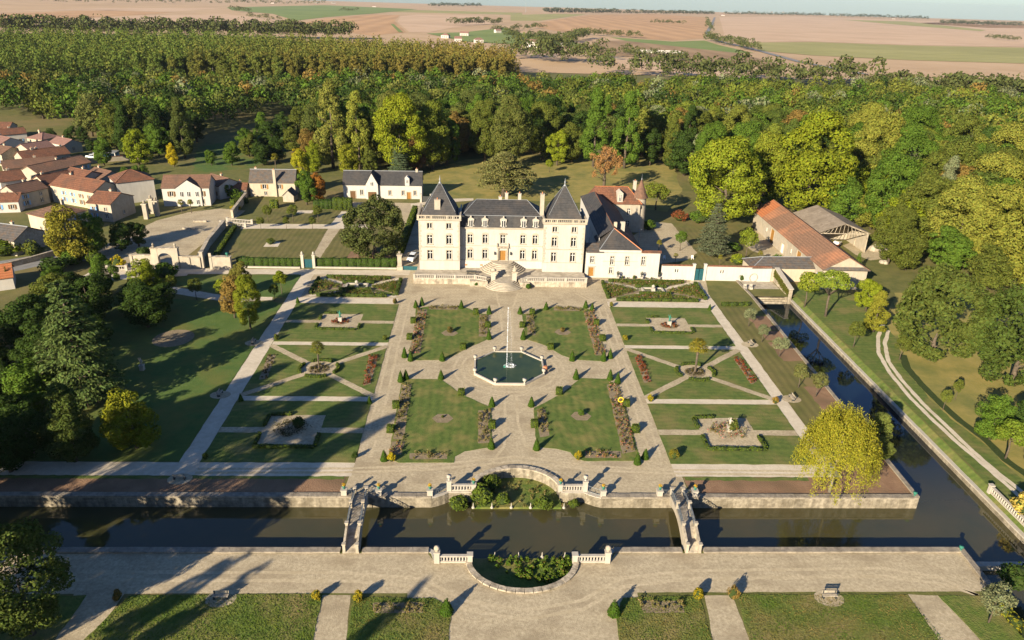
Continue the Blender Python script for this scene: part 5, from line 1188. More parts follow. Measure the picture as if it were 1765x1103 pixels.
mb = MB().add([(28.0, 62, 10.3), (29.1, 62, 9.45), (29.1, 63.6, 9.5), (28.0, 63.6, 10.35), (28.0, 62, 10.5), (29.1, 62, 9.65), (29.1, 63.6, 9.7), (28.0, 63.6, 10.55)], [(4, 5, 6, 7), (0, 4, 7, 3), (1, 2, 6, 5), (0, 1, 5, 4), (3, 7, 6, 2)]); mb.build('skylight', 'glass', RW)
# manor with red roof and round tower
MN = thing('manor_house', 'old house with red tiled hipped roof and white dormer behind the wing', 'house')
Fm = Local(28.5, 84.5, 0, 1, 0); Wm = 11.2; om = [(7.6, 8.5, 5.0, 7.0), (4.0, 4.9, 5.0, 7.0), (7.6, 8.5, 1.4, 3.4)]
mb = MB(); wall_plane(mb, Fm, Wm, 8.3, om, 0.25); wall_plane(mb, Local(39.7, 84.5, 0, 0, 1), 8.5, 8.3, [], 0.2); wall_plane(mb, Local(28.5, 93, 0, 0, -1), 8.5, 8.3, [], .2); wall_plane(mb, Local(39.7, 93, 0, -1, 0), Wm, 8.3, [], .2); mb.build('wall', 'limestone', MN)
for o in om: window(MN, Fm, *o, 0.25, 'cross', 'limestone')
r = hip_roof(25.5, 40.1, 84.1, 93.4, 8.35, 12.2, (27.0, 88.7), (36.5, 88.7)).build('roof', 'tile', MN)
e = MB().tube([(27, 88.7, 12.2), (36.5, 88.7, 12.2)], [0.13, 0.13], 6).tube([(36.5, 88.7, 12.2), (40.1, 84.1, 8.35)], [0.13, 0.13], 6); e.build('ridge_tiles', 'tile_new', r)
d = MB().box(33.0, 34.6, 84.6, 87.0, 8.5, 11.2).add([(32.9, 84.5, 11.2), (34.7, 84.5, 11.2), (33.8, 84.5, 12.0), (32.9, 87.4, 11.2), (34.7, 87.4, 11.2), (33.8, 87.4, 12.0)], [(0, 1, 2), (5, 4, 3), (0, 2, 5, 3), (1, 4, 5, 2), (0, 3, 4, 1)]).build('dormer', 'white_stone', r)
Fd = Local(33.0, 84.58, 8.5, 1, 0); window(MN, Fd, 0.45, 1.15, 0.5, 2.3, 0.0, 'cross', None)
chimney(r, 39.0, 91.5, 8, 13.2, 0.9, 0.7, 'white_stone')
t = thing('round_tower', 'slim round stone tower with conical brown tile roof behind the wing', 'tower', (39.9, 86.9, 0))
MB().lathe([(1.95, 0), (1.85, 5), (1.8, 9.35), (1.98, 9.5), (1.98, 9.75)], 22).build('wall', 'limestone', t, smooth=False)
r = MB().lathe([(2.25, 9.72), (2.05, 10.1), (1.45, 11.4), (0.75, 13.2), (0.12, 14.7)], 22).build('roof', 'tile_brown', t)
MB().lathe([(0.14, 14.65), (0.16, 14.9), (0.03, 15.3), (0.015, 16.4)], 7).build('finial', 'lead', r)
w = MB().box(-0.3, 0.3, -1.98, -1.82, 6.8, 7.6).build('window', 'glass', t)
# front garden wall with gate, and its plants
t = thing('garden_wall', 'white rendered wall with red tile coping left of the blue gate', 'wall')
Fw = Local(38.1, 46.5, 0, 1, -0.015); W = 7.6
ow = [(3.2, 3.55, 1.8, 2.7), (3.75, 4.1, 1.8, 2.7)]
def cop(t, F, W, h): 
    n = max(2, int(W / 1.0))
    for i in range(n):
        a, b = W * i / n, W * (i + 1) / n - 0.01
        MB().add([F.p(a, h, 0.16), F.p(b, h, 0.16), F.p(b, h + 0.3, -0.2), F.p(a, h + 0.3, -0.2), F.p(b, h, -0.56), F.p(a, h, -0.56)], [(0, 1, 2, 3), (3, 2, 4, 5), (0, 5, 4, 1), (1, 4, 2), (0, 3, 5)]).build('coping_tile', 'tile', t)
mb = MB(); wall_plane(mb, Fw, W, 3.55, ow, 0.4); wall_plane(mb, Local(*Fw.p(W, 0, -0.4)[:2], 0, -1, 0.015), W, 3.55, [], 0.1); mb.build('wall', 'render_white', t); cop(t, Fw, W, 3.55)
for o in ow: window(t, Fw, *o, 0.2, 'plain', None)
t = thing('garden_wall', 'long white rendered wall with red tile coping right of the blue gate', 'wall')
Fw = Local(48.6, 46.3, 0, 1, -0.02); W = 15.9; ow = [(3.6, 3.95, 1.8, 2.7), (4.15, 4.5, 1.8, 2.7)]
mb = MB(); wall_plane(mb, Fw, W, 3.6, ow, 0.4); wall_plane(mb, Local(*Fw.p(W, 0, -0.4)[:2], 0, -1, 0.02), W, 3.6, [], 0.1); wall_plane(mb, Local(*Fw.p(W, 0)[:2], 0, 0, 1), 0.4, 3.6, [], 0.1); mb.build('wall', 'render_white', t); cop(t, Fw, W, 3.6)
for o in ow: window(t, Fw, *o, 0.2, 'plain', None)
t = thing('gate', 'blue-green double gate between white posts in the garden wall', 'gate', (47.1, 46.3, 0))
for s in (-1, 1):
    MB().box(s * 1.35 - 0.28, s * 1.35 + 0.28, -0.3, 0.3, 0, 4.0).box(s * 1.35 - 0.36, s * 1.35 + 0.36, -0.38, 0.38, 4.0, 4.2).build('post', 'render_white', t)
    for k in range(4): MB().box(s * 0.07 + (s * 0.25 * k if s > 0 else s * 0.25 * (k + 1)), s * 0.07 + (s * 0.25 * (k + 1) - 0.01 if s > 0 else s * 0.25 * k - 0.01), -0.05, 0.05, 0.08, 2.9).build('board', 'teal_paint', t)
for k, (x, y) in enumerate(((27.6, 45.9), (33.3, 45.9), (37.5, 45.9))):
    finial_urn(['dark urn at the left of the flower bed below the white wing', 'dark urn in the middle of the flower bed below the white wing', 'dark urn at the right end of the flower bed below the white wing'][k], x, y, 0.9, 'iron_dark', 1.1, (0.05, 0.06, 0.02))
    tag(post(None, x, y, 0, 0.5, 0.78, 'plinth_block'), ['stone block under the left dark urn by the white wing', 'stone block under the middle dark urn by the white wing', 'stone block under the right dark urn by the white wing'][k], 'plinth')
tag(MB().box(26.6, 38.0, 45.55, 45.8, 0, 0.35).build('bed_kerb', 'white_stone'), 'low white kerb of the flower bed below the wing', 'kerb')
for k, (x, h) in enumerate(((28.8, 1.0), (30.0, 0.6), (31.6, 1.2), (34.6, 0.6), (35.8, 0.7), (36.6, 0.5))): tree('shrub', (x, 46.4), h, 'small border plant at the foot of the white wing', OLIVE, 0.6, 'border_plant', 'plant', 'plants along the wing')
o = tree('shrub', (57.6, 46.4), 2.2, 'sprawling dark green shrub trained against the white garden wall', GREEN, 0.7)
tag(MB().tube([(math.cos(a) * 0.95, 0, 1.0 + math.sin(a) * 1.0) for a in [2 * math.pi * k / 24 for k in range(25)]], [0.07] * 25, 5).build('stone_ring', 'limestone', None, (60.3, 45.85, 0.05)), 'round stone hoop leaning on the white garden wall', 'hoop')
for x, lab in ((-0.7, 'left white stone garden chair near the canal steps'), (0.7, 'right white stone garden chair near the canal steps')):
    t = thing('stone_chair', lab, 'chair', (57.5, 41.0, 0)); MB().box(x - 0.35, x + 0.35, -0.35, 0.35, 0.0, 0.5).box(x - 0.35, x + 0.35, 0.2, 0.35, 0.5, 1.2).box(x - 0.35, x - 0.22, -0.35, 0.2, 0.5, 0.8).build('seat', 'white_stone', t)
# steps at the head of the canal, side wall with ivy
t = thing('water_steps', 'worn pale stone steps going down to the head of the canal', 'steps')
for i in range(6): MB().box(57.2, 65.2, 36.2 + i * 0.75, 41.2, -2.4, -1.35 + i * 0.24).build('step', 'weathered', t)
sheet('landing', rect(57.3, 65.1, 41.2, 46.2), 0.02, 'step_stone', thick=0.3)
t = thing('buttress_wall', 'sloping topped stone wall with ivy beside the canal steps', 'wall')
MB().add([(65.3, 36.0, -2.2), (66.0, 36.0, -2.2), (66.0, 46.0, -0.2), (65.3, 46.0, -0.2), (65.3, 36.0, 1.9), (66.0, 36.0, 1.9), (66.0, 46.0, 3.5), (65.3, 46.0, 3.5)], [(0, 1, 2, 3)[::-1], (4, 5, 6, 7), (0, 1, 5, 4), (1, 2, 6, 5), (2, 3, 7, 6), (3, 0, 4, 7)]).build('wall', 'weathered', t)
rg = np.random.default_rng(3); n = 1500; y = rg.uniform(36.3, 46, n); P = np.stack([65.25 - np.abs(rg.normal(size=n)) * 0.08, y, rg.uniform(-0.9, 1, n) * 0.5 + (y - 36) * 0.16 + 1.1 * rg.uniform(0, 1, n) + 0.2], 1)
o = obj('ivy', leaf_mesh('ivy', P, np.array([-1, -0.3, 0.3]) + 0.5 * rg.normal(size=(n, 3)), 0.15 * rg.uniform(0.6, 1.3, n), 2), t); o.color = (0.07, 0.075, 0.015, 1)
for k in range(10): MB().add([(65.1, 36 + k, 1.92 + 0.16 * k), (66.2, 36 + k, 1.92 + 0.16 * k), (66.2, 36.98 + k, 1.92 + 0.16 * k + 0.155), (65.1, 36.98 + k, 1.92 + 0.16 * k + 0.155), (65.1, 36 + k, 2.1 + 0.16 * k), (66.2, 36 + k, 2.1 + 0.16 * k), (66.2, 36.98 + k, 2.1 + 0.16 * k + 0.155), (65.1, 36.98 + k, 2.1 + 0.16 * k + 0.155)], [(3, 2, 1, 0), (4, 5, 6, 7), (0, 1, 5, 4), (1, 2, 6, 5), (2, 3, 7, 6), (3, 0, 4, 7)]).build('coping_stone', 'white_stone', t)
# low slate range, barn and open shed
t = house('long low stone range with dark slate roof behind the white wall', 70.5, 49.6, 0.02, 21.5, 6.6, 3.4, 5.2, 'hip', 'slate_old', 'render_cream', (), (), (), 'outbuilding', 'outbuilding', 0.25, hipin=3.6)
BL = 51.0
t = house('long stone barn with mottled red tile roof and dark hipped front', 80.6, 67.2, math.pi / 2 - 0.015, BL, 10.4, 5.0, 7.9, 'gable', 'tile_barn', 'limestone', (('b', 12, 2.0, 0.8, 1.2), ('b', 31, 2.0, 0.8, 1.2)), (('b', 16.5, 0.0, 2.6, 4.0, 'oak'), ('b', 25, 0.0, 1.8, 2.6, 'paint_white'), ('b', 36, 0.0, 2.6, 4.2, 'oak'), ('b', 42, 0.0, 1.6, 2.8, 'paint_white'), ('b', 48.5, 0.0, 2.0, 3.0, 'shutter_blue')), (), 'barn', 'barn', 0.45)
MB().add([(-BL / 2 - 0.42, -5.7, 4.86), (-BL / 2 - 0.42, 5.7, 4.86), (-BL / 2 + 1.6, 0, 8.16), (-BL / 2 - 0.32, -5.7, 4.7), (-BL / 2 - 0.32, 5.7, 4.7)], [(0, 2, 1), (0, 1, 4, 3)]).build('hip_front', 'slate_old', t)
# a patch of new tiles at the far end
MB().add([(17.6, 5.68, 4.98), (25.85, 5.68, 4.98), (25.85, 0.0, 8.17), (19.6, 0.0, 8.17)], [(0, 1, 2, 3)]).build('new_tiles', 'tile_new', t)
t = thing('open_shed', 'open-sided shed with grey-brown gable roof and timber truss beside the barn', 'shed', (92.0, 78.5, 0), math.pi / 2)
sl = MB()
for s in (-1, 1):
    a = [(-9.5, s * 7.2, 5.4), (9.5, s * 7.2, 5.4), (9.5, 0, 8.0), (-9.5, 0, 8.0)]; b = [(p[0], p[1], p[2] + 0.12) for p in a]
    fs = [(0, 1, 2, 3), (7, 6, 5, 4), (0, 4, 5, 1), (1, 5, 6, 2), (3, 7, 4, 0)]
    sl.add(a + b, fs if s < 0 else [q[::-1] for q in fs])
sl.build('roof', 'sheet_roof', t)
for x in (-9.0, -3, 3, 9.0):
    tr = MB().beam((x, -7, 5.2), (x, 7, 5.2), 0.16, 0.2).beam((x, -7, 5.25), (x, 0, 7.85), 0.16, 0.2).beam((x, 7, 5.25), (x, 0, 7.85), 0.16, 0.2)
    for k in range(-5, 6):
        y = k * 1.2; zt = 7.8 - abs(y) * 0.36; tr.beam((x, y, 5.25), (x, y * 0.82, zt), 0.09, 0.1)
    tr.build('truss', 'weathered', t)
    for y in (-6.8, 6.8): MB().box(x - 0.14, x + 0.14, y - 0.14, y + 0.14, 0, 5.2).build('post', 'weathered', t)
MB().box(-9, 9, -7.0, -6.85, 0, 5.1).build('side_wall', 'limestone', t); MB().box(2.0, 2.2, -6.8, 6.8, 0, 5.1).build('back_wall', 'limestone', t)
for i, (x, y, L, m, lab, nm, ct) in enumerate(((91.5, 72.0, 3.4, 'orange_paint', 'orange farm machine parked under the open shed', 'farm_machine', 'machine'), (93.6, 74.8, 3.0, 'paint_white', 'white farm trailer parked under the open shed', 'farm_trailer', 'trailer'))):
    t = thing(nm, lab, ct, (x, y, 0), 0.9)
    MB().box(-L / 2, L / 2, -0.8, 0.8, 0.6, 1.0).box(-L / 2, -L / 2 + 0.8, -0.7, 0.7, 1.0, 1.6).box(-L / 2, L / 2, -0.85, -0.75, 1.0, 1.3).box(-L / 2, L / 2, 0.75, 0.85, 1.0, 1.3).build('body', m, t)
    for wx in (-L * 0.3, L * 0.3):
        for wy in (-0.85, 0.85): MB().tube([(wx, wy - 0.12, 0.45), (wx, wy + 0.12, 0.45)], [0.45, 0.45], 12).build('wheel', 'rubber', t)
# rocks by the farm track
for i, (px, s, lab) in enumerate((((103.74, 71.68), 2.6, 'big pale boulder heap beside the farm track'), ((100.43, 61.00), 1.3, 'smaller pale rock lower beside the farm track'))):
    rr = random.Random(i); mb = MB()
    for k in range(7): mb.lathe([(0.9, 0), (1.0 * rr.uniform(0.8, 1.1), 0.4), (0.7, 0.9), (0.25, 1.15)], 7, (rr.uniform(-1.2, 1.2), rr.uniform(-0.9, 0.9), -0.15), rr.uniform(0.7, 1.2))
    o = mb.build('boulder', 'limestone', None, (*px, 0)); o.scale = (s * 0.55, s * 0.55, s * 0.55); tag(o, lab, 'rock')

# ------------------------------------------------------------------ left side: gateway, walls, houses
t = thing('gateway', 'arched stone gateway with finials at the forecourt entrance', 'gateway', (-79.4, 49.6, 0))
for s in (-1, 1):
    MB().box(s * 2.35 - 0.75, s * 2.35 + 0.75, -0.55, 0.55, 0, 4.9).build('pier', 'limestone', t)
    MB().lathe([(0.28, 0), (0.3, 0.2), (0.14, 0.35), (0.3, 0.6), (0.26, 0.85), (0.05, 1.1)], 8, (s * 2.5, 0, 5.1)).build('finial', 'weathered', t)
mb = MB(); k = 10
for i in range(k):
    a0, a1 = math.pi * i / k, math.pi * (i + 1) / k; x0, x1 = 1.6 * math.cos(a0), 1.6 * math.cos(a1); z0, z1 = 2.6 + 1.25 * math.sin(a0), 2.6 + 1.25 * math.sin(a1)
    mb.add([(x0, -0.5, z0), (x1, -0.5, z1), (x1, -0.5, 4.9), (x0, -0.5, 4.9), (x0, 0.5, z0), (x1, 0.5, z1), (x1, 0.5, 4.9), (x0, 0.5, 4.9)], [(0, 3, 2, 1), (4, 5, 6, 7), (0, 1, 5, 4), (2, 3, 7, 6)])
mb.build('arch', 'limestone', t); MB().box(-3.2, 3.2, -0.65, 0.65, 4.9, 5.12).build('cornice', 'weathered', t)
for (x0, x1, h, lab) in ((-87.6, -82.6, 3.1, 'tall stone wall stub left of the arched gateway'), (-76.2, -71.4, 2.9, 'tall stone wall stub right of the arched gateway')):
    t = thing('wall_stub', lab, 'wall'); MB().box(x0, x1, 49.25, 49.85, 0, h).build('wall', 'limestone', t); MB().box(x0 - 0.1, x1 + 0.1, 49.15, 49.95, h, h + 0.2).build('coping', 'weathered', t)
    for x in ((x1 - 0.2, x1 - 2.6) if x0 > -80 else (x0 + 0.3,)): MB().box(x - 0.3, x + 0.3, 49.05, 49.25, 0, h - 0.05).build('buttress', 'limestone', t)
t = thing('stone_pier', 'tall stone pier at the end of the forecourt parapet', 'pier', (-71.1, 49.7, 0)); MB().box(-0.4, 0.4, -0.4, 0.4, 0, 4.0).box(-0.5, 0.5, -0.5, 0.5, 4.0, 4.2).build('shaft', 'limestone', t)
t = thing('wall_stub', 'square stone wall block with green urn by the ditch', 'wall', (-66.5, 49.6, 0)); MB().box(-2.6, 2.2, -0.5, 0.5, 0, 3.0).build('wall', 'limestone', t); MB().box(-2.7, 2.3, -0.6, 0.6, 3.0, 3.15).build('coping', 'weathered', t); MB().box(-2.7, -2.1, -0.6, -0.3, 0, 4.0).build('pier', 'limestone', t)
finial_urn('verdigris figure urn on the stone wall block by the ditch', -65.0, 49.6, 3.15, 'verdigris', 1.3)
t = thing('parapet_wall', 'long weathered parapet wall along the right side of the forecourt', 'wall')
pr = [(-72.2, 50.2), (-75.0, 66), (-76.4, 83.0)]
wall_run(t, pr, 0.0, 1.9, 0.7, 0.9, 0.2, 'rubble', 'weathered', 1.6, 30, 1)
t = thing('parapet_wall', 'upper rubble wall beside the stone house garden', 'wall'); wall_run(t, [(-77.5, 92), (-79.5, 112)], 0.0, 2.2, 0.6, 0.8, 0.2, 'rubble', 'weathered', 1.6, 31, -1)
t = thing('balustrade', 'white balustrade beside the upper path by the forecourt', 'balustrade'); balustrade(t, (-77.2, 87.6), (-70.2, 86.2), 0.1, 0.45, sc=1.1)
for q in ((-77.4, 87.7), (-70.0, 86.1)): post(t, *q, 0, 0.5, 1.3)
t = thing('balustrade', 'lower white balustrade beside the upper path by the forecourt', 'balustrade'); balustrade(t, (-78.0, 84.6), (-71.2, 83.2), 0.1, 0.45, sc=1.1)
for q in ((-78.2, 84.7), (-71.0, 83.1)): post(t, *q, 0, 0.5, 1.3)
t = thing('balustrade', 'small white balustrade left of the arched gateway', 'balustrade'); balustrade(t, (-92.0, 47.2), (-88.2, 47.6), 0.1, 0.5, sc=1.1); post(t, -92.2, 47.2, 0, 0.5, 1.2); post(t, -88.0, 47.6, 0, 0.5, 1.2)
for i, (q, lab) in enumerate((((-100.82, 89.68), 'left stone gate pier of the village entrance'), ((-101.45, 95.39), 'middle stone gate pier of the village entrance'), ((-99.06, 93.04), 'right stone gate pier with green gate at the village entrance'))):
    t = thing('gate_pier', lab, 'pier', (*q, 0)); MB().box(-0.55, 0.55, -0.55, 0.55, 0, 4.2).build('shaft', 'limestone', t); MB().box(-0.75, 0.75, -0.75, 0.75, 4.2, 4.5).build('cap', 'weathered', t); MB().lathe([(0.2, 4.5), (0.4, 4.8), (0.35, 5.2), (0.05, 5.5)], 8).build('finial', 'weathered', t)
for i, (a, b, lab) in enumerate((((-87.21, 80.48), (-83.81, 79.93), 'low dark stone bench end on the forecourt gravel'), ((-86.76, 87.36), (-83.21, 87.57), 'low dark kerb block farther up the forecourt'))):
    t = thing('stone_kerb', lab, 'kerb'); MB().beam((a[0], a[1], 0.25), (b[0], b[1], 0.25), 0.5, 0.5).build('block', 'weathered', t)
# hedge walls of the upper garden
t = thing('low_wall', 'low pale kerb wall under the tall hedges', 'wall'); MB().box(-63.5, -48.4, 50.3, 50.7, 0, 0.4).build('wall', 'white_stone', t); MB().box(-44.9, -25.4, 50.7, 51.1, 0, 0.4).build('wall', 'white_stone', t)
hedge('hedge', 'long tall clipped hedge left of the blue garden gate', (-63.5, 51.3), (-48.2, 51.3), 1.0, 2.3, YEW, 1)
hedge('hedge', 'long tall clipped hedge between the blue gate and the château', (-44.8, 51.7), (-25.6, 51.9), 1.0, 2.3, YEW, 2)
t = thing('gate', 'slim blue-green garden gate between white pillars in the hedge', 'gate', (-46.5, 51.0, 0))
for s in (-1, 1):
    MB().box(s * 1.35 - 0.32, s * 1.35 + 0.32, -0.32, 0.32, 0, 3.2).box(s * 1.35 - 0.4, s * 1.35 + 0.4, -0.4, 0.4, 3.2, 3.4).lathe([(0.2, 3.4), (0.3, 3.7), (0.2, 4.0), (0.04, 4.2)], 8, (s * 1.35, 0, 0)).build('pillar', 'white_stone', t)
    for k in range(3): MB().box(min(s * 0.02, s * 0.98) + 0.325 * k, min(s * 0.02, s * 0.98) + 0.325 * k + 0.31, -0.04, 0.04, 0.1, 2.2).build('board', 'teal_paint', t)
t = thing('gate_pillar', 'white pillar with vase at the left corner of the château court', 'pillar', (-24.6, 51.0, 0)); MB().box(-0.7, 0.7, -0.7, 0.7, 0, 0.9).build('base', 'limestone', t); MB().box(-0.5, 0.5, -0.5, 0.5, 0.9, 3.6).box(-0.65, 0.65, -0.65, 0.65, 3.6, 3.85).build('shaft', 'limestone', t); MB().lathe(URN, 9, (0, 0, 3.85)).build('vase', 'limestone', t)
tag(MB().beam((-23.8, 50.6, 0.5), (-20.2, 50.4, 0.5), 0.06, 1.0).build('court_gate', 'teal_paint'), 'low green gate closing the court beside the left tower', 'gate')
hedge('hedge', 'narrow clipped hedge along the court left of the château', (-25.6, 62), (-25.2, 100), 1.4, 2.6, BOX, 3)
hedge('hedge', 'long low hedge down the slope along the left lawn', (-70.6, 57), (-73.6, 82), 1.1, 1.0, BOX, 4)
hedge('hedge', 'clipped hedge below the white village house', (-81.73, 105.69), (-78.19, 109.15), 2.2, 1.6, BOX, 5)
hedge('hedge', 'rounded dark clipped hedge in front of the stone house', (-56.49, 104.25), (-50.95, 104.62), 2.6, 2.4, YEW, 6)
hedge('hedge', 'bright green clipped hedge in front of the white gabled house', (-50.51, 103.40), (-44.76, 103.78), 2.6, 3.4, BOX, 7)
hedge('hedge', 'square bright bush by the little shed', (-69.59, 103.68), (-67.16, 103.84), 1.6, 2.4, LIME, 8)
# white gabled house and stone house
a = house('white L-shaped house with dark slate roof and gabled centre', -37.2, 120.5, 0.03, 25.0, 7.5, 4.6, 8.0, 'gable', 'slate', 'render_white', (('f', 19.0, 1.2, 0.9, 1.5), ('f', 22.8, 1.2, 0.9, 1.5), ('f', 5.8, 1.2, 0.9, 1.6), ('f', 14.8, 1.2, 0.9, 1.5)), (('f', 20.8, 0, 1.2, 2.2, 'oak'), ('f', 3.0, 0, 1.6, 2.4, 'wood_dark')), ((10.8, 0, 0.8),))
g = MB().add([(-5.2, -4.6, 0), (-1.4, -4.6, 0), (-1.4, -4.6, 4.9), (-3.3, -4.6, 8.4), (-5.2, -4.6, 4.9), (-5.2, -3.5, 0), (-1.4, -3.5, 0), (-1.4, -3.5, 4.9), (-3.3, -2.5, 8.4), (-5.2, -3.5, 4.9)], [(0, 1, 2, 3, 4), (1, 6, 7, 2), (5, 0, 4, 9)]).build('gable', 'render_white', a)
MB().add([(-1.1, -4.8, 4.6), (-3.3, -4.8, 8.6), (-3.3, 0, 8.6), (-1.1, 0, 5.0)], [(0, 3, 2, 1)]).add([(-5.5, -4.8, 4.6), (-3.3, -4.8, 8.6), (-3.3, 0, 8.6), (-5.5, 0, 5.0)], [(0, 1, 2, 3)]).build('gable_roof', 'slate', a)
Fg = Local(-5.2, -4.62, 0, 1, 0); door(a, Fg, 0.6, 3.2, 0, 2.4, 'wood_dark', -0.05, None); window(a, Fg, 1.5, 2.3, 4.4, 5.6, -0.06, 'bar', None)
MB().box(7.2, 8.6, -4.1, -2.6, 4.4, 6.6).add([(7.1, -4.2, 6.6), (8.7, -4.2, 6.6), (7.9, -4.2, 7.4), (7.1, -1.8, 6.6), (8.7, -1.8, 6.6), (7.9, -1.8, 7.4)], [(0, 1, 2), (0, 2, 5, 3), (1, 4, 5, 2)]).build('dormer', 'render_white', a); window(a, Local(7.2, -4.12, 4.4, 1, 0), 0.4, 1.0, 0.8, 1.9, -0.03, 'bar', None)
t = thing('gate_screen', 'dark iron gate between white posts beside the white gabled house', 'gate', (-23.0, 113.2, 0))
for x in (-1.6, 1.6): post(t, x, 0, 0, 0.6, 2.6)
MB().box(-1.3, 1.3, -0.05, 0.05, 0.3, 2.0).build('grille', 'iron_dark', t)
a = house('stone house with slate roof, tall chimney and ochre shutters', -72.3, 120.5, 0.05, 14.2, 7.0, 4.6, 7.8, 'gable', 'slate_old', 'render_cream', (('f', 4.6, 2.5, 1.1, 1.4, 'oak'), ('f', 9.2, 2.5, 1.1, 1.4, 'oak'), ('f', 4.8, 0.4, 0.8, 1.2)), (), ((-5.6, 0.4, 0.5),))
chimney(a, 0.9, -3.7, 0, 8.6, 0.8, 0.6)
house('small stone shed with one gable in front of the stone house', -65.6, 112.6, 1.5, 4.0, 3.4, 2.0, 3.6, 'gable', 'slate_old', 'limestone', cat='shed', name='shed')
gb = house('white house with brown roof and wide central gable at the forecourt', -95.0, 108.5, 0.12, 13.5, 9.0, 5.6, 8.3, 'gable', 'tile_brown', 'render_white', (('f', 2.6, 3.0, 1.0, 1.5, 'wood_dark'), ('f', 6.0, 3.0, 0.9, 1.5, 'wood_dark'), ('f', 8.6, 3.0, 0.9, 1.5, 'wood_dark'), ('f', 11.3, 3.0, 0.9, 1.5, 'wood_dark'), ('f', 8.6, 0.6, 0.9, 1.4), ('f', 11.3, 0.6, 0.9, 1.4), ('f', 5.6, 0.6, 1.2, 1.4)) , ())
ox, oy = 0.8, -4.9
sh = lambda vs: [(x + ox, y + oy, z) for x, y, z in vs]
MB().add(sh([(-3.6, 0, 0), (3.6, 0, 0), (3.6, 0, 5.6), (0, 0, 8.0), (-3.6, 0, 5.6), (-3.6, 0.6, 0), (3.6, 0.6, 0), (3.6, 0.6, 5.6), (0, 4.0, 8.0), (-3.6, 0.6, 5.6)]), [(0, 1, 2, 3, 4), (1, 6, 7, 2), (5, 0, 4, 9)]).build('gable', 'render_white', gb)
MB().add(sh([(4.0, -0.25, 5.4), (0, -0.25, 8.15), (0, 4.4, 8.15), (4.0, 4.4, 5.4)]), [(0, 3, 2, 1)]).add(sh([(-4.0, -0.25, 5.4), (0, -0.25, 8.15), (0, 4.4, 8.15), (-4.0, 4.4, 5.4)]), [(0, 1, 2, 3)]).build('gable_roof', 'tile_brown', gb)
for (u, v, w, h) in ((1.2, 3.0, 0.9, 1.5), (3.2, 3.0, 0.9, 1.5), (5.6, 3.0, 0.9, 1.5), (3.2, 0.6, 1.0, 1.5), (5.6, 0.6, 0.9, 1.4)): window(gb, Local(-3.6 + ox, oy - 0.01, 0, 1, 0), u, u + w, v, v + h, -0.03, 'bar', None)
house('tall cream house with hipped tile roof and blue shutters', -113.2, 111.0, 0.62, 10.5, 9.5, 6.6, 9.2, 'hip', 'tile', 'render', (('r', 2.2, 3.9, 0.8, 1.3, 'shutter_blue'), ('r', 6.4, 3.9, 0.8, 1.3, 'shutter_blue'), ('r', 2.2, 1.0, 0.8, 1.4, 'shutter_blue'), ('r', 6.4, 1.0, 0.8, 1.4, 'shutter_blue')), (), ())
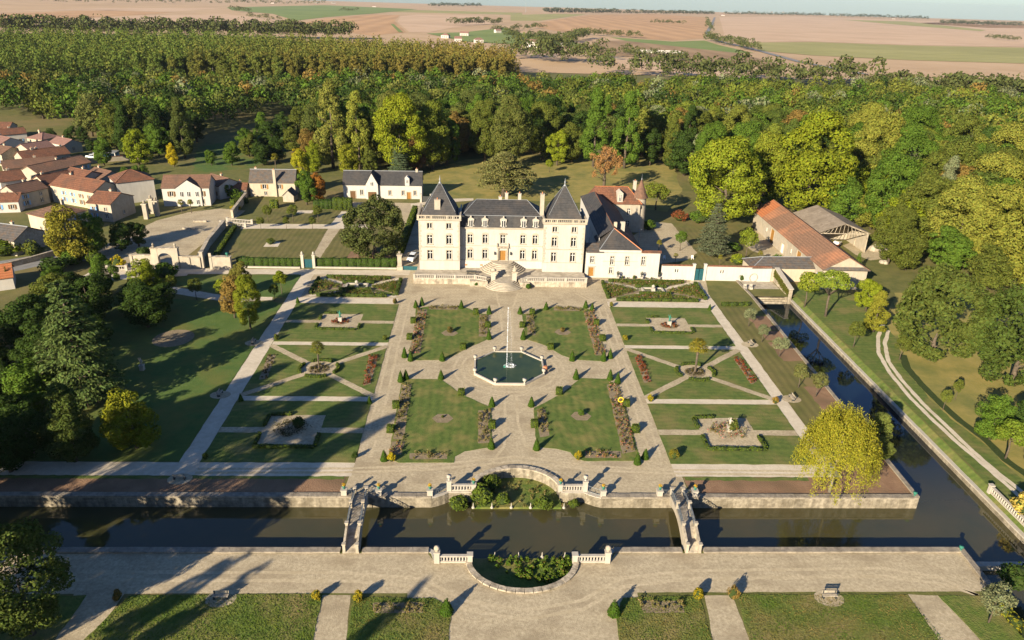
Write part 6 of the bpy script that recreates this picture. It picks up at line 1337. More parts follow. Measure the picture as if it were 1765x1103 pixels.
VILLAGE = [  # ridge centre, turn, length, width, eave, ridge, roof, roof material, wall material, label
    (-120.6, 61.8, -0.303, 8.4, 9.0, 3.8, 6.0, 'gable', 'slate_old', 'rubble', 'dark-roofed rubble barn at the left edge below the village'),
    (-118.7, 77.8, 1.062, 9.8, 9.5, 5.0, 7.0, 'hip', 'tile_brown', 'render_cream', 'cream house with brown roof behind the autumn tree'),
    (-111.0, 91.7, -0.201, 7.3, 10.0, 5.0, 7.0, 'gable', 'tile', 'limestone', 'stone house with red roof right of the autumn tree'),
    (-125.1, 106.1, -0.450, 18.4, 9.0, 5.2, 7.5, 'gable', 'tile', 'render_cream', 'cream house with long bright red tile roof mid village'),
    (-138.0, 113.2, 1.045, 9.7, 8.0, 5.0, 7.0, 'gable', 'tile', 'render_cream', 'pale house with red tile roof left of the long bright roof'),
    (-141.3, 102.5, 1.102, 9.3, 8.0, 4.6, 6.5, 'gable', 'tile_brown', 'limestone', 'long stone house with pillars and two blue shuttered openings'),
    (-142.6, 96.7, 0.199, 5.4, 6.5, 3.2, 4.8, 'gable', 'tile', 'render_white', 'small low annex at the left edge with red roof'),
    (-152.5, 114.7, 0.784, 6.3, 9.0, 5.0, 7.0, 'gable', 'tile', 'render_white', 'white house with red roof at the left edge mid village'),
    (-147.8, 133.2, 1.167, 19.9, 8.0, 4.6, 6.5, 'gable', 'tile_barn', 'limestone', 'longest village house with orange-brown roof'),
    (-132.1, 119.0, -0.512, 10.3, 9.0, 5.0, 7.0, 'gable', 'tile', 'render_cream', 'house with pale left gable and red roof behind the bright one'),
    (-126.7, 121.7, -0.594, 9.3, 8.0, 4.8, 6.5, 'gable', 'tile_brown', 'limestone', 'grey stone house with dark red roof at the village end'),
    (-159.1, 137.6, 0.613, 15.4, 8.5, 4.2, 6.0, 'gable', 'tile_brown', 'limestone', 'long brown-roofed row behind the longest house'),
    (-160.9, 149.4, 0.869, 15.1, 8.0, 5.0, 7.0, 'gable', 'tile', 'limestone', 'stone house with mottled red roof and three chimneys'),
    (-169.7, 160.9, 1.084, 9.6, 9.0, 5.0, 7.0, 'gable', 'tile_pink', 'render_cream', 'house with plum roof and ivy-grown front gable'),
    (-179.2, 157.9, -0.403, 8.9, 9.0, 4.2, 6.0, 'gable', 'tile_brown', 'rubble', 'open brown barn at the left edge of the village'),
    (-188.9, 173.9, -0.550, 11.8, 9.0, 4.6, 6.5, 'gable', 'tile_pink', 'render_white', 'house with pinkish roof at the upper left edge'),
    (-197.2, 192.7, 0.705, 10.1, 8.0, 4.4, 6.0, 'gable', 'tile', 'render_white', 'white-walled house with red roof in the upper village'),
    (-180.4, 186.1, -0.384, 8.1, 8.0, 4.2, 6.0, 'hip', 'tile_pink', 'render_cream', 'bungalow with pink hipped roof in the upper village'),
    (-208.0, 207.2, 0.138, 6.7, 8.0, 4.2, 6.0, 'gable', 'tile', 'render_white', 'farthest red-roofed house at the upper left edge'),
    (-169.1, 180.3, -0.555, 10.0, 7.0, 3.4, 5.0, 'gable', 'tile_pink', 'render', 'low pink-roofed house among the trees right of the village'),
    (-88.6, 117.8, -0.670, 9.4, 7.5, 4.2, 6.0, 'gable', 'tile_brown', 'render_white', 'small white house with brown roof behind the forecourt house'),
    (-84.4, 117.1, 0.081, 8.6, 5.0, 2.6, 4.0, 'gable', 'tile', 'limestone', 'low red-tiled outbuilding between the white and stone houses'),
]
rg = random.Random(7)
for (x, y, rot, L, W, ev, rd, rf, rm, wm, lab) in VILLAGE:
    L = max(L, 7.0); n = max(2, int(L / 3.6)); wins = []
    for i in range(n):
        u = L * (i + 0.5) / n; sh = ['shutter_blue', None, None, 'wood_dark'][rg.randrange(4)]
        wins.append(('f', u, 1.0 if ev < 4.5 else 0.9, 0.9, 1.3, sh))
        if ev > 4.4: wins.append(('f', u, 2.9, 0.8, 1.1, sh))
    wins.append(('r', W * 0.5, 1.0, 0.8, 1.2)); wins.append(('l', W * 0.5, 1.0, 0.8, 1.2))
    house(lab, x, y, rot, L, W, ev, rd, rf, rm, wm, [w for w in wins if w], (), [(L * rg.uniform(-0.35, 0.35), 0.3, 0.7)] + ([(L * 0.42, 0, 0.6), (-L * 0.2, 0, 0.7)] if 'three' in lab else []))
t = thing('village_wall', 'long pale garden wall with tile coping right of the village', 'wall'); wall_run(t, [(-151.7, 158.0), (-136.3, 168.8)], 0, 1.7, 0.4, 0.6, 0.15, 'limestone', 'tile', 2.5, 40, 1)
t = thing('village_wall', 'curved grey road wall at the lower left below the dark barn', 'wall'); wall_run(t, [(-117.9, 44.7), (-112.2, 52.1), (-108.4, 59.1)], 0, 1.2, 0.4, 0.6, 0.15, 'rubble', 'weathered', 2.5, 41, 1)
sheet('village_lane', [(-122.7, 50.4), (-114.3, 57.1), (-110.6, 66.4), (-105.3, 69.1), (-94.2, 55.9), (-103.6, 52.5), (-109.8, 49.0), (-116.9, 41.0)], 0.01, 'road')
house('red-tiled shed half hidden under the left trees', -112.0, 36.0, 0.5, 9.0, 7.0, 2.8, 4.6, 'gable', 'tile_new', 'render_white', cat='shed', name='shed')

# ================================================================== GARDEN PLANTS AND OBJECTS
def cone_mesh(seed, H=1.9, R=0.54):
    rg = np.random.default_rng(seed); n = 700; h = 1 - np.sqrt(rg.uniform(0, 1, n)); a = rg.uniform(0, 6.283, n); r = R * (1 - h) ** 0.85 + 0.03
    P = np.stack([r * np.cos(a), r * np.sin(a), 0.08 + h * H], 1) + rg.normal(size=(n, 3)) * 0.02
    Nn = np.stack([np.cos(a), np.sin(a), np.full(n, R / H)], 1) + 0.4 * rg.normal(size=(n, 3))
    return leaf_mesh('cone_foliage', P, Nn, 0.075 * rg.uniform(0.7, 1.3, n), seed, 0.7, (0.65, 1.2), extra=MB().lathe([(R * 0.9, 0), (R * 0.88, 0.15), (R * 0.52, H * 0.5), (0.03, H * 0.97)], 12))
CONES = [cone_mesh(k) for k in range(3)]; CUBES = [clipped([(-0.54, 0.54, -0.54, 0.54, 0, 1.08)], 60, 0.085, 200 + k) for k in range(2)]
def where(x, y):
    return '%s %s' % ('far' if y > 0 else 'near', 'left' if x < 0.4 else 'right')
def spot(x, y):
    """how a topiary stands on its lawn"""
    ax, ay = abs(x - 0.4), abs(y)
    if ay < 9 and ax > 15: return 'at its outer corner'
    if ay < 12 and ax > 8: return 'on its rounded fountain edge'
    if ax < 6 and ay < 17: return 'on the central walk nearer the fountain'
    if ax < 6: return 'far down the central walk'
    if ay > 22: return 'on its edge opposite the fountain'
    if ax > 14: return 'on its outer side'
    return 'facing the fountain'
seen = {}
def uniq(lab):
    seen[lab] = seen.get(lab, 0) + 1
    return lab if seen[lab] == 1 else lab + ', ' + {2: 'second', 3: 'third', 4: 'fourth'}.get(seen[lab], 'another') + ' from left'
TC = sorted([(-18.71, 27.31), (-17.53, 28.68), (-9.04, 27.34), (-3.11, 24.54), (-18.74, 4.01), (-17.50, 2.64), (-11.75, 2.76), (-3.15, 12.14), (3.41, 24.74), (9.11, 27.25), (17.79, 28.48), (18.97, 26.81), (3.51, 12.23), (12.17, 3.27), (18.00, 3.33), (19.41, 4.49),
    (-18.46, -5.32), (-17.66, -4.37), (-11.58, -4.26), (-2.77, -13.39), (-2.92, -25.55), (-18.33, -28.78), (12.10, -3.82), (18.11, -3.97), (19.26, -5.21), (3.70, -13.30), (3.78, -25.85), (18.19, -29.37), (19.59, -28.05)])
for i, (x, y) in enumerate(TC):
    o = obj('topiary_cone', CONES[i % 3], None, (x, y, 0.02), i * 1.7, (1, 1, random.Random(i).uniform(0.9, 1.15))); o.color = (*YEW, 1)
    tag(o, uniq('yew cone of %s lawn %s' % (where(x, y), spot(x, y))), 'topiary', 'yew cones round the central lawns')
for i, (x, y) in enumerate(sorted([(-18.57, 19.64), (-18.53, 11.83), (-5.92, 24.37), (-3.38, 17.93), (-8.10, 7.88), (5.97, 24.55), (3.60, 18.13), (8.54, 8.20), (18.92, 19.58), (19.11, 12.15), (-7.87, -9.60), (-18.33, -13.89), (-18.32, -21.13), (-2.80, -19.71), (8.65, -9.10), (3.83, -19.39), (19.42, -12.80), (19.54, -20.71)])):
    o = obj('topiary_cube', CUBES[i % 2], None, (x, y, 0.02), random.Random(i).uniform(-0.15, 0.15), (1, 1, random.Random(i + 9).uniform(0.9, 1.1))); o.color = (*BOX, 1)
    tag(o, uniq('box cube of %s lawn %s' % (where(x, y), spot(x, y))), 'topiary', 'box cubes round the central lawns')
for i, (x, y, s, lab) in enumerate((((-7.96, -57.28)[0], (-7.96, -57.28)[1], 1.05, 'plump clipped yew cone at the corner of the front lawn left of the recess'), ((10.31, -57.59)[0], (10.31, -57.59)[1], 1.05, 'plump clipped yew cone at the corner of the front lawn right of the recess'))):
    o = obj('topiary_cone', CONES[i], None, (x, y, 0.02), 0, (s * 1.25, s * 1.25, s)); o.color = (*YEW, 1); tag(o, lab, 'topiary', 'plump cones on the near terrace')
for i, (q, lab) in enumerate((((-44.07, 29.24), 'small dark cone at the top left corner of the left statue lawn'), ((-43.61, -12.28), 'dark small cone at the left end of the lower left path'), ((-22.75, -12.74), 'dark small cone at the right end of the lower left path'), ((44.82, 28.15), 'small cone at the top right corner of the right statue lawn'))):
    o = obj('topiary_cone', CONES[i % 3], None, (*q, 0.02), 0, (0.75, 0.75, 0.72)); o.color = (*YEW, 1); tag(o, lab, 'topiary')
# rounded shrubs in the middle of each central lawn, on hexagonal beds
for (q, h, c, lab) in (((-10.95, 14.98), 1.5, (0.13, 0.105, 0.03), 'rounded brownish shrub in the middle of the far left lawn'), ((11.60, 16.00), 1.1, BROWN, 'rounded brown shrub in the middle of the far right lawn'), ((-10.58, -16.99), 0.5, OLIVE, 'low shrub on the bare bed in the middle of the near left lawn'), ((11.54, -16.02), 1.2, GREEN, 'rounded green shrub in the middle of the near right lawn')):
    sheet('flower_bed', [(q[0] + 1.7 * math.cos(a) , q[1] - 0.3 + 1.5 * math.sin(a)) for a in [rad(60 * k) for k in range(6)]], 0.066, 'bed_soil'); tree('shrub', q, h, lab, c, 0.95)
# planting of the beds: soft growth too small to count, one mass to a bed
KIN = {'pink': [((0.10, 0.11, 0.02), 0.5), ((0.17, 0.14, 0.04), 0.3), ((0.42, 0.10, 0.10), 0.12), ((0.5, 0.28, 0.2), 0.08)], 'dry': [((0.17, 0.14, 0.05), 0.5), ((0.10, 0.11, 0.025), 0.4), ((0.28, 0.2, 0.1), 0.1)],
    'red': [((0.10, 0.06, 0.02), 0.4), ((0.08, 0.09, 0.02), 0.25), ((0.30, 0.05, 0.03), 0.35)], 'dark': [((0.06, 0.05, 0.02), 0.6), ((0.10, 0.09, 0.03), 0.4)], 'rose': [((0.085, 0.12, 0.02), 0.70), ((0.15, 0.145, 0.032), 0.22), ((0.40, 0.06, 0.07), 0.04), ((0.5, 0.3, 0.28), 0.04)], 'lush': [((0.06, 0.11, 0.015), 0.55), ((0.11, 0.15, 0.02), 0.35), ((0.13, 0.10, 0.03), 0.10)]}
def in_poly(p, poly):
    c = False; n = len(poly)
    for i in range(n):
        a, b = poly[i], poly[(i + 1) % n]
        if (a[1] > p[1]) != (b[1] > p[1]) and p[0] < (b[0] - a[0]) * (p[1] - a[1]) / (b[1] - a[1]) + a[0]: c = not c
    return c
def planting(name, label, poly, kind, dens=1.2, h=(0.35, 0.9), seed=0, z=0.05, leaves=26, cat='flowers', size=0.075):
    rg = np.random.default_rng(seed); xs = [p[0] for p in poly]; ys = [p[1] for p in poly]
    A = (max(xs) - min(xs)) * (max(ys) - min(ys)); Ps, Ns, Ss, Cs = [], [], [], []
    for k in range(max(6, int(A * dens))):
        x, y = rg.uniform(min(xs), max(xs)), rg.uniform(min(ys), max(ys))
        if not in_poly((x, y), poly): continue
        H = rg.uniform(*h); d = rand_dirs(rg, leaves); d[:, 2] = np.abs(d[:, 2])
        r = H * 0.5
        Ps.append(np.array([x, y, z + H * 0.25]) + d * np.array([r, r, H * 0.75]) * rg.uniform(0.6, 1.0, (leaves, 1))); Ns.append(d + 0.5 * rg.normal(size=d.shape)); Ss.append(size * rg.uniform(0.7, 1.5, leaves))
        cols = KIN[kind]; pr = np.array([c[1] for c in cols]); idx = rg.choice(len(cols), size=leaves, p=pr / pr.sum())
        Cs.append(np.array([c[0] for c in cols])[idx])
    if not Ps: return
    me = leaf_mesh(name, np.concatenate(Ps), np.concatenate(Ns), np.concatenate(Ss), seed, 0.7, colors=np.concatenate(Cs), mname='leaf_mass')
    return tag(obj(name, me), label, cat, None, 'stuff')
BL_ = ['roses along the outer edge of the far left central lawn', 'dry plants along the top edge of the far left central lawn', 'dry plants along the inner edge of the far left central lawn', 'dry plants along the inner edge of the far right central lawn', 'dry plants along the top edge of the far right central lawn', 'pink roses along the outer edge of the far right central lawn',
    'sparse shaded plants along the outer edge of the near left central lawn', 'dry plants along the inner edge of the near left central lawn', 'low plants along the bottom edge of the near left central lawn', 'pink roses at the bottom left corner of the near left central lawn', 'dry plants along the inner edge of the near right central lawn', 'mixed plants along the outer edge of the near right central lawn', 'reddish flowers along the bottom edge of the near right central lawn',
    'dark flower strip in the left wedge of the left palm lawn', 'red flower strip in the right wedge of the left palm lawn', 'red flower strip in the left wedge of the right palm lawn', 'red flower strip in the right wedge of the right palm lawn', 'dry plants on the front lawn bed left of centre', 'flowers on the front lawn bed right of centre']
for i, ((pl, k), lab) in enumerate(zip(BEDS, BL_)): planting('flower_planting', lab, pl, k, 4.5 if k == 'red' else 2.8, (0.25, 0.75) if k != 'dark' else (0.2, 0.45), 300 + i)
for j, (x0, x1, y0, y1, sd) in enumerate(((-42.5, -23.6, 33.2, 44.6, 'left'), (23.6, 45.6, 32.8, 44.6, 'right'))):
    xm, ym = (x0 + x1) / 2, (y0 + y1) / 2; g = 1.1
    for k, (pl, w) in enumerate((([(x0 + 0.5, y0 + 1.2), (x0 + 0.5, y1 - 1.2), (xm - 3.2, ym)], 'left'), ([(x1 - 0.5, y0 + 1.2), (x1 - 0.5, y1 - 1.2), (xm + 3.2, ym)], 'right'), ([(x0 + 2.5, y1 - 0.6), (x1 - 2.5, y1 - 0.6), (xm + 2, ym + 2), (xm - 2, ym + 2)], 'far'), ([(x0 + 2.5, y0 + 0.6), (x1 - 2.5, y0 + 0.6), (xm + 2, ym - 2), (xm - 2, ym - 2)], 'near'))):
        planting('rose_planting', 'rose bushes in the %s triangle of the %s rose garden' % (w, sd), pl, 'rose', 6.5, (0.4, 1.0), 340 + j * 4 + k)
    hedge('hedge', 'low clipped hedge along the far side of the %s rose garden' % sd, (x0 + 1.6, y1), (x1 - 2.4, y1 - 0.2), 0.7, 0.7, BOX, 20 + j); hedge('hedge', 'low clipped hedge along the near side of the %s rose garden' % sd, (x0 + 1.6, y0), (x1 - 2.0, y0), 0.7, 0.7, BOX, 22 + j)
    hedge('hedge', 'low clipped hedge at the left end of the %s rose garden' % sd, (x0, y0 + 1.0), (x0, y1 - 1.0), 0.75, 0.75, BOX, 24 + j); hedge('hedge', 'low clipped hedge at the right end of the %s rose garden' % sd, (x1, y0 + 1.0), (x1, y1 - 1.0), 0.75, 0.75, BOX, 26 + j)
    for k, (a, b, w) in enumerate((((xm - 3.6, ym + 2.2), (xm + 3.6, ym + 2.2), 'far'), ((xm - 3.6, ym - 2.2), (xm + 3.6, ym - 2.2), 'near'))): hedge('hedge', 'short clipped hedge on the %s side of the %s rose garden fountain' % (w, sd), a, b, 0.6, 0.8, BOX, 28 + j * 2 + k)
    t = thing('stone_fountain', 'small pale stone fountain in the middle of the %s rose garden' % sd, 'fountain', (xm, ym, 0.05))
    for k, (a, b) in enumerate((((-2.3, -1.3), (2.3, -1.3)), ((-2.3, 1.3), (2.3, 1.3)), ((-2.3, -1.3), (-2.3, 1.3)), ((2.3, -1.3), (2.3, 1.3)))): MB().beam((a[0], a[1], 0.2), (b[0], b[1], 0.2), 0.4, 0.4).build('kerb', 'white_stone', t)
    MB().box(-2.1, 2.1, -1.1, 1.1, 0.0, 0.12).build('water', 'pool_water', t); MB().box(-0.4, 0.4, -0.4, 0.4, 0, 0.8).lathe([(0.2, 0.8), (0.35, 1.0), (0.4, 1.3), (0.2, 1.5), (0.06, 1.6)], 8).build('pedestal', 'white_stone', t)
    if j == 1: hedge('hedge', 'low hedge beside the gravel at the head of the olive row', (48.2, 30.6), (54.5, 31.0), 0.8, 0.8, BOX, 34)
planting('basin_planting', 'lush weeds and shrubs filling the far moat recess', [(-8, -37.9), (9, -37.9), (6, -35), (2, -32), (-4, -33), (-7.5, -36.2)], 'dry', 0.9, (0.3, 0.8), 360, -1.35, 30, 'plants')
planting('basin_planting', 'lush weeds and shrubs filling the near moat recess', [(-3.6, -47.4), (6.6, -47.4), (6.0, -50.5), (4.0, -52), (0, -50.6), (-2, -49.6)], 'lush', 3.0, (0.35, 0.85), 361, -1.35, 40, 'plants', 0.11)
for i, (x, y, h, w, lab) in enumerate(((-7.4, -37.6, 2.2, 1.5, 'broad green bush spilling over the water left of the far recess'), (-4.2, -36.2, 3.6, 1.15, 'tallest green bush in the left of the far recess'), (-2.9, -33.5, 3.2, 1.0, 'dark bush at the back of the far recess'), (-1.4, -36.8, 2.4, 0.9, 'rounded bright bush mid left of the far recess'), (4.0, -37.6, 2.2, 1.25, 'bright green bush spilling over the water right of the far recess'), (8.2, -37.3, 1.5, 1.2, 'low weeds right of the far recess'))):
    tree('shrub', (x, y), h * 0.8, lab, (0.10, 0.14, 0.02), w * 1.1, z=-1.4)
# statues, benches, palms, round beds
def statue(label, x, y, z=0.06, h=1.5, m='verdigris'):
    t = thing('statue', label, 'statue', (x, y, z)); MB().box(-0.35, 0.35, -0.35, 0.35, 0, 0.9).box(-0.42, 0.42, -0.42, 0.42, 0.9, 1.0).build('pedestal', 'white_stone', t)
    MB().lathe([(0.2, 1.0), (0.16, 1.35), (0.19, 1.6), (0.24, 1.85), (0.16, 2.02), (0.07, 2.1), (0.12, 2.22), (0.11, 2.35), (0.02, 2.42)], 9, squash=0.7).build('figure', m, t, smooth=True)
    MB().tube([(0.2, 0, 1.92), (0.38, -0.1, 1.7), (0.3, -0.28, 1.6)], [0.06, 0.05, 0.04], 5).build('arm', m, t); MB().tube([(-0.2, 0, 1.92), (-0.36, 0, 2.15), (-0.3, 0, 2.4)], [0.06, 0.05, 0.04], 5).build('arm', m, t)
statue('green bronze figure on a white block in the upper left garden bed', -33.3, 19.6); statue('green bronze figure on a white block in the upper right garden bed', 34.0, 19.6)
statue('small white statue standing on the dark left lawn', *(-63.68, -1.95), 0.05, 1.2, 'white_stone'); statue('pale statue among the shrubs of the lower right garden bed', 34.4, -20.4, 0.06, 1.4, 'white_stone')
for sx, xm, sd in ((-1, -33.35, 'left'), (1, 34.05, 'right')):
    sheet('flower_bed', ellipse(xm, 19.6, 1.9, 1.6, 20), 0.066, 'bed_soil'); planting('flower_planting', 'dark red low plants round the bronze figure in the %s garden' % sd, ellipse(xm, 19.6, 1.8, 1.5, 14), 'red', 3.5, (0.3, 0.6), 370 + sx)
    for k, (a, b) in enumerate((((xm - 3.9, 23.5), (xm - 1.6, 23.7)), ((xm - 4.2, 22.0), (xm - 4.2, 20.4)), ((xm - 4.0, 15.9), (xm + 3.8, 15.7)), ((xm + 4.2, 18.0), (xm + 4.2, 16.0)), ((xm - 4.2, 18.2), (xm - 4.2, 16.0)))):
        hedge('hedge', 'little clipped hedge %s of the bronze figure bed in the %s garden' % (['behind', 'far left', 'in front', 'near right', 'near left'][k], sd), a, b, 0.5, 0.5, BOX, 40 + k)
    for k in range(4):
        a0 = rad(45 + 90 * k - 32); a1 = rad(45 + 90 * k + 32); pts = [(xm + 3.35 * math.cos(rad(90 * k) + (i - 4) * 0.125), -1.0 + 3.15 * math.sin(rad(90 * k) + (i - 4) * 0.125)) for i in range(9)]
        bx = []; o = obj('curved_hedge', clipped([(p[0] - 0.26, p[0] + 0.26, p[1] - 0.26, p[1] + 0.26, 0.0, 0.55) for p in pts], 26, 0.09, 60 + k)); o.color = (*BOX, 1)
        tag(o, 'curved low hedge on the %s side of the %s palm circle' % (['right', 'far', 'left', 'near'][k], sd), 'hedge')
    planting('flower_planting', 'dark low plants round the foot of the %s palm' % sd, ellipse(xm, -1.0, 1.8, 1.7, 14), 'dark', 3.5, (0.3, 0.6), 374 + sx)
    planting('flower_planting', 'mixed tall shrubs and flowers in the lower %s garden bed' % sd, ellipse(xm - 0.2, -20.8, 2.9, 2.3, 16), 'pink' if sx > 0 else 'dark', 2.6, (0.5, 1.3), 378 + sx)
    tree('shrub', (xm + 0.9, -20.2), 2.2, 'tallest bush in the lower %s garden bed' % sd, OLIVE if sx > 0 else DARK, 0.9)
    for k, (a, b) in enumerate((((xm - 4.4, -17.0), (xm - 4.4, -19.8)), ((xm - 4.4, -22.2), (xm - 4.4, -25.6)), ((xm - 4.4, -25.7), (xm + 4.4, -25.7)), ((xm + 4.4, -22.2), (xm + 4.4, -25.4)), ((xm - 4.2, -16.7), (xm - 1.0, -16.6)))):
        hedge('hedge', 'little clipped hedge %s of the shrub bed in the lower %s garden' % (['far left', 'near left', 'in front', 'near right', 'behind'][k], sd), a, b, 0.55, 0.55, BOX, 70 + k)
tree('palm', (34.05, -1.0), 6.6, 'fan palm in the circle of the right garden', (0.17, 0.15, 0.02), 0.95); tree('palm', (-33.35, -1.0), 5.4, 'fan palm in the circle of the left garden', (0.13, 0.14, 0.025), 0.95)
for q, h, lab in (((-93.15, 95.92), 4.2, 'small palm left of the pair on the forecourt'), ((-90.47, 96.10), 4.2, 'small palm right of the pair on the forecourt'), ((-80.58, 153.03), 6.5, 'yellowing palm behind the stone house'), ((41.7, 65.9), 3.8, 'yellow palm behind the white wing'), ((44.2, 57.8), 2.9, 'stubby palm behind the left garden wall'), ((55.4, 57.0), 3.0, 'stubby palm right of the blue gate'), ((66.7, 60.1), 3.2, 'yellowish palm behind the right garden wall')):
    tree('palm', q, h, lab, (0.17, 0.16, 0.02), 0.8)
def bench(label, x, y, rz, m='weathered'):
    t = thing('bench', label, 'bench', (x, y, 0.05), rz)
    for k in range(3): MB().box(-0.85, 0.85, -0.22 + k * 0.16, -0.08 + k * 0.16, 0.42, 0.47).build('seat_slat', m, t)
    for k in range(2): MB().box(-0.85, 0.85, 0.24, 0.28, 0.58 + k * 0.18, 0.72 + k * 0.18).build('back_slat', m, t)
    for xx in (-0.7, 0.7): MB().box(xx - 0.06, xx + 0.06, -0.2, 0.28, 0, 0.42).box(xx - 0.05, xx + 0.05, 0.2, 0.24, 0.42, 0.95).build('leg', 'iron_dark', t)
for q, rz, lab in (((-45.5, -33.4), 3.14, 'dark bench in the gravel bay of the long left path'), ((-47.53, -10.39), 1.57, 'pale bench on the left side path by the dark lawn'), ((-47.67, 9.32), 1.57, 'dark bench beside the autumn tree on the left path'), ((48.05, 10.91), -1.57, 'bench beside the right path near the olive row'), ((48.20, -10.30), -1.57, 'bench beside the right path near the golden birch'), ((-32.9, -55.2), 0.0, 'bench at the edge of the front lawn on the left'), ((35.3, -55.4), 0.0, 'bench at the edge of the front lawn on the right')):
    bench(lab, q[0], q[1], rz); sheet('gravel_bay', ellipse(q[0], q[1], 1.7, 1.3, 12), 0.058, 'gravel')
ring = [(math.cos(2 * math.pi * k / 20) * 0.42, 0, math.sin(2 * math.pi * k / 20) * 0.42) for k in range(21)]
tag(MB().tube(ring, [0.09] * 21, 6).build('yellow_hose', 'yellow', None, ((18.52, -12.64)[0], (18.52, -12.64)[1], 1.0), 0), 'yellow ring leaning on a clipped cube right of the near right lawn', 'hose ring')
tag(MB().lathe([(0.25, 0), (0.4, 0.3), (0.42, 0.6), (0.3, 0.75)], 10).build('terracotta_pot', 'terracotta', None, (*(6.91, -0.47), 0)), 'terracotta jar on the gravel right of the fountain', 'pot')
def car(label, x, y, rz, m='car_paint'):
    t = thing('car', label, 'car', (x, y, 0.02), rz)
    b = [(-0.88, 0.55), (-0.9, 0.8), (-0.82, 1.0), (0.82, 1.0), (0.9, 0.8), (0.88, 0.55), (0.8, 0.25), (-0.8, 0.25)]
    mb = MB(); secs = ((-2.15, 0.86, -0.08), (-2.0, 0.97, 0.0), (-1.2, 1.0, 0.02), (0.9, 1.0, 0.0), (1.9, 0.96, -0.1), (2.15, 0.85, -0.2)); n = 8
    for (yy, s, dz) in secs: mb.v += [(p[0] * s, yy, p[1] + (dz if p[1] > 0.5 else 0)) for p in b]
    for k in range(len(secs) - 1):
        for i in range(n): mb.f.append((k * n + i, k * n + (i + 1) % n, k * n + n + (i + 1) % n, k * n + n + i))
    mb.f += [tuple(range(n)), tuple(range((len(secs) - 1) * n, len(secs) * n))[::-1]]; mb.build('body', m, t)
    mb = MB(); lo = [(-0.8, -1.9, 0.98), (0.8, -1.9, 0.98), (0.8, 1.0, 0.98), (-0.8, 1.0, 0.98)]; hi = [(-0.62, -1.5, 1.48), (0.62, -1.5, 1.48), (0.62, 0.2, 1.48), (-0.62, 0.2, 1.48)]
    mb.add(lo + hi, [(0, 1, 5, 4), (1, 2, 6, 5), (2, 3, 7, 6), (3, 0, 4, 7)]); mb.build('windows', 'glass', t)
    MB().box(-0.64, 0.64, -1.55, 0.25, 1.47, 1.53).build('roof', m, t)
    for wx in (-0.8, 0.8):
        for wy in (-1.3, 1.3):
            w = MB().tube([(wx - 0.1, wy, 0.32), (wx + 0.1, wy, 0.32)], [0.32, 0.32], 12).build('wheel', 'rubber', t); MB().tube([(wx - 0.11, wy, 0.32), (wx + 0.11, wy, 0.32)], [0.19, 0.19], 10).build('rim', 'lead', w)
        MB().box(wx * 0.8 - 0.14, wx * 0.8 + 0.14, -2.16, -2.08, 0.68, 0.8).build('tail_light', 'lamp_red', t); MB().box(wx * 0.8 - 0.14, wx * 0.8 + 0.14, 2.05, 2.14, 0.6, 0.72).build('headlight', 'paint_white', t)
car('white car parked in the shade beside the left tower', -22.3, 58.0, 2.95)
for q, m, lab in (((-154.10, 168.62), 'car_paint', 'white van-like car parked at the village edge'),): car(lab, q[0], q[1], 1.2, m)
t = thing('garden_shed', 'pale blue flat-roofed shelter at the village edge', 'shed', (*(-148.47, 169.18), 0), 0.1); MB().box(-4, 4, -2.5, 2.5, 2.3, 2.5).build('roof', 'lead', t)
for x in (-3.8, 3.8):
    for y in (-2.3, 2.3): MB().box(x - 0.1, x + 0.1, y - 0.1, y + 0.1, 0, 2.3).build('post', 'paint_white', t)
MB().box(-3.9, 3.9, 2.3, 2.4, 0, 2.3).build('back_wall', 'shutter_blue', t)
t = thing('lamp_post', 'slim street lamp in the court behind the white wing', 'lamp', (*(37.8, 73.5), 0)); MB().tube([(0, 0, 0), (0, 0, 4.2)], [0.07, 0.05], 7).build('pole', 'lead', t); MB().box(-0.15, 0.5, -0.1, 0.1, 4.15, 4.3).build('head', 'lead', t)
for q, lab in (((42.25, 61.24), 'white plastic chair near the left garden wall corner'), ((49.64, 61.58), 'white plastic chair left of the blue gate')):
    t = thing('garden_chair', lab, 'chair', (*q, 0.02)); MB().box(-0.3, 0.3, -0.3, 0.3, 0.4, 0.46).build('seat', 'paint_white', t); MB().box(-0.3, 0.3, 0.26, 0.32, 0.46, 1.0).build('backrest', 'paint_white', t)
    for x in (-0.26, 0.26):
        for y in (-0.26, 0.26): MB().box(x - 0.03, x + 0.03, y - 0.03, y + 0.03, 0, 0.4).build('leg', 'paint_white', t)
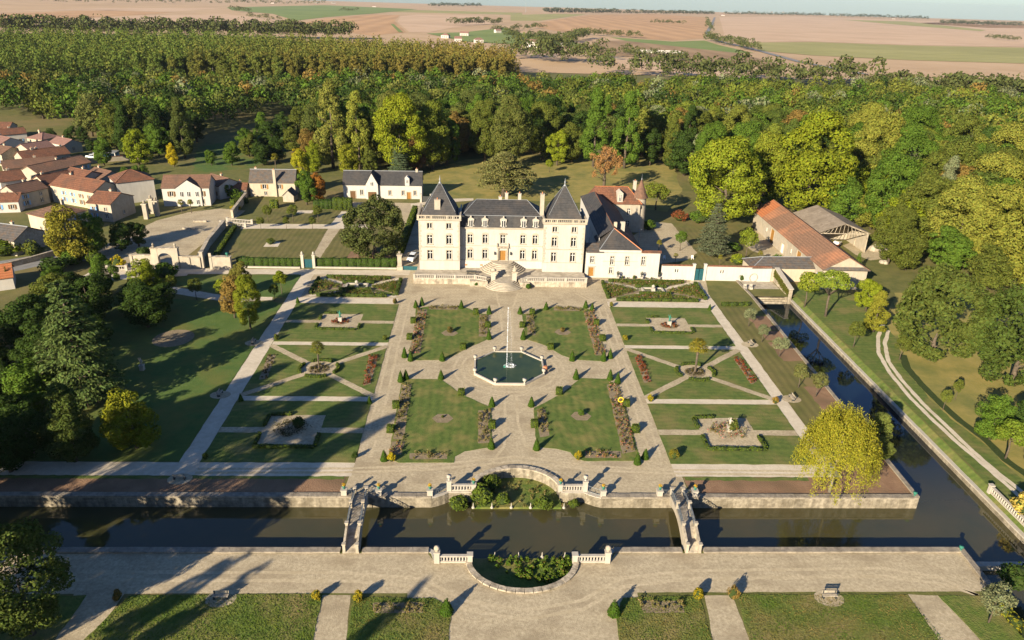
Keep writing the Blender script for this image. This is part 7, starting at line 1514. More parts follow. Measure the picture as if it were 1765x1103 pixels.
# small grassy tufts and corner shrubs of the side gardens
for i, (q, h, c, lab) in enumerate((((-43.84, 10.74), 1.4, OLIVE, 'tufted shrub at the left corner of the left statue lawn'), ((-23.26, 11.25), 1.3, OLIVE, 'tufted shrub at the right corner of the left statue lawn'), ((-23.34, 29.41), 1.4, BROWN, 'dry tuft beside the upper left lawn corner'), ((23.49, 29.23), 1.3, (0.2, 0.18, 0.03), 'yellow tuft at the top left corner of the right statue lawn'), ((23.56, 12.25), 1.4, GOLD, 'golden tuft at the lower left corner of the right statue lawn'), ((23.78, -11.32), 1.4, GOLD, 'golden tuft at the left end of the right lower path'), ((44.88, -11.78), 1.5, (0.25, 0.16, 0.03), 'orange tuft at the right end of the right lower path'), ((23.85, -27.97), 1.9, (0.17, 0.15, 0.02), 'golden shrub at the bottom left corner of the right garden'),
        ((-17.27, -28.90), 1.5, YELLOW, 'yellow shrub at the bottom left corner of the central gardens'), ((9.73, -28.26), 1.6, GOLD, 'golden shrub at the bottom of the near right central lawn'), ((-43.69, -28.60), 1.2, DARK, 'dark tuft at the bottom left corner of the left garden'), ((-22.61, -28.19), 1.2, DARK, 'dark tuft at the bottom right corner of the left garden'), ((-17.80, -55.53), 1.6, GOLD, 'golden shrub at the corner of the front lawn left of the bridge'), ((-22.42, -55.37), 1.5, GOLD, 'golden shrub at the right corner of the large front left lawn'), ((-44.02, -55.28), 1.5, BROWN, 'brown shrub at the left corner of the large front left lawn'), ((20.22, -55.35), 1.6, GOLD, 'golden shrub at the right corner of the front lawn with flowers'), ((20.31, -55.13), 1.5, (0.17, 0.16, 0.02), 'yellow-green tuft at the left side of the right front path'), ((24.21, -55.31), 1.8, BROWN, 'brown tuft at the right side of the right front path'))):
    tree('shrub', q, h, lab, c, 0.75)
# grass tufts give the near lawns a rough nap
def tufts(label, poly, n, seed, col1, col2, h=0.11):
    rg = np.random.default_rng(seed); xs = [p[0] for p in poly]; ys = [p[1] for p in poly]
    X = rg.uniform(min(xs), max(xs), n); Y = rg.uniform(min(ys), max(ys), n); k = np.array([in_poly((x, y), poly) for x, y in zip(X, Y)]); X, Y = X[k], Y[k]
    P = np.stack([X, Y, np.full(len(X), 0.06) + rg.uniform(0, h * 0.5, len(X))], 1); Nn = rg.normal(size=P.shape) * np.array([1, 1, 0.6]) + np.array([0, 0, 0.5])
    f = (0.5 + 0.5 * np.sin(X * 0.9 + 1.7 * np.sin(Y * 0.7)) * np.cos(Y * 1.1 + X * 0.3))[:, None]
    tag(obj('grass', leaf_mesh('grass', P, Nn, h * rg.uniform(0.5, 1.2, len(X)), seed, 0.35, colors=np.array(col1) * f + np.array(col2) * (1 - f), mname='leaf_mass', tint=(0.85, 1.12))), label, 'grass', None, 'stuff')
tufts('rough grass on the large front left lawn', [(-43.1, -54.7), (-21.9, -54.5), (-21.6, -61.4), (-45.0, -61.3)], 9000, 1, (0.075, 0.13, 0.016), (0.14, 0.17, 0.028))
tufts('rough grass with dry patches on the large front right lawn', [(25.0, -54.8), (44.7, -54.9), (45.2, -61.9), (24.3, -61.7)], 8000, 2, (0.075, 0.13, 0.016), (0.20, 0.16, 0.055))
tufts('rough grass on the small front lawn left of centre', [(-18.4, -55.0), (-9.5, -55.2), (-7.5, -56.6), (-7.6, -61.5), (-18.0, -61.5)], 3500, 3, (0.075, 0.115, 0.016), (0.17, 0.15, 0.04))
tufts('rough grass on the small front lawn right of centre', [(10.5, -57.9), (11.8, -55.2), (20.5, -54.9), (20.2, -61.7), (10.4, -61.6)], 3500, 4, (0.075, 0.125, 0.016), (0.19, 0.155, 0.045))

# ================================================================== TREES
T = tree
# --- single trees near the house and in the gardens
T('dome', (-31.6, 58.5), 16.5, 'huge dark rounded evergreen left of the château', (0.087, 0.104, 0.029), 1.18, var=0)
T('conifer', (-67.6, -13.3), 21.0, 'tall pale green layered conifer on the left lawn edge', (0.090, 0.130, 0.036), 1.12, var=0)
T('oak', (-54.4, -25.9), 11.6, 'rounded yellow-green tree at the lower left lawn', (0.195, 0.208, 0.018), 1.25, var=1)
T('conical', (-61.5, -29.3), 12.5, 'dark pine with pale forked trunks by the long left path', (0.065, 0.090, 0.020), 1.5, 'pine_tree')
T('plane', (-50.1, 15.6), 12.4, 'yellow-green maple beside the left garden path', (0.163, 0.189, 0.018), 0.72, 'maple_tree', var=1)
T('oak', (-54.8, 20.9), 11.0, 'brownish autumn tree behind the yellow-green maple', BROWN, 0.8); T('oak', (-57.7, 34.4), 9.0, 'olive tree-crown left of the garden hedge end', (0.145, 0.138, 0.029), 0.9)
for q, h, c, lab in (((-71.3, 31.5), 5.0, OLIVE, 'young tree left of the three by the curved path'), ((-65.7, 30.1), 5.0, OLIVE, 'young tree in the middle of the curved path'), ((-59.8, 29.3), 5.2, LIME, 'young lime-green tree right of the curved path'), ((-48.7, 34.3), 5.4, LIME, 'young bright tree on the small upper lawn'), ((-78.4, 37.1), 5.2, GREEN, 'young green tree by the gateway shrubbery'), ((-49.1, 30.0), 4.0, OLIVE, 'young dull tree beside the upper left path corner')):
    T('small', q, h, lab, c, 1.0)
for i, (q, h, w, c, lab) in enumerate((((-86, 33), 10.5, 1.0, GREEN, 'yellow-green tree behind the pale conifer'), ((-78, 33), 9.5, 1.1, LIME, 'lime tree right of the pale conifer top'), ((-75, 22), 9.0, 1.2, DARK, 'dark tree at the head of the left lawn'), ((-70, 24), 8.0, 1.2, DARK, 'dark rounded tree where the curved path begins'), ((-82, 18), 12.0, 1.1, DARK, 'dark tree close behind the pale conifer'), ((-84, 2), 14.0, 1.2, DARK, 'dark tree left of the pale conifer'),
        ((-76, -8), 13.0, 1.2, DARK, 'dark tree at the left foot of the pale conifer'), ((-92, -8), 12.0, 1.2, DARK, 'dark tree deep in the left edge grove'), ((-74, -22), 8.5, 1.2, DARK, 'dark tree just behind the forked pine'), ((-80, -26), 10.0, 1.1, DARK, 'dark tree at the left edge above the long path'), ((-90, 20), 11.0, 1.1, OLIVE, 'olive tree at the left edge beyond the pale conifer'), ((-98, 8), 13.0, 1.1, GREEN, 'green tree at the left edge mid height'), ((-96, 32), 8.0, 1.1, GREEN, 'green tree near the shed at the left edge'))):
    T('oak', q, h, lab, c, w * 1.15)
rg = random.Random(9)
for i, q in enumerate([(-80, 10), (-88, 10), (-80, -4), (-88, -4), (-96, -2), (-96, -16), (-86, -18), (-80, -14), (-74, -16), (-70, 16), (-88, 26), (-104, -8), (-104, 14), (-68, -28), (-88, -28), (-76, 6)]):
    T('oak', q, rg.uniform(9, 12.5), 'dark crown of the left-edge grove, %s' % ['behind the conifer top', 'far behind the conifer', 'left of the conifer waist', 'well left of the conifer waist', 'at the frame edge, upper', 'at the frame edge, lower', 'low left of the conifer', 'below left of the conifer', 'at the conifer foot', 'beside the bare earth circle', 'nearest the gateway bushes', 'outermost, lower', 'outermost, upper', 'beside the forked pine', 'above the leaning trunk', 'right behind the conifer'][i], DARK if i % 4 else GREEN, 1.3)
T('oak', (-68.9, -31.7), 12.0, 'dark tree with leaning trunk overhanging the long path at the left edge', DARK, 1.2)
T('plane', (-50.5, -60.0), 15.0, 'large dark tree in the bottom left corner', (0.080, 0.109, 0.023), 0.92, 'broadleaf_tree', var=2)
T('conifer', (55.5, 64.6), 14.5, 'blue-green conifer beside the barn yard', (0.109, 0.128, 0.067), 1.25, var=1)
T('small', (64.2, 63.2), 8.2, 'light green rounded tree with many stems by the barn', (0.156, 0.195, 0.021), 1.15); T('small', (48.1, 68.6), 5.4, 'small green tree behind the yellow palm', GREEN, 1.0)
for q, h, w, c, lab in (((71.1, 59.0), 2.6, 1.6, GREEN, 'low green bush at the barn wall'), ((60.4, 58.5), 3.0, 1.3, LIME, 'bright banana-leaved bush behind the garden wall'), ((62.5, 69.3), 2.6, 1.5, GREEN, 'green bush right of the blue-green conifer'), ((54.9, 97.5), 3.4, 1.5, (0.182, 0.065, 0.026), 'red-brown rounded shrub in the back garden'), ((43.5, 87.9), 3.0, 1.5, GREEN, 'green hedge bush left of the red-brown shrub'), ((60.6, 96.0), 4.0, 1.6, GREEN, 'dark bush right of the red-brown shrub')):
    T('shrub', q, h, lab, c, w)
T('small', (50.0, 108.9), 9.0, 'rounded green tree right of the round tower', (0.138, 0.167, 0.023), 1.5)
T('cedar', (2.0, 122.9), 14.8, 'wide flat-tiered cedar on the meadow behind the château', (0.167, 0.167, 0.055), 1.15, rz=0.3)
T('rusty', (36.6, 131.8), 16.5, 'rust-brown half bare tree on the meadow behind the wing', (0.34, 0.19, 0.07), 1.2, rz=0.0)
T('umbrella', (69.4, 25.5), 10.4, 'umbrella pine with bare trunk on the canal bank', (0.150, 0.195, 0.023), 1.0); T('small', (67.1, 31.2), 8.0, 'pale-trunked light green tree left of the umbrella pine', (0.169, 0.202, 0.021), 1.1)
T('oak', (79.9, 29.0), 9.0, 'lime tree right of the umbrella pine', LIME, 1.0); T('conical', (76.1, 17.7), 9.0, 'bushy golden-green conifer on the canal bank', (0.182, 0.182, 0.023), 1.5); T('small', (68.5, 10.4), 5.6, 'thin olive tree beside the golden-green conifer', OLIVE, 1.0)
T('cypress', (89.0, 53.3), 6.0, 'slim dark cypress at the barn front', GREEN); T('cypress', (-108.1, 36.0), 5.0, 'slim cypress in the left village garden', DARK); T('cypress', (-138.1, 107.7), 5.5, 'slim cypress beside the blue shuttered house', DARK)
T('dome', (81.0, 5.2), 20.0, 'massive dark park tree right of the wheel track', (0.075, 0.096, 0.020), 1.0, var=1); T('dome', (90.6, -4.3), 21.0, 'massive dark park tree at the right edge', (0.065, 0.093, 0.019), 0.95, var=0)
T('small', (75.0, 5.0), 5.0, 'small olive tree at the head of the ditch', OLIVE, 1.1); T('small', (76.8, -10.2), 4.0, 'thin sapling on the ditch bank', OLIVE, 0.8); T('small', (72.7, -13.6), 4.0, 'thin sapling beside the wheel track', OLIVE, 0.7)
T('oak', (75.2, -22.3), 9.0, 'green tree leaning over the ditch at the right', GREEN, 1.15); T('small', (74.3, -27.5), 6.5, 'bright green young tree by the ditch at the right edge', (0.130, 0.182, 0.021), 1.2); T('oak', (83.1, -20.2), 9.0, 'dark tree cut by the right edge above the ditch', DARK, 1.2); T('oak', (76.4, -31.9), 8.0, 'dark bushy tree low on the right edge', DARK, 1.2)
T('birch', (43.8, -35.8), 14.0, 'golden weeping birch on the bare earth corner', (0.235, 0.225, 0.022), 0.95, rz=0.0); T('conical', (53.6, -28.0), 8.2, 'loose-boughed pine beside the golden birch', (0.152, 0.181, 0.041), 1.5, 'pine_tree')
for q, h, c, lab in (((50.6, 19.6), 4.2, SILVER, 'silvery olive tree, farthest in the row along the canal'), ((50.8, 12.1), 4.0, SILVER, 'second silvery olive tree along the canal'), ((52.0, 5.8), 4.2, SILVER, 'third silvery olive tree along the canal'), ((51.0, -6.2), 4.6, (0.131, 0.138, 0.043), 'fourth olive tree along the canal, darker'), ((52.8, -9.4), 4.8, (0.131, 0.138, 0.043), 'nearest olive tree along the canal')): T('small', q, h, lab, c, 1.15)
T('small', (51.6, -59.0), 5.4, 'thin silver-green tree at the bottom right corner', SILVER, 1.1); hedge('hedge', 'yellow-green clipped hedge at the bottom right corner', (54.1, -57.1), (54.7, -62.7), 0.9, 1.0, (0.182, 0.182, 0.019), 90)
T('shrub', (68.2, -40.4), 3.4, 'yellow-leaved shrub over the canal balustrade at the right edge', (0.390, 0.312, 0.065), 1.0)
for q, h, w, c, lab in (((58.7, -53.5), 3.0, 1.5, DARK, 'dark bush hanging over the lower canal'), ((-90.5, 49.0), 3.2, 1.0, YELLOW, 'bright yellow-green square bush left of the gateway'), ((-77.2, 42.6), 4.0, 1.6, GREEN, 'dark green bush in front of the gateway'), ((-77.2, 35.4), 3.0, 1.4, GREEN, 'rounded bush left of the gateway path'), ((-97.0, 51.5), 3.6, 1.0, BOX, 'upright clipped bush left of the yellow-green bush'), ((-102.3, 51.3), 3.6, 1.7, GREEN, 'broad green bush by the village garden'), ((-103.3, 45.3), 4.2, 1.6, DARK, 'dark broad bush by the village garden'), ((-114.3, 57.1), 4.0, 1.2, OLIVE, 'olive bush by the road wall'), ((-121.0, 56.8), 4.5, 1.7, BOX, 'bright bush below the dark barn'), ((-87.4, 56.2), 3.4, 1.2, DARK, 'dark bush by the forecourt lawn'),
        ((-82.72, 112.97), 3.4, 1.6, GREEN, 'rounded green bush left of the stone house'), ((-78.66, 99.70), 2.0, 1.6, GOLD, 'yellow border bush above the rubble wall'), ((-60.11, 68.55), 2.0, 1.1, OLIVE, 'clipped bush on the pale square of the left lawn')):
    T('shrub', q, h, lab, c, w)
sheet('flower_bed', [(-61.49, 66.21), (-61.59, 70.79), (-58.09, 70.38), (-57.79, 66.39)], 0.06, 'pale_path'); sheet('flower_bed', [(-60.39, 97.89), (-60.68, 100.88), (-55.91, 101.50), (-56.01, 98.17)], 0.06, 'pale_path')
for q, h, c, lab in (((-66.27, 88.94), 5.0, OLIVE, 'small tree left on the top left lawn'), ((-59.10, 88.68), 5.4, OLIVE, 'small tree in the middle of the top left lawn'), ((-52.11, 89.10), 5.2, OLIVE, 'small tree right on the top left lawn'), ((-66.30, 81.60), 3.6, OLIVE, 'sapling left by the white upper path'), ((-59.23, 81.61), 3.8, OLIVE, 'sapling in the middle by the white upper path'), ((-52.16, 82.02), 3.8, OLIVE, 'sapling right by the white upper path')): T('small', q, h, lab, c, 0.95)
T('oak', (-59.5, 108), 13.0, 'green tree between the stone house and the white house', GREEN, 0.95); T('oak', (-55.5, 110), 12.0, 'orange-brown autumn tree before the white gabled house', (0.312, 0.137, 0.026), 0.82); T('oak', (-64, 124), 17.0, 'bright yellow-green tree behind the stone house', (0.260, 0.260, 0.018), 0.75)
T('oak', (-102.7, 53.4), 16.5, 'big half-golden tree in front of the village with pale trunk', (0.181, 0.167, 0.023), 1.0); T('oak', (-99.6, 57.8), 13.0, 'green tree right of the half-golden tree', GREEN, 1.0); T('oak', (-95.4, 61.6), 9.0, 'dark tree at the edge of the forecourt lawn', DARK, 1.2); T('oak', (-102.5, 63.1), 6.5, 'purple-leaved small tree under the half-golden tree', PURPLE, 1.0); T('oak', (-92.5, 65.0), 8.0, 'dark low tree beside the forecourt curve', DARK, 1.2)
T('oak', (-118.4, 156.2), 10.5, 'small bright yellow tree above the village wall', YELLOW, 0.7)
for q, h, c, lab in (((-127.35, 137.15), 5, GREEN, 'row of bushes right of the village, leftmost'), ((-125.25, 139.69), 5, GREEN, 'bush in the middle of the row right of the village'), ((-122.62, 141.12), 5, GREEN, 'rightmost bush of the row right of the village'), ((-159.64, 180.20), 6, DARK, 'rounded dark bush above the parked van'), ((-196.58, 199.52), 7, DARK, 'dark tree among the upper village roofs'), ((-183.92, 197.45), 7, DARK, 'dark tree right of the plum roof'), ((-176.89, 200.02), 8, DARK, 'upright dark tree beyond the village'), ((-171.79, 198.84), 8, DARK, 'second upright dark tree beyond the village'), ((-86.04, 114.64), 6, GREEN, 'rounded tree right of the forecourt house')):
    T('oak', q, h, lab, c, 1.2)
# --- off to the lower left: the tall trees whose long shadows lie over the left gardens and moat
SHADE = [(-62, -74, 27), (-63, -64, 27), (-69, -57, 26), (-77, -49, 24), (-79, -64, 26), (-78, -90, 26), (-86, -80, 24), (-90, -66, 24), (-84, -56, 22)]
for i, (x, y, h) in enumerate(SHADE): T('plane' if i % 3 else 'conical', (x, y), h, 'tall park tree beyond the lower left corner', (0.087, 0.116, 0.026), [0.88, 0.7, 0.6][i % 3], 'park_tree', group='park trees beyond the lower left corner')

for x, y, h, w, lab in ((-44, -97, 21, 0.6, 'slim poplar beyond the lower frame edge, rightmost'), (-57, -86, 17, 0.9, 'slim poplar beyond the lower frame edge, middle'), (-63, -88, 19, 0.9, 'slim poplar beyond the lower frame edge, left of the middle'), (-68, -80, 19, 1.0, 'slim poplar beyond the lower frame edge, leftmost')): T('poplar', (x, y), h, lab, OLIVE, w)
# --- the wood behind the house: the large crowns one can pick out
BIG = [('plane', (66.0, 93.3), 28.5, 1.15, (0.165, 0.200, 0.017), 'big yellow-green plane tree left of the barn'), ('plane', (95.6, 103.2), 35.0, 1.05, (0.170, 0.200, 0.016), 'tallest yellow-green plane tree behind the barn'), ('plane', (83.8, 109.1), 27.0, 0.9, (0.169, 0.195, 0.021), 'plane tree between the two great ones behind the barn'), ('plane', (-35.3, 152.1), 31.0, 0.98, (0.185, 0.215, 0.016), 'bright yellow-green plane tree behind the white gabled house'), ('plane', (-24.2, 160.8), 27.0, 0.9, (0.145, 0.174, 0.023), 'green plane tree right of the bright one'),
    ('conical', (-61.0, 159.5), 32.0, 1.0, (0.181, 0.189, 0.038), 'tall pale poplar-like tree left of the bright plane'), ('conical', (-51.1, 158.4), 29.0, 0.9, (0.174, 0.189, 0.029), 'tall pale green tree behind the white gabled house'), ('oak', (-66.7, 151.2), 14.0, 0.9, LIME, 'lime-coloured tree behind the orange tree'), ('oak', (-53.7, 148.6), 14.0, 1.0, (0.208, 0.221, 0.021), 'bright low tree behind the white gabled house'), ('oak', (-45.5, 149.3), 12.5, 0.9, OLIVE, 'olive conical tree behind the white gabled house'), ('oak', (-29.7, 156.4), 20.0, 0.6, (0.145, 0.080, 0.032), 'dark red-brown tree in front of the bright plane'), ('oak', (-19.1, 168.4), 21.0, 1.0, GREEN, 'green tree at the left edge of the meadow'), ('conifer', (-34.8, 147.5), 14.0, 1.2, BLUEGREEN, 'blue-green conifer behind the white gabled house roof'),
    ('plane', (5.5, 165.6), 29.0, 0.82, (0.109, 0.123, 0.029), 'tall dark oak behind the cedar'), ('plane', (-4.5, 177.4), 26.0, 0.85, OLIVE, 'olive tree left of the tall dark oak'), ('plane', (19.1, 183.0), 25.0, 0.85, OLIVE, 'olive tree right of the tall dark oak'), ('oak', (24.1, 172.5), 17.0, 0.9, LIME, 'yellow-green tree at the back of the meadow'), ('conical', (38.3, 171.7), 30.0, 0.98, GREEN, 'left of the twin tall green hornbeams'), ('conical', (50.4, 169.7), 30.0, 0.98, GREEN, 'right of the twin tall green hornbeams'), ('conical', (68.5, 169.2), 20.0, 1.15, OLIVE, 'dark conical tree at the right of the meadow'), ('oak', (30.5, 178.5), 20.0, 1.0, OLIVE, 'olive tree left of the twin hornbeams'), ('oak', (61.8, 176.0), 18.0, 1.0, DARK, 'dark tree right of the twin hornbeams'), ('oak', (4.8, 139.3), 6.5, 1.3, LIME, 'lime-green low tree behind the cedar'), ('small', (20.1, 159.9), 5.0, 1.0, LIME, 'little bright tree on the meadow'),
    ('oak', (-98.9, 179.2), 13.0, 1.2, GREEN, 'green tree low on the left meadow'), ('oak', (-87.4, 162.0), 11.0, 1.3, DARK, 'dark tree above the small white house roof'), ('oak', (-90.7, 187.0), 15.0, 1.2, DARK, 'dark tree behind the conical meadow tree'), ('oak', (-85.6, 216.0), 17.0, 1.1, OLIVE, 'tall olive tree at the meadow head, right'), ('oak', (-73.4, 177.2), 14.0, 1.1, BROWN, 'brownish tree left of the tall pale tree'), ('oak', (-143.8, 156.7), 12.0, 1.2, GREEN, 'green tree beside the village wall'), ('oak', (-124.3, 183.4), 14.0, 1.1, DARK, 'dark tree left of the meadow'), ('oak', (-127.0, 204.3), 16.0, 1.1, DARK, 'dark tree at the meadow head, left'), ('oak', (-82.7, 187.8), 12.0, 1.1, OLIVE, 'olive bush-tree at the right of the left meadow'), ('oak', (-83.4, 167.6), 12.0, 1.2, DARK, 'dark bushy tree above the stone house'), ('oak', (-98.9, 161.0), 11.0, 1.2, GREEN, 'green bushy tree left of the stone house roof'), ('oak', (-72.5, 158.4), 9.0, 1.2, GOLD, 'yellowing tree behind the stone house'), ('oak', (-106.2, 160.3), 7.0, 1.2, GREEN, 'low green tree above the small white house'), ('oak', (-93.0, 215.1), 14.0, 1.0, DARK, 'dark tree at the head of the left meadow'), ('conical', (-98.0, 201.1), 14.0, 1.5, GREEN, 'conical green tree by the left meadow'), ('oak', (-97.2, 177.1), 11.0, 1.2, OLIVE, 'olive tree by the left meadow'), ('oak', (-131.7, 157.9), 16.0, 1.1, LIME, 'lime-yellow tree above the village wall'), ('oak', (-130.7, 173.7), 15.0, 1.1, GREEN, 'green tree above the village wall'), ('oak', (-149.3, 180.8), 22.0, 1.0, OLIVE, 'tall olive tree above the village'), ('oak', (-174.5, 212.4), 22.0, 1.0, (0.123, 0.138, 0.036), 'tall dull green tree above the village'), ('oak', (-217.7, 254.1), 22.0, 1.0, OLIVE, 'tall tree above the upper village roofs'), ('oak', (-202.6, 363.4), 15.0, 2.0, YELLOW, 'bright yellow tree before the plantation'), ('plane', (-199.7, 319.0), 17.0, 1.0, SILVER, 'silvery willow before the plantation'), ('plane', (-217.7, 323.2), 16.0, 1.0, SILVER, 'second silvery willow before the plantation'), ('plane', (-178.0, 289.0), 17.0, 1.0, SILVER, 'third silvery willow nearer the village'), ('oak', (226.3, 539.5), 9.0, 1.0, SILVER, 'grey-green tree at the wood edge')]
for k, q, h, w, c, lab in BIG: T(k, q, h, lab, c, w)
for i, q in enumerate(((113.5, 88.9), (114.5, 72.8), (119.6, 63.4), (123.6, 54.7), (124.6, 42.8), (136.7, 123.4), (139.0, 102.6), (144.6, 90.7), (148.8, 79.7), (134.3, 139.2), (164.4, 169.5), (171.1, 150.8), (178.2, 134.2), (182.5, 119.1), (148.6, 178.7), (145.8, 64.6), (100.7, 60.3))):
    T('plane', q, [25, 23, 24, 25, 26, 28, 27, 26, 27, 30, 29, 28, 28, 28, 28, 26, 17][i], ['leafy tree beside the farm track', 'leafy tree above the boulders', 'olive-yellow tree above the dark park tree', 'olive-yellow tree right of the dark park tree', 'olive-yellow tree at the right edge, nearest', 'green tree behind the open shed', 'feathery green tree in the right wood', 'feathery yellow-green tree in the right wood', 'yellow-green tree in the right wood near the edge', 'dark green tree behind the barn roof', 'broad green tree high in the right wood', 'broad lime tree high in the right wood', 'broad yellowish tree high in the right wood', 'tree at the right edge, high', 'tall dark tree right of the tallest plane', 'tree at the right edge, middle height', 'shrubby tree between barn and track'][i], [GREEN, OLIVE, (0.181, 0.189, 0.032), (0.189, 0.196, 0.032), (0.174, 0.181, 0.029)][i % 5], 1.0, 'broadleaf_tree')

rg = random.Random(77)
for i, q in enumerate(((112.1, 77.8), (124.8, 83.9), (128.9, 73.5), (134.3, 64.1), (120.9, 98.4), (140.9, 116.3), (152.1, 113.5), (157.3, 100.5), (161.4, 91.6), (124.7, 115.2), (123.0, 126.2), (130.8, 68.7), (111.9, 54.2), (103.1, 56.0), (134.5, 55.2), (133.4, 43.1), (115.8, 42.4), (103.2, 97.3), (111.3, 91.7))):
    T('oak', q, rg.uniform(13, 20), ['low leafy tree %s of the right-hand wood edge' % w for w in ('above the boulders', 'left of centre', 'in the middle', 'right of centre', 'behind the boulders', 'by the shed corner', 'deep left', 'deep middle', 'deep right', 'behind the shed', 'behind the barn ridge', 'over the grassy gap', 'left of the grassy gap', 'beside the track end', 'at the far right', 'cut by the frame', 'right of the grassy gap', 'hard behind the barn', 'right of the shed roof')][i], rg.choice([GREEN, OLIVE, LIME, (0.16, 0.17, 0.026)]), 1.3)
# --- the rest of the wood
def scatter(poly, spacing, seed, jitter=0.42):
    rg = random.Random(seed); xs = [p[0] for p in poly]; ys = [p[1] for p in poly]; out = []
    y = min(ys); row = 0
    while y < max(ys):
        x = min(xs) + (spacing / 2 if row % 2 else 0)
        while x < max(xs):
            q = (x + rg.uniform(-jitter, jitter) * spacing, y + rg.uniform(-jitter, jitter) * spacing)
            if in_poly(q, poly): out.append(q)
            x += spacing
        y += spacing * 0.87; row += 1
    return out
CAMXY = (-4.4, -118.0)
def dist(p): return math.hypot(p[0] - CAMXY[0], p[1] - CAMXY[1])
def in_view(p, m=40):
    d = p[1] - CAMXY[1]; return d > 0 and abs((p[0] - CAMXY[0]) - 0.043 * d) < 0.70 * d / 0.91 + m
WOOD = [(-246.6, 241.4), (-212.9, 237.7), (-170.6, 199.3), (-135.8, 162.5), (-118.0, 166.3), (-130.5, 210.7), (-119.7, 245.3), (-106.0, 279.7), (-94.2, 253.8), (-75.3, 197.2), (-55.7, 160.0), (-29.8, 162.3), (-12.9, 185.6), (11.3, 194.0), (35.7, 192.9), (52.4, 189.8), (72.8, 182.6), (64.5, 125.9), (86.8, 123.7), (141.0, 167.5), (134.3, 139.2), (120.7, 89.3), (122.5, 68.3), (147.2, 55.7), (367.5, 349.9), (255.7, 406.9), (171.1, 374.9), (135.6, 385.6), (92.1, 361.5), (83.0, 396.8), (39.8, 352.6), (12.0, 383.7), (-90.5, 364.7), (-148.0, 340.6), (-299.6, 325.9)]
cand = [q for q in scatter(WOOD, 8.8, 3) if in_view(q)]
taken = [q for _, q, *_ in BIG]
cand = [q for q in cand if all((q[0] - a[0]) ** 2 + (q[1] - a[1]) ** 2 > 64 for a in taken)]
cand.sort(key=dist)
rg = random.Random(11)
def wood_color(x, y):
    c = rg.choice([DARK, DARK, OLIVE, GREEN, GREEN, (0.087, 0.109, 0.026), (0.131, 0.145, 0.032)] if x < 60 else [OLIVE, OLIVE, GREEN, GREEN, (0.135, 0.165, 0.024), (0.15, 0.165, 0.028), (0.075, 0.105, 0.02), DARK])
    if rg.random() < 0.05: c = BROWN
    if rg.random() < 0.05: c = SILVER
    return c
def shade(c):
    m = max(c); hue = 'silver-green' if c == SILVER else 'brownish' if c == BROWN else 'dark green' if m < 0.07 else 'olive' if c[0] > c[1] * 0.8 else 'green'
    return hue
def region(x): return 'left wood above the village' if x < -90 else 'wood behind the white gabled house' if x < -20 else 'wood behind the château meadow' if x < 60 else 'right-hand wood behind the barn'
near_w, far_w = cand[:290], cand[290:]
MARKS = [(q, lab.split(' left of')[0].split(' right of')[0].split(' behind')[0].split(' above')[0].split(' before')[0].split(' in front')[0].split(' at the')[0].split(' by the')[0].split(' between')[0]) for _, q, _, _, _, lab in BIG if any(w in lab for w in ('tallest', 'big yellow-green', 'bright yellow-green', 'dark oak', 'twin', 'conical tree at', 'bright yellow tree', 'tall pale poplar', 'lime-yellow', 'tall olive'))]
rank = {}
def ordinal(n): return ['', 'second ', 'third ', 'fourth ', 'fifth ', 'sixth ', 'seventh ', 'eighth ', 'ninth ', 'tenth '][n] if n < 10 else '%dth ' % (n + 1)
def place(lead, q):
    m = min(MARKS, key=lambda k: (k[0][0] - q[0]) ** 2 + (k[0][1] - q[1]) ** 2); dx, dy = q[0] - m[0][0], q[1] - m[0][1]
    w = ('right of' if dx > 0 else 'left of') if abs(dx) > abs(dy) else ('behind' if dy > 0 else 'in front of')
    key = (lead, w, m[1]); n = rank.get(key, 0); rank[key] = n + 1
    return '%s%s %s the %s' % (ordinal(n), lead, w, m[1])
for q in near_w:
    c = wood_color(*q); k = rg.choice(['oak', 'oak', 'oak', 'conical', 'plane']); h = rg.uniform(17, 25)
    lab = place('%s %s crown' % (shade(c), {'oak': 'rounded', 'conical': 'upright', 'plane': 'broad'}[k]), q)
    T(k, q, h, lab, c, rg.uniform(0.9, 1.2), 'woodland_tree', group='trees of the ' + region(q[0]))
def mass(name, label, pts, kind, seed, hr, colors, wr=(0.9, 1.2), nleaf=150, size=0.85, cat='woodland'):
    """many distant crowns as one mass: each crown is a thinned copy of a crown shape"""
    rg = np.random.default_rng(seed); protos = []
    for k in range(6):
        if kind == 'poplar':
            lo = [(np.array([rg.normal() * 0.9, rg.normal() * 0.9, z]), 1.6 * math.sqrt(max(0.12, 1 - ((z - 12) / 11.5) ** 2)) * rg.uniform(0.75, 1.2)) for z in np.linspace(5, 22.0, 16)]; H = 23.0; cz = 12
        else:
            lo = lobes_on(rg, 22, (0, 0, 11), (5.2, 5.2, 6.6), 2.3, -0.6); H = 20.0; cz = 10
        protos.append(cloud(rg, lo, nleaf, size, (0, 0, cz), 1.0, 0.3))
    Ps, Ns, Ss, Cs = [], [], [], []
    for (x, y) in pts:
        P, Nn, S = protos[rg.integers(6)]; s = rg.uniform(*hr) / H; a = rg.uniform(0, 6.283); w = s * rg.uniform(*wr)
        Rm = np.array([[math.cos(a), -math.sin(a), 0], [math.sin(a), math.cos(a), 0], [0, 0, 1.0]])
        Ps.append((P * np.array([w, w, s])) @ Rm.T + np.array([x, y, terrain(y)])); Ns.append(Nn @ Rm.T); Ss.append(S * s)
        c = np.array(colors(x, y)) * rg.uniform(0.85, 1.15); Cs.append(np.tile(c, (len(P), 1)))
    me = leaf_mesh(name, np.concatenate(Ps), np.concatenate(Ns), np.concatenate(Ss), seed, 0.75, colors=np.concatenate(Cs), mname='leaf_mass')
    return tag(obj(name, me), label, cat, None, 'stuff')
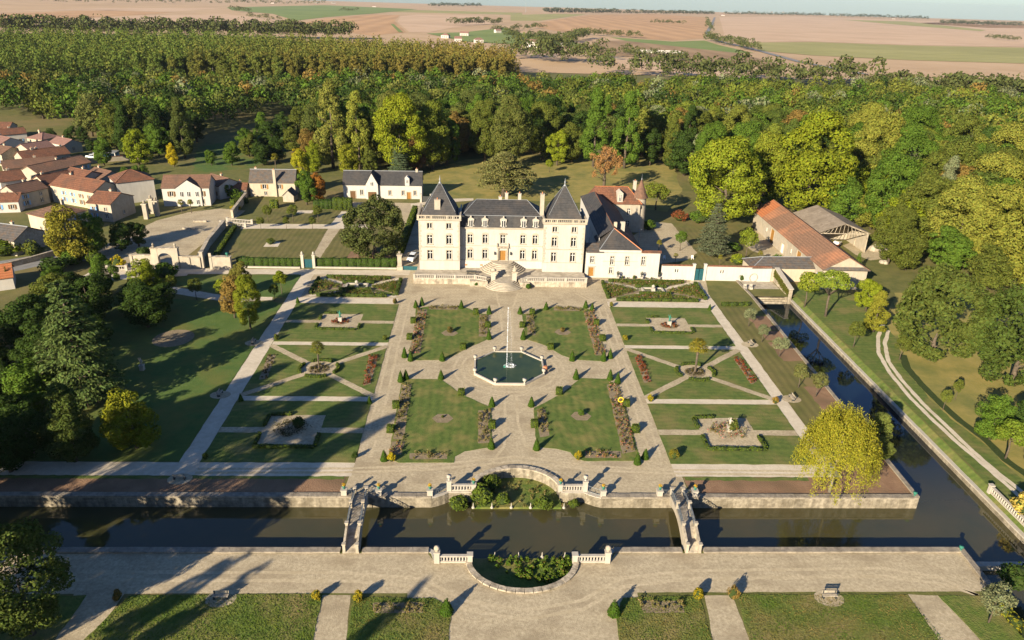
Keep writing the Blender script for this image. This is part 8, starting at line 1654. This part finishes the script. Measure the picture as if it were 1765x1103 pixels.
if far_w: mass('far_woodland', 'massed dark and olive crowns of the far wood', [q for q in far_w if not (q[0] > 180 and q[1] > 330 and rg.random() < 0.5)], 'oak', 21, (13, 21), wood_color, nleaf=330, size=0.62)
# poplar plantation
POP = [(-312.8, 336.5), (-240.0, 380.0), (-157.4, 372.2), (-75.3, 359.1), (4.5, 391.2), (23.4, 471.9), (7.1, 570.3), (-80.5, 628.3), (-160.4, 643.7), (-287.3, 674.8), (-411.1, 661.4), (-492.2, 616.1)]
pp = [q for q in scatter(POP, 6.4, 5, 0.4) if in_view(q)]; pp.sort(key=dist)
def pop_color(x, y):
    f = min(1, max(0, (x + 260) / 330)); f = min(1, max(0, f + rg.uniform(-0.25, 0.25)))
    return tuple(a * (1 - f) + b * f for a, b in zip((0.105, 0.145, 0.028), (0.19, 0.142, 0.034)))
for q in pp[:270]: T('poplar', q, rg.uniform(19, 24), 'slender %s poplar in the front rows of the plantation' % ('olive-green' if q[0] < -120 else 'yellow-brown'), pop_color(*q), rg.uniform(1.0, 1.35), group='front rows of the poplar plantation, %s side' % ('left' if q[0] < -120 else 'right'))
mass('poplar_plantation', 'close-set olive to rust-brown poplars of the plantation', pp[270:], 'poplar', 22, (15, 25), pop_color, (0.85, 1.3), 150, 0.62)

# ================================================================== FARMLAND TO THE HORIZON
def field(name, pts, m, k):
    poly = list(pts); n = len(poly)
    a = sum(poly[i][0] * poly[(i + 1) % n][1] - poly[(i + 1) % n][0] * poly[i][1] for i in range(n))
    if a < 0: poly = poly[::-1]
    o = MB().add([(x, y, terrain(y) + 0.25 + 0.12 * k) for x, y in poly], [tuple(range(n))]).build(name, m); o['kind'] = 'structure'
field('farmland', [(-5900, 545), (5900, 545), (5900, 6790), (-5900, 6790)], 'field_tan', 0)
FIELDS = [([(-815, 1145), (-1020, 1471), (-1022, 1585), (-1048, 1918), (-1018, 2070), (-829, 2019), (-808, 1756), (-792, 1296), (-758, 1138)], 'field_orange'), ([(-747, 1119), (-779, 1273), (-791, 1716), (-685, 1993), (-475, 1702), (-345, 1358), (-447, 1278), (-631, 1246), (-682, 1095)], 'field_pink'),
    ([(-965, 2871), (-865, 4180), (-333, 3712), (-382, 2510), (-427, 1980), (-426, 1657), (-613, 2175), (-813, 2452)], 'field_green'), ([(-407, 1881), (-370, 2432), (-282, 2463), (-231, 1851), (-141, 1237), (-179, 1089), (-289, 1287), (-384, 1530)], 'field_orange'), ([(-266, 2316), (-239, 2615), (-22, 2714), (27, 1897), (-73, 1503), (-103, 1261), (-136, 1241), (-215, 1769)], 'field_pink'), ([(-105, 1214), (-44, 1299), (35, 1584), (61, 1317), (119, 1261), (133, 962), (44, 949), (-36, 997)], 'field_green'),
    ([(-694, 3324), (-261, 3483), (160, 3566), (136, 3024), (-244, 2934), (-416, 2906)], 'field_pale_green'), ([(95, 1779), (153, 2115), (455, 3452), (923, 4396), (1085, 3758), (402, 1332), (311, 1204), (262, 1256), (224, 1417), (137, 1470)], 'field_orange'), ([(88, 2960), (317, 3519), (458, 3585), (152, 2230), (64, 2142)], 'field_pale_green'), ([(213, 1271), (301, 1163), (373, 1236), (357, 1091), (349, 904), (270, 896), (225, 1061)], 'field_green'), ([(158, 1093), (214, 1155), (280, 999), (323, 894), (314, 724), (258, 649), (214, 708), (156, 772), (130, 820)], 'field_brown'),
    ([(136, 747), (203, 689), (248, 621), (212, 534), (169, 554), (123, 610)], 'field_pink'), ([(41, 786), (95, 787), (89, 731), (47, 716)], 'field_pink'), ([(1164, 3850), (2113, 5300), (2796, 4845), (2905, 3808), (1097, 1352), (760, 1274), (593, 1308), (444, 1215), (446, 1356)], 'field_pink'), ([(437, 1194), (583, 1283), (747, 1251), (1059, 1300), (715, 832), (520, 842), (420, 887), (377, 962)], 'field_pale_green'), ([(376, 914), (410, 863), (508, 820), (698, 810), (529, 580), (410, 594), (359, 615), (359, 738)], 'field_tan'), ([(2115, 3763), (2061, 3097), (2546, 3320), (3049, 4002), (2805, 4605)], 'field_orange'), ([(1970, 4257), (2350, 4287), (1786, 2666), (1640, 2468), (1768, 3290)], 'field_pale_green'),
    ([(-1100, 1597), (-1107, 1730), (-1155, 2260), (-945, 2745), (-872, 2131), (-1073, 1967)], 'field_pink'), ([(279, 487), (310, 502), (465, 493), (446, 468), (279, 457)], 'field_tan')]
for i, (pl, m) in enumerate(FIELDS): field('field', pl, m, i % 3 + 1)
def ribbon(name, pts, w, m, k):
    L, R = [], []
    for i, p in enumerate(pts):
        d = Vector(pts[min(i + 1, len(pts) - 1)]) - Vector(pts[max(i - 1, 0)]); n = Vector((-d.y, d.x)).normalized() * w / 2
        L.append(tuple(Vector(p) + n)); R.append(tuple(Vector(p) - n))
    field(name, L + R[::-1], m, k)
ribbon('country_road', [(1129, 3809), (671, 2248), (469, 1569), (392, 1208), (377, 987), (351, 752), (356, 608)], 9, 'road', 5); ribbon('country_road', [(121, 760), (197, 666), (244, 608)], 5, 'pale_path', 5); ribbon('farm_lane', [(-208, 1606), (-150, 1231)], 7, 'field_green', 5)
# hedgerows and copses: each one a thing of its own
def copse(label, a, b, n, h, c, seed, name='hedgerow', w=6.0):
    if any(k in label for k in ('ragged', 'mass', 'belt behind', 'belt between')): w = 26.0
    rg2 = random.Random(seed); pts = []
    n = int(n * 1.6)
    for i in range(n):
        f = (i + rg2.random()) / n; pts.append((a[0] + (b[0] - a[0]) * f + rg2.uniform(-w, w), a[1] + (b[1] - a[1]) * f + rg2.uniform(-w, w)))
    o = mass(name, label, pts, 'oak', seed, (h * 0.55, h * 1.5), lambda x, y: c, (1.2, 2.0), 130, 1.05, 'hedgerow'); del o['kind']
HC = (0.085, 0.10, 0.032)
for i, (a, b, n, h, lab) in enumerate((((-768, 2307), (-694, 2231), 8, 12, 'small copse on the green field'), ((-577, 1803), (-456, 1627), 12, 9, 'pair of bushes left of the green field'), ((-524, 2723), (-476, 2805), 8, 10, 'bush row on the tan ridge'), ((-85, 1632), (33, 1812), 26, 12, 'dark copse above the hamlet'), ((8, 1333), (127, 1653), 22, 9, 'hedge right of the hamlet'), ((374, 1237), (363, 932), 26, 11, 'bushy hedge along the road bend'), ((503, 2323), (602, 2296), 18, 9, 'lone dark hedge in the orange field'), ((911, 3150), (495, 1645), 14, 10, 'bushes lining the upper road'), ((1218, 1774), (1172, 1594), 16, 9, 'short hedge in the right pink field'), ((58, 856), (163, 1203), 30, 12, 'copse round the white villa'), ((169, 1335), (262, 1256), 22, 9, 'hedge above the walled yard'), ((152, 829), (218, 725), 26, 7, 'hedge below the walled yard'), ((2175, 3637), (2575, 3633), 30, 11, 'dark tree belt at the right horizon'), ((664, 4021), (1373, 4686), 40, 12, 'tree belt on the middle horizon'), ((1492, 4846), (2549, 5847), 36, 12, 'trees round the horizon village'), ((2469, 5561), (3170, 5510), 36, 13, 'dark tree belt right of the horizon village'), ((-347, 4689), (-40, 5495), 20, 13, 'dark wood patch on the horizon'), ((257, 3433), (664, 4021), 30, 13, 'tree belt left of the mast on the horizon'), ((-603, 874), (-195, 977), 150, 17, 'dark wood edge behind the plantation'), ((26, 1166), (109, 925), 30, 11, 'bushes between the hamlet and the villa'), ((259, 414), (408, 415), 70, 13, 'bushy belt along the far right field edge'), ((-1535, 2652), (-910, 4404), 40, 13, 'scattered trees on the left skyline'), ((93, 768), (134, 713), 9, 15, 'dark tree belt behind the twin hornbeams'), ((213, 515), (295, 490), 22, 15, 'tree belt between the wood and the right fields'), ((22, 707), (88, 639), 18, 17, 'dark tree mass left of the pale strip field'), ((107, 548), (204, 487), 26, 15, 'ragged tree belt below the pale strip field'))):
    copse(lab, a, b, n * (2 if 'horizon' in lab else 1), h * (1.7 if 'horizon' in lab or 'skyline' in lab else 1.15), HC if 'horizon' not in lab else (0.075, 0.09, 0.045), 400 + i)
# far houses, each its own thing
FAR = [((-66, 1079), 12, 'left white house of the hamlet'), ((-40, 1169), 14, 'cream house of the hamlet'), ((-44, 993), 10, 'low red-roofed house of the hamlet'), ((-15, 977), 12, 'right red-roofed house of the hamlet'), ((16, 1313), 11, 'small white farm right of the hamlet'), ((55, 902), 16, 'white villa by the copse'), ((101, 948), 8, 'little white hut right of the villa'), ((2825, 7734), 22, 'white house of the horizon village, left'), ((3107, 8175), 20, 'white house of the horizon village, middle'), ((3131, 7888), 24, 'white house of the horizon village, right'), ((2454, 7155), 20, 'farmhouse left of the horizon village'), ((3087, 6747), 22, 'farm right of the horizon village'), ((2781, 5252), 20, 'white farm below the right horizon'), ((-1105, 5104), 26, 'white hall on the left horizon'), ((-985, 5060), 24, 'second white hall on the left horizon'), ((-1164, 4275), 20, 'pale farm on the left skyline'), ((1387, 4542), 20, 'low brown barn beside the upper road'), ((-587, 4059), 18, 'pale farm on the upper green field'), ((2608, 4006), 20, 'farm at the right horizon tree belt')]
for i, ((x, y), L, lab) in enumerate(FAR): house(lab, x, y, 0.2 * (i % 5) - 0.3, L, 8.0, 4.5 + (3 if 'villa' in lab else 0), 7.0 + (3 if 'villa' in lab else 0), 'gable' if i % 3 else 'hip', 'tile_pink' if 'hall' not in lab else 'sheet_roof', 'render_white', (('f', L * 0.25, 1.2, 1.2, 1.8), ('f', L * 0.5, 1.2, 1.2, 1.8), ('f', L * 0.75, 1.2, 1.2, 1.8)), (), (), z=terrain(y))
t = thing('walled_yard', 'white walled cemetery yard with pale tombs among the fields', 'cemetery', (*(213, 863), terrain((213, 863)[1])))
for (x0, x1, y0, y1) in ((-28, 28, -14, -13.2), (-28, 28, 13.2, 14), (-28, -27.2, -13, 13), (27.2, 28, -13, 13)): MB().box(x0, x1, y0, y1, 0, 2.4).build('wall', 'render_white', t)
rr = random.Random(3)
for k in range(40): x, y = rr.uniform(-25, 25), rr.uniform(-11, 11); MB().box(x - 1, x + 1, y - 0.6, y + 0.6, 0, rr.uniform(0.8, 2.6)).build('tomb', 'render_white', t)
for (q, h, lab) in (((1617, 5399), 55, 'thin lattice mast on the middle horizon'), ((3803, 6954), 55, 'thin lattice mast on the right horizon'), ((177, 3593), 45, 'faint mast left of the middle horizon')):
    t = thing('lattice_mast', lab, 'mast', (*q, terrain(q[1])))
    for k in range(4): a = rad(45 + 90 * k); MB().beam((2.6 * math.cos(a), 2.6 * math.sin(a), 0), (0.3 * math.cos(a), 0.3 * math.sin(a), h), 0.35, 0.35).build('leg', 'lead', t)
    for k in range(6): z = h * (k + 0.5) / 6; r = 2.6 - 2.3 * (k + 0.5) / 6; MB().beam((-r, 0, z), (r, 0, z), 0.25, 0.25).beam((0, -r, z), (0, r, z), 0.25, 0.25).build('brace', 'lead', t)

# ================================================================== AIR
hz = MB().box(-7000, 7000, -300, 6900, -60, 72).build('haze', None); hz['kind'] = 'stuff'; hz['label'] = 'thin pale autumn haze over the far fields'
hm = bpy.data.materials.new('haze'); hm.use_nodes = True; hn = hm.node_tree
for n in list(hn.nodes):
    if n.type != 'OUTPUT_MATERIAL': hn.nodes.remove(n)
pv = hn.nodes.new('ShaderNodeVolumePrincipled'); pv.inputs['Color'].default_value = (0.80, 0.88, 1.0, 1); pv.inputs['Density'].default_value = 0.00003; pv.inputs['Anisotropy'].default_value = 0.2
hn.links.new(pv.outputs[0], hn.nodes['Material Output'].inputs['Volume']); hz.data.materials.append(hm)
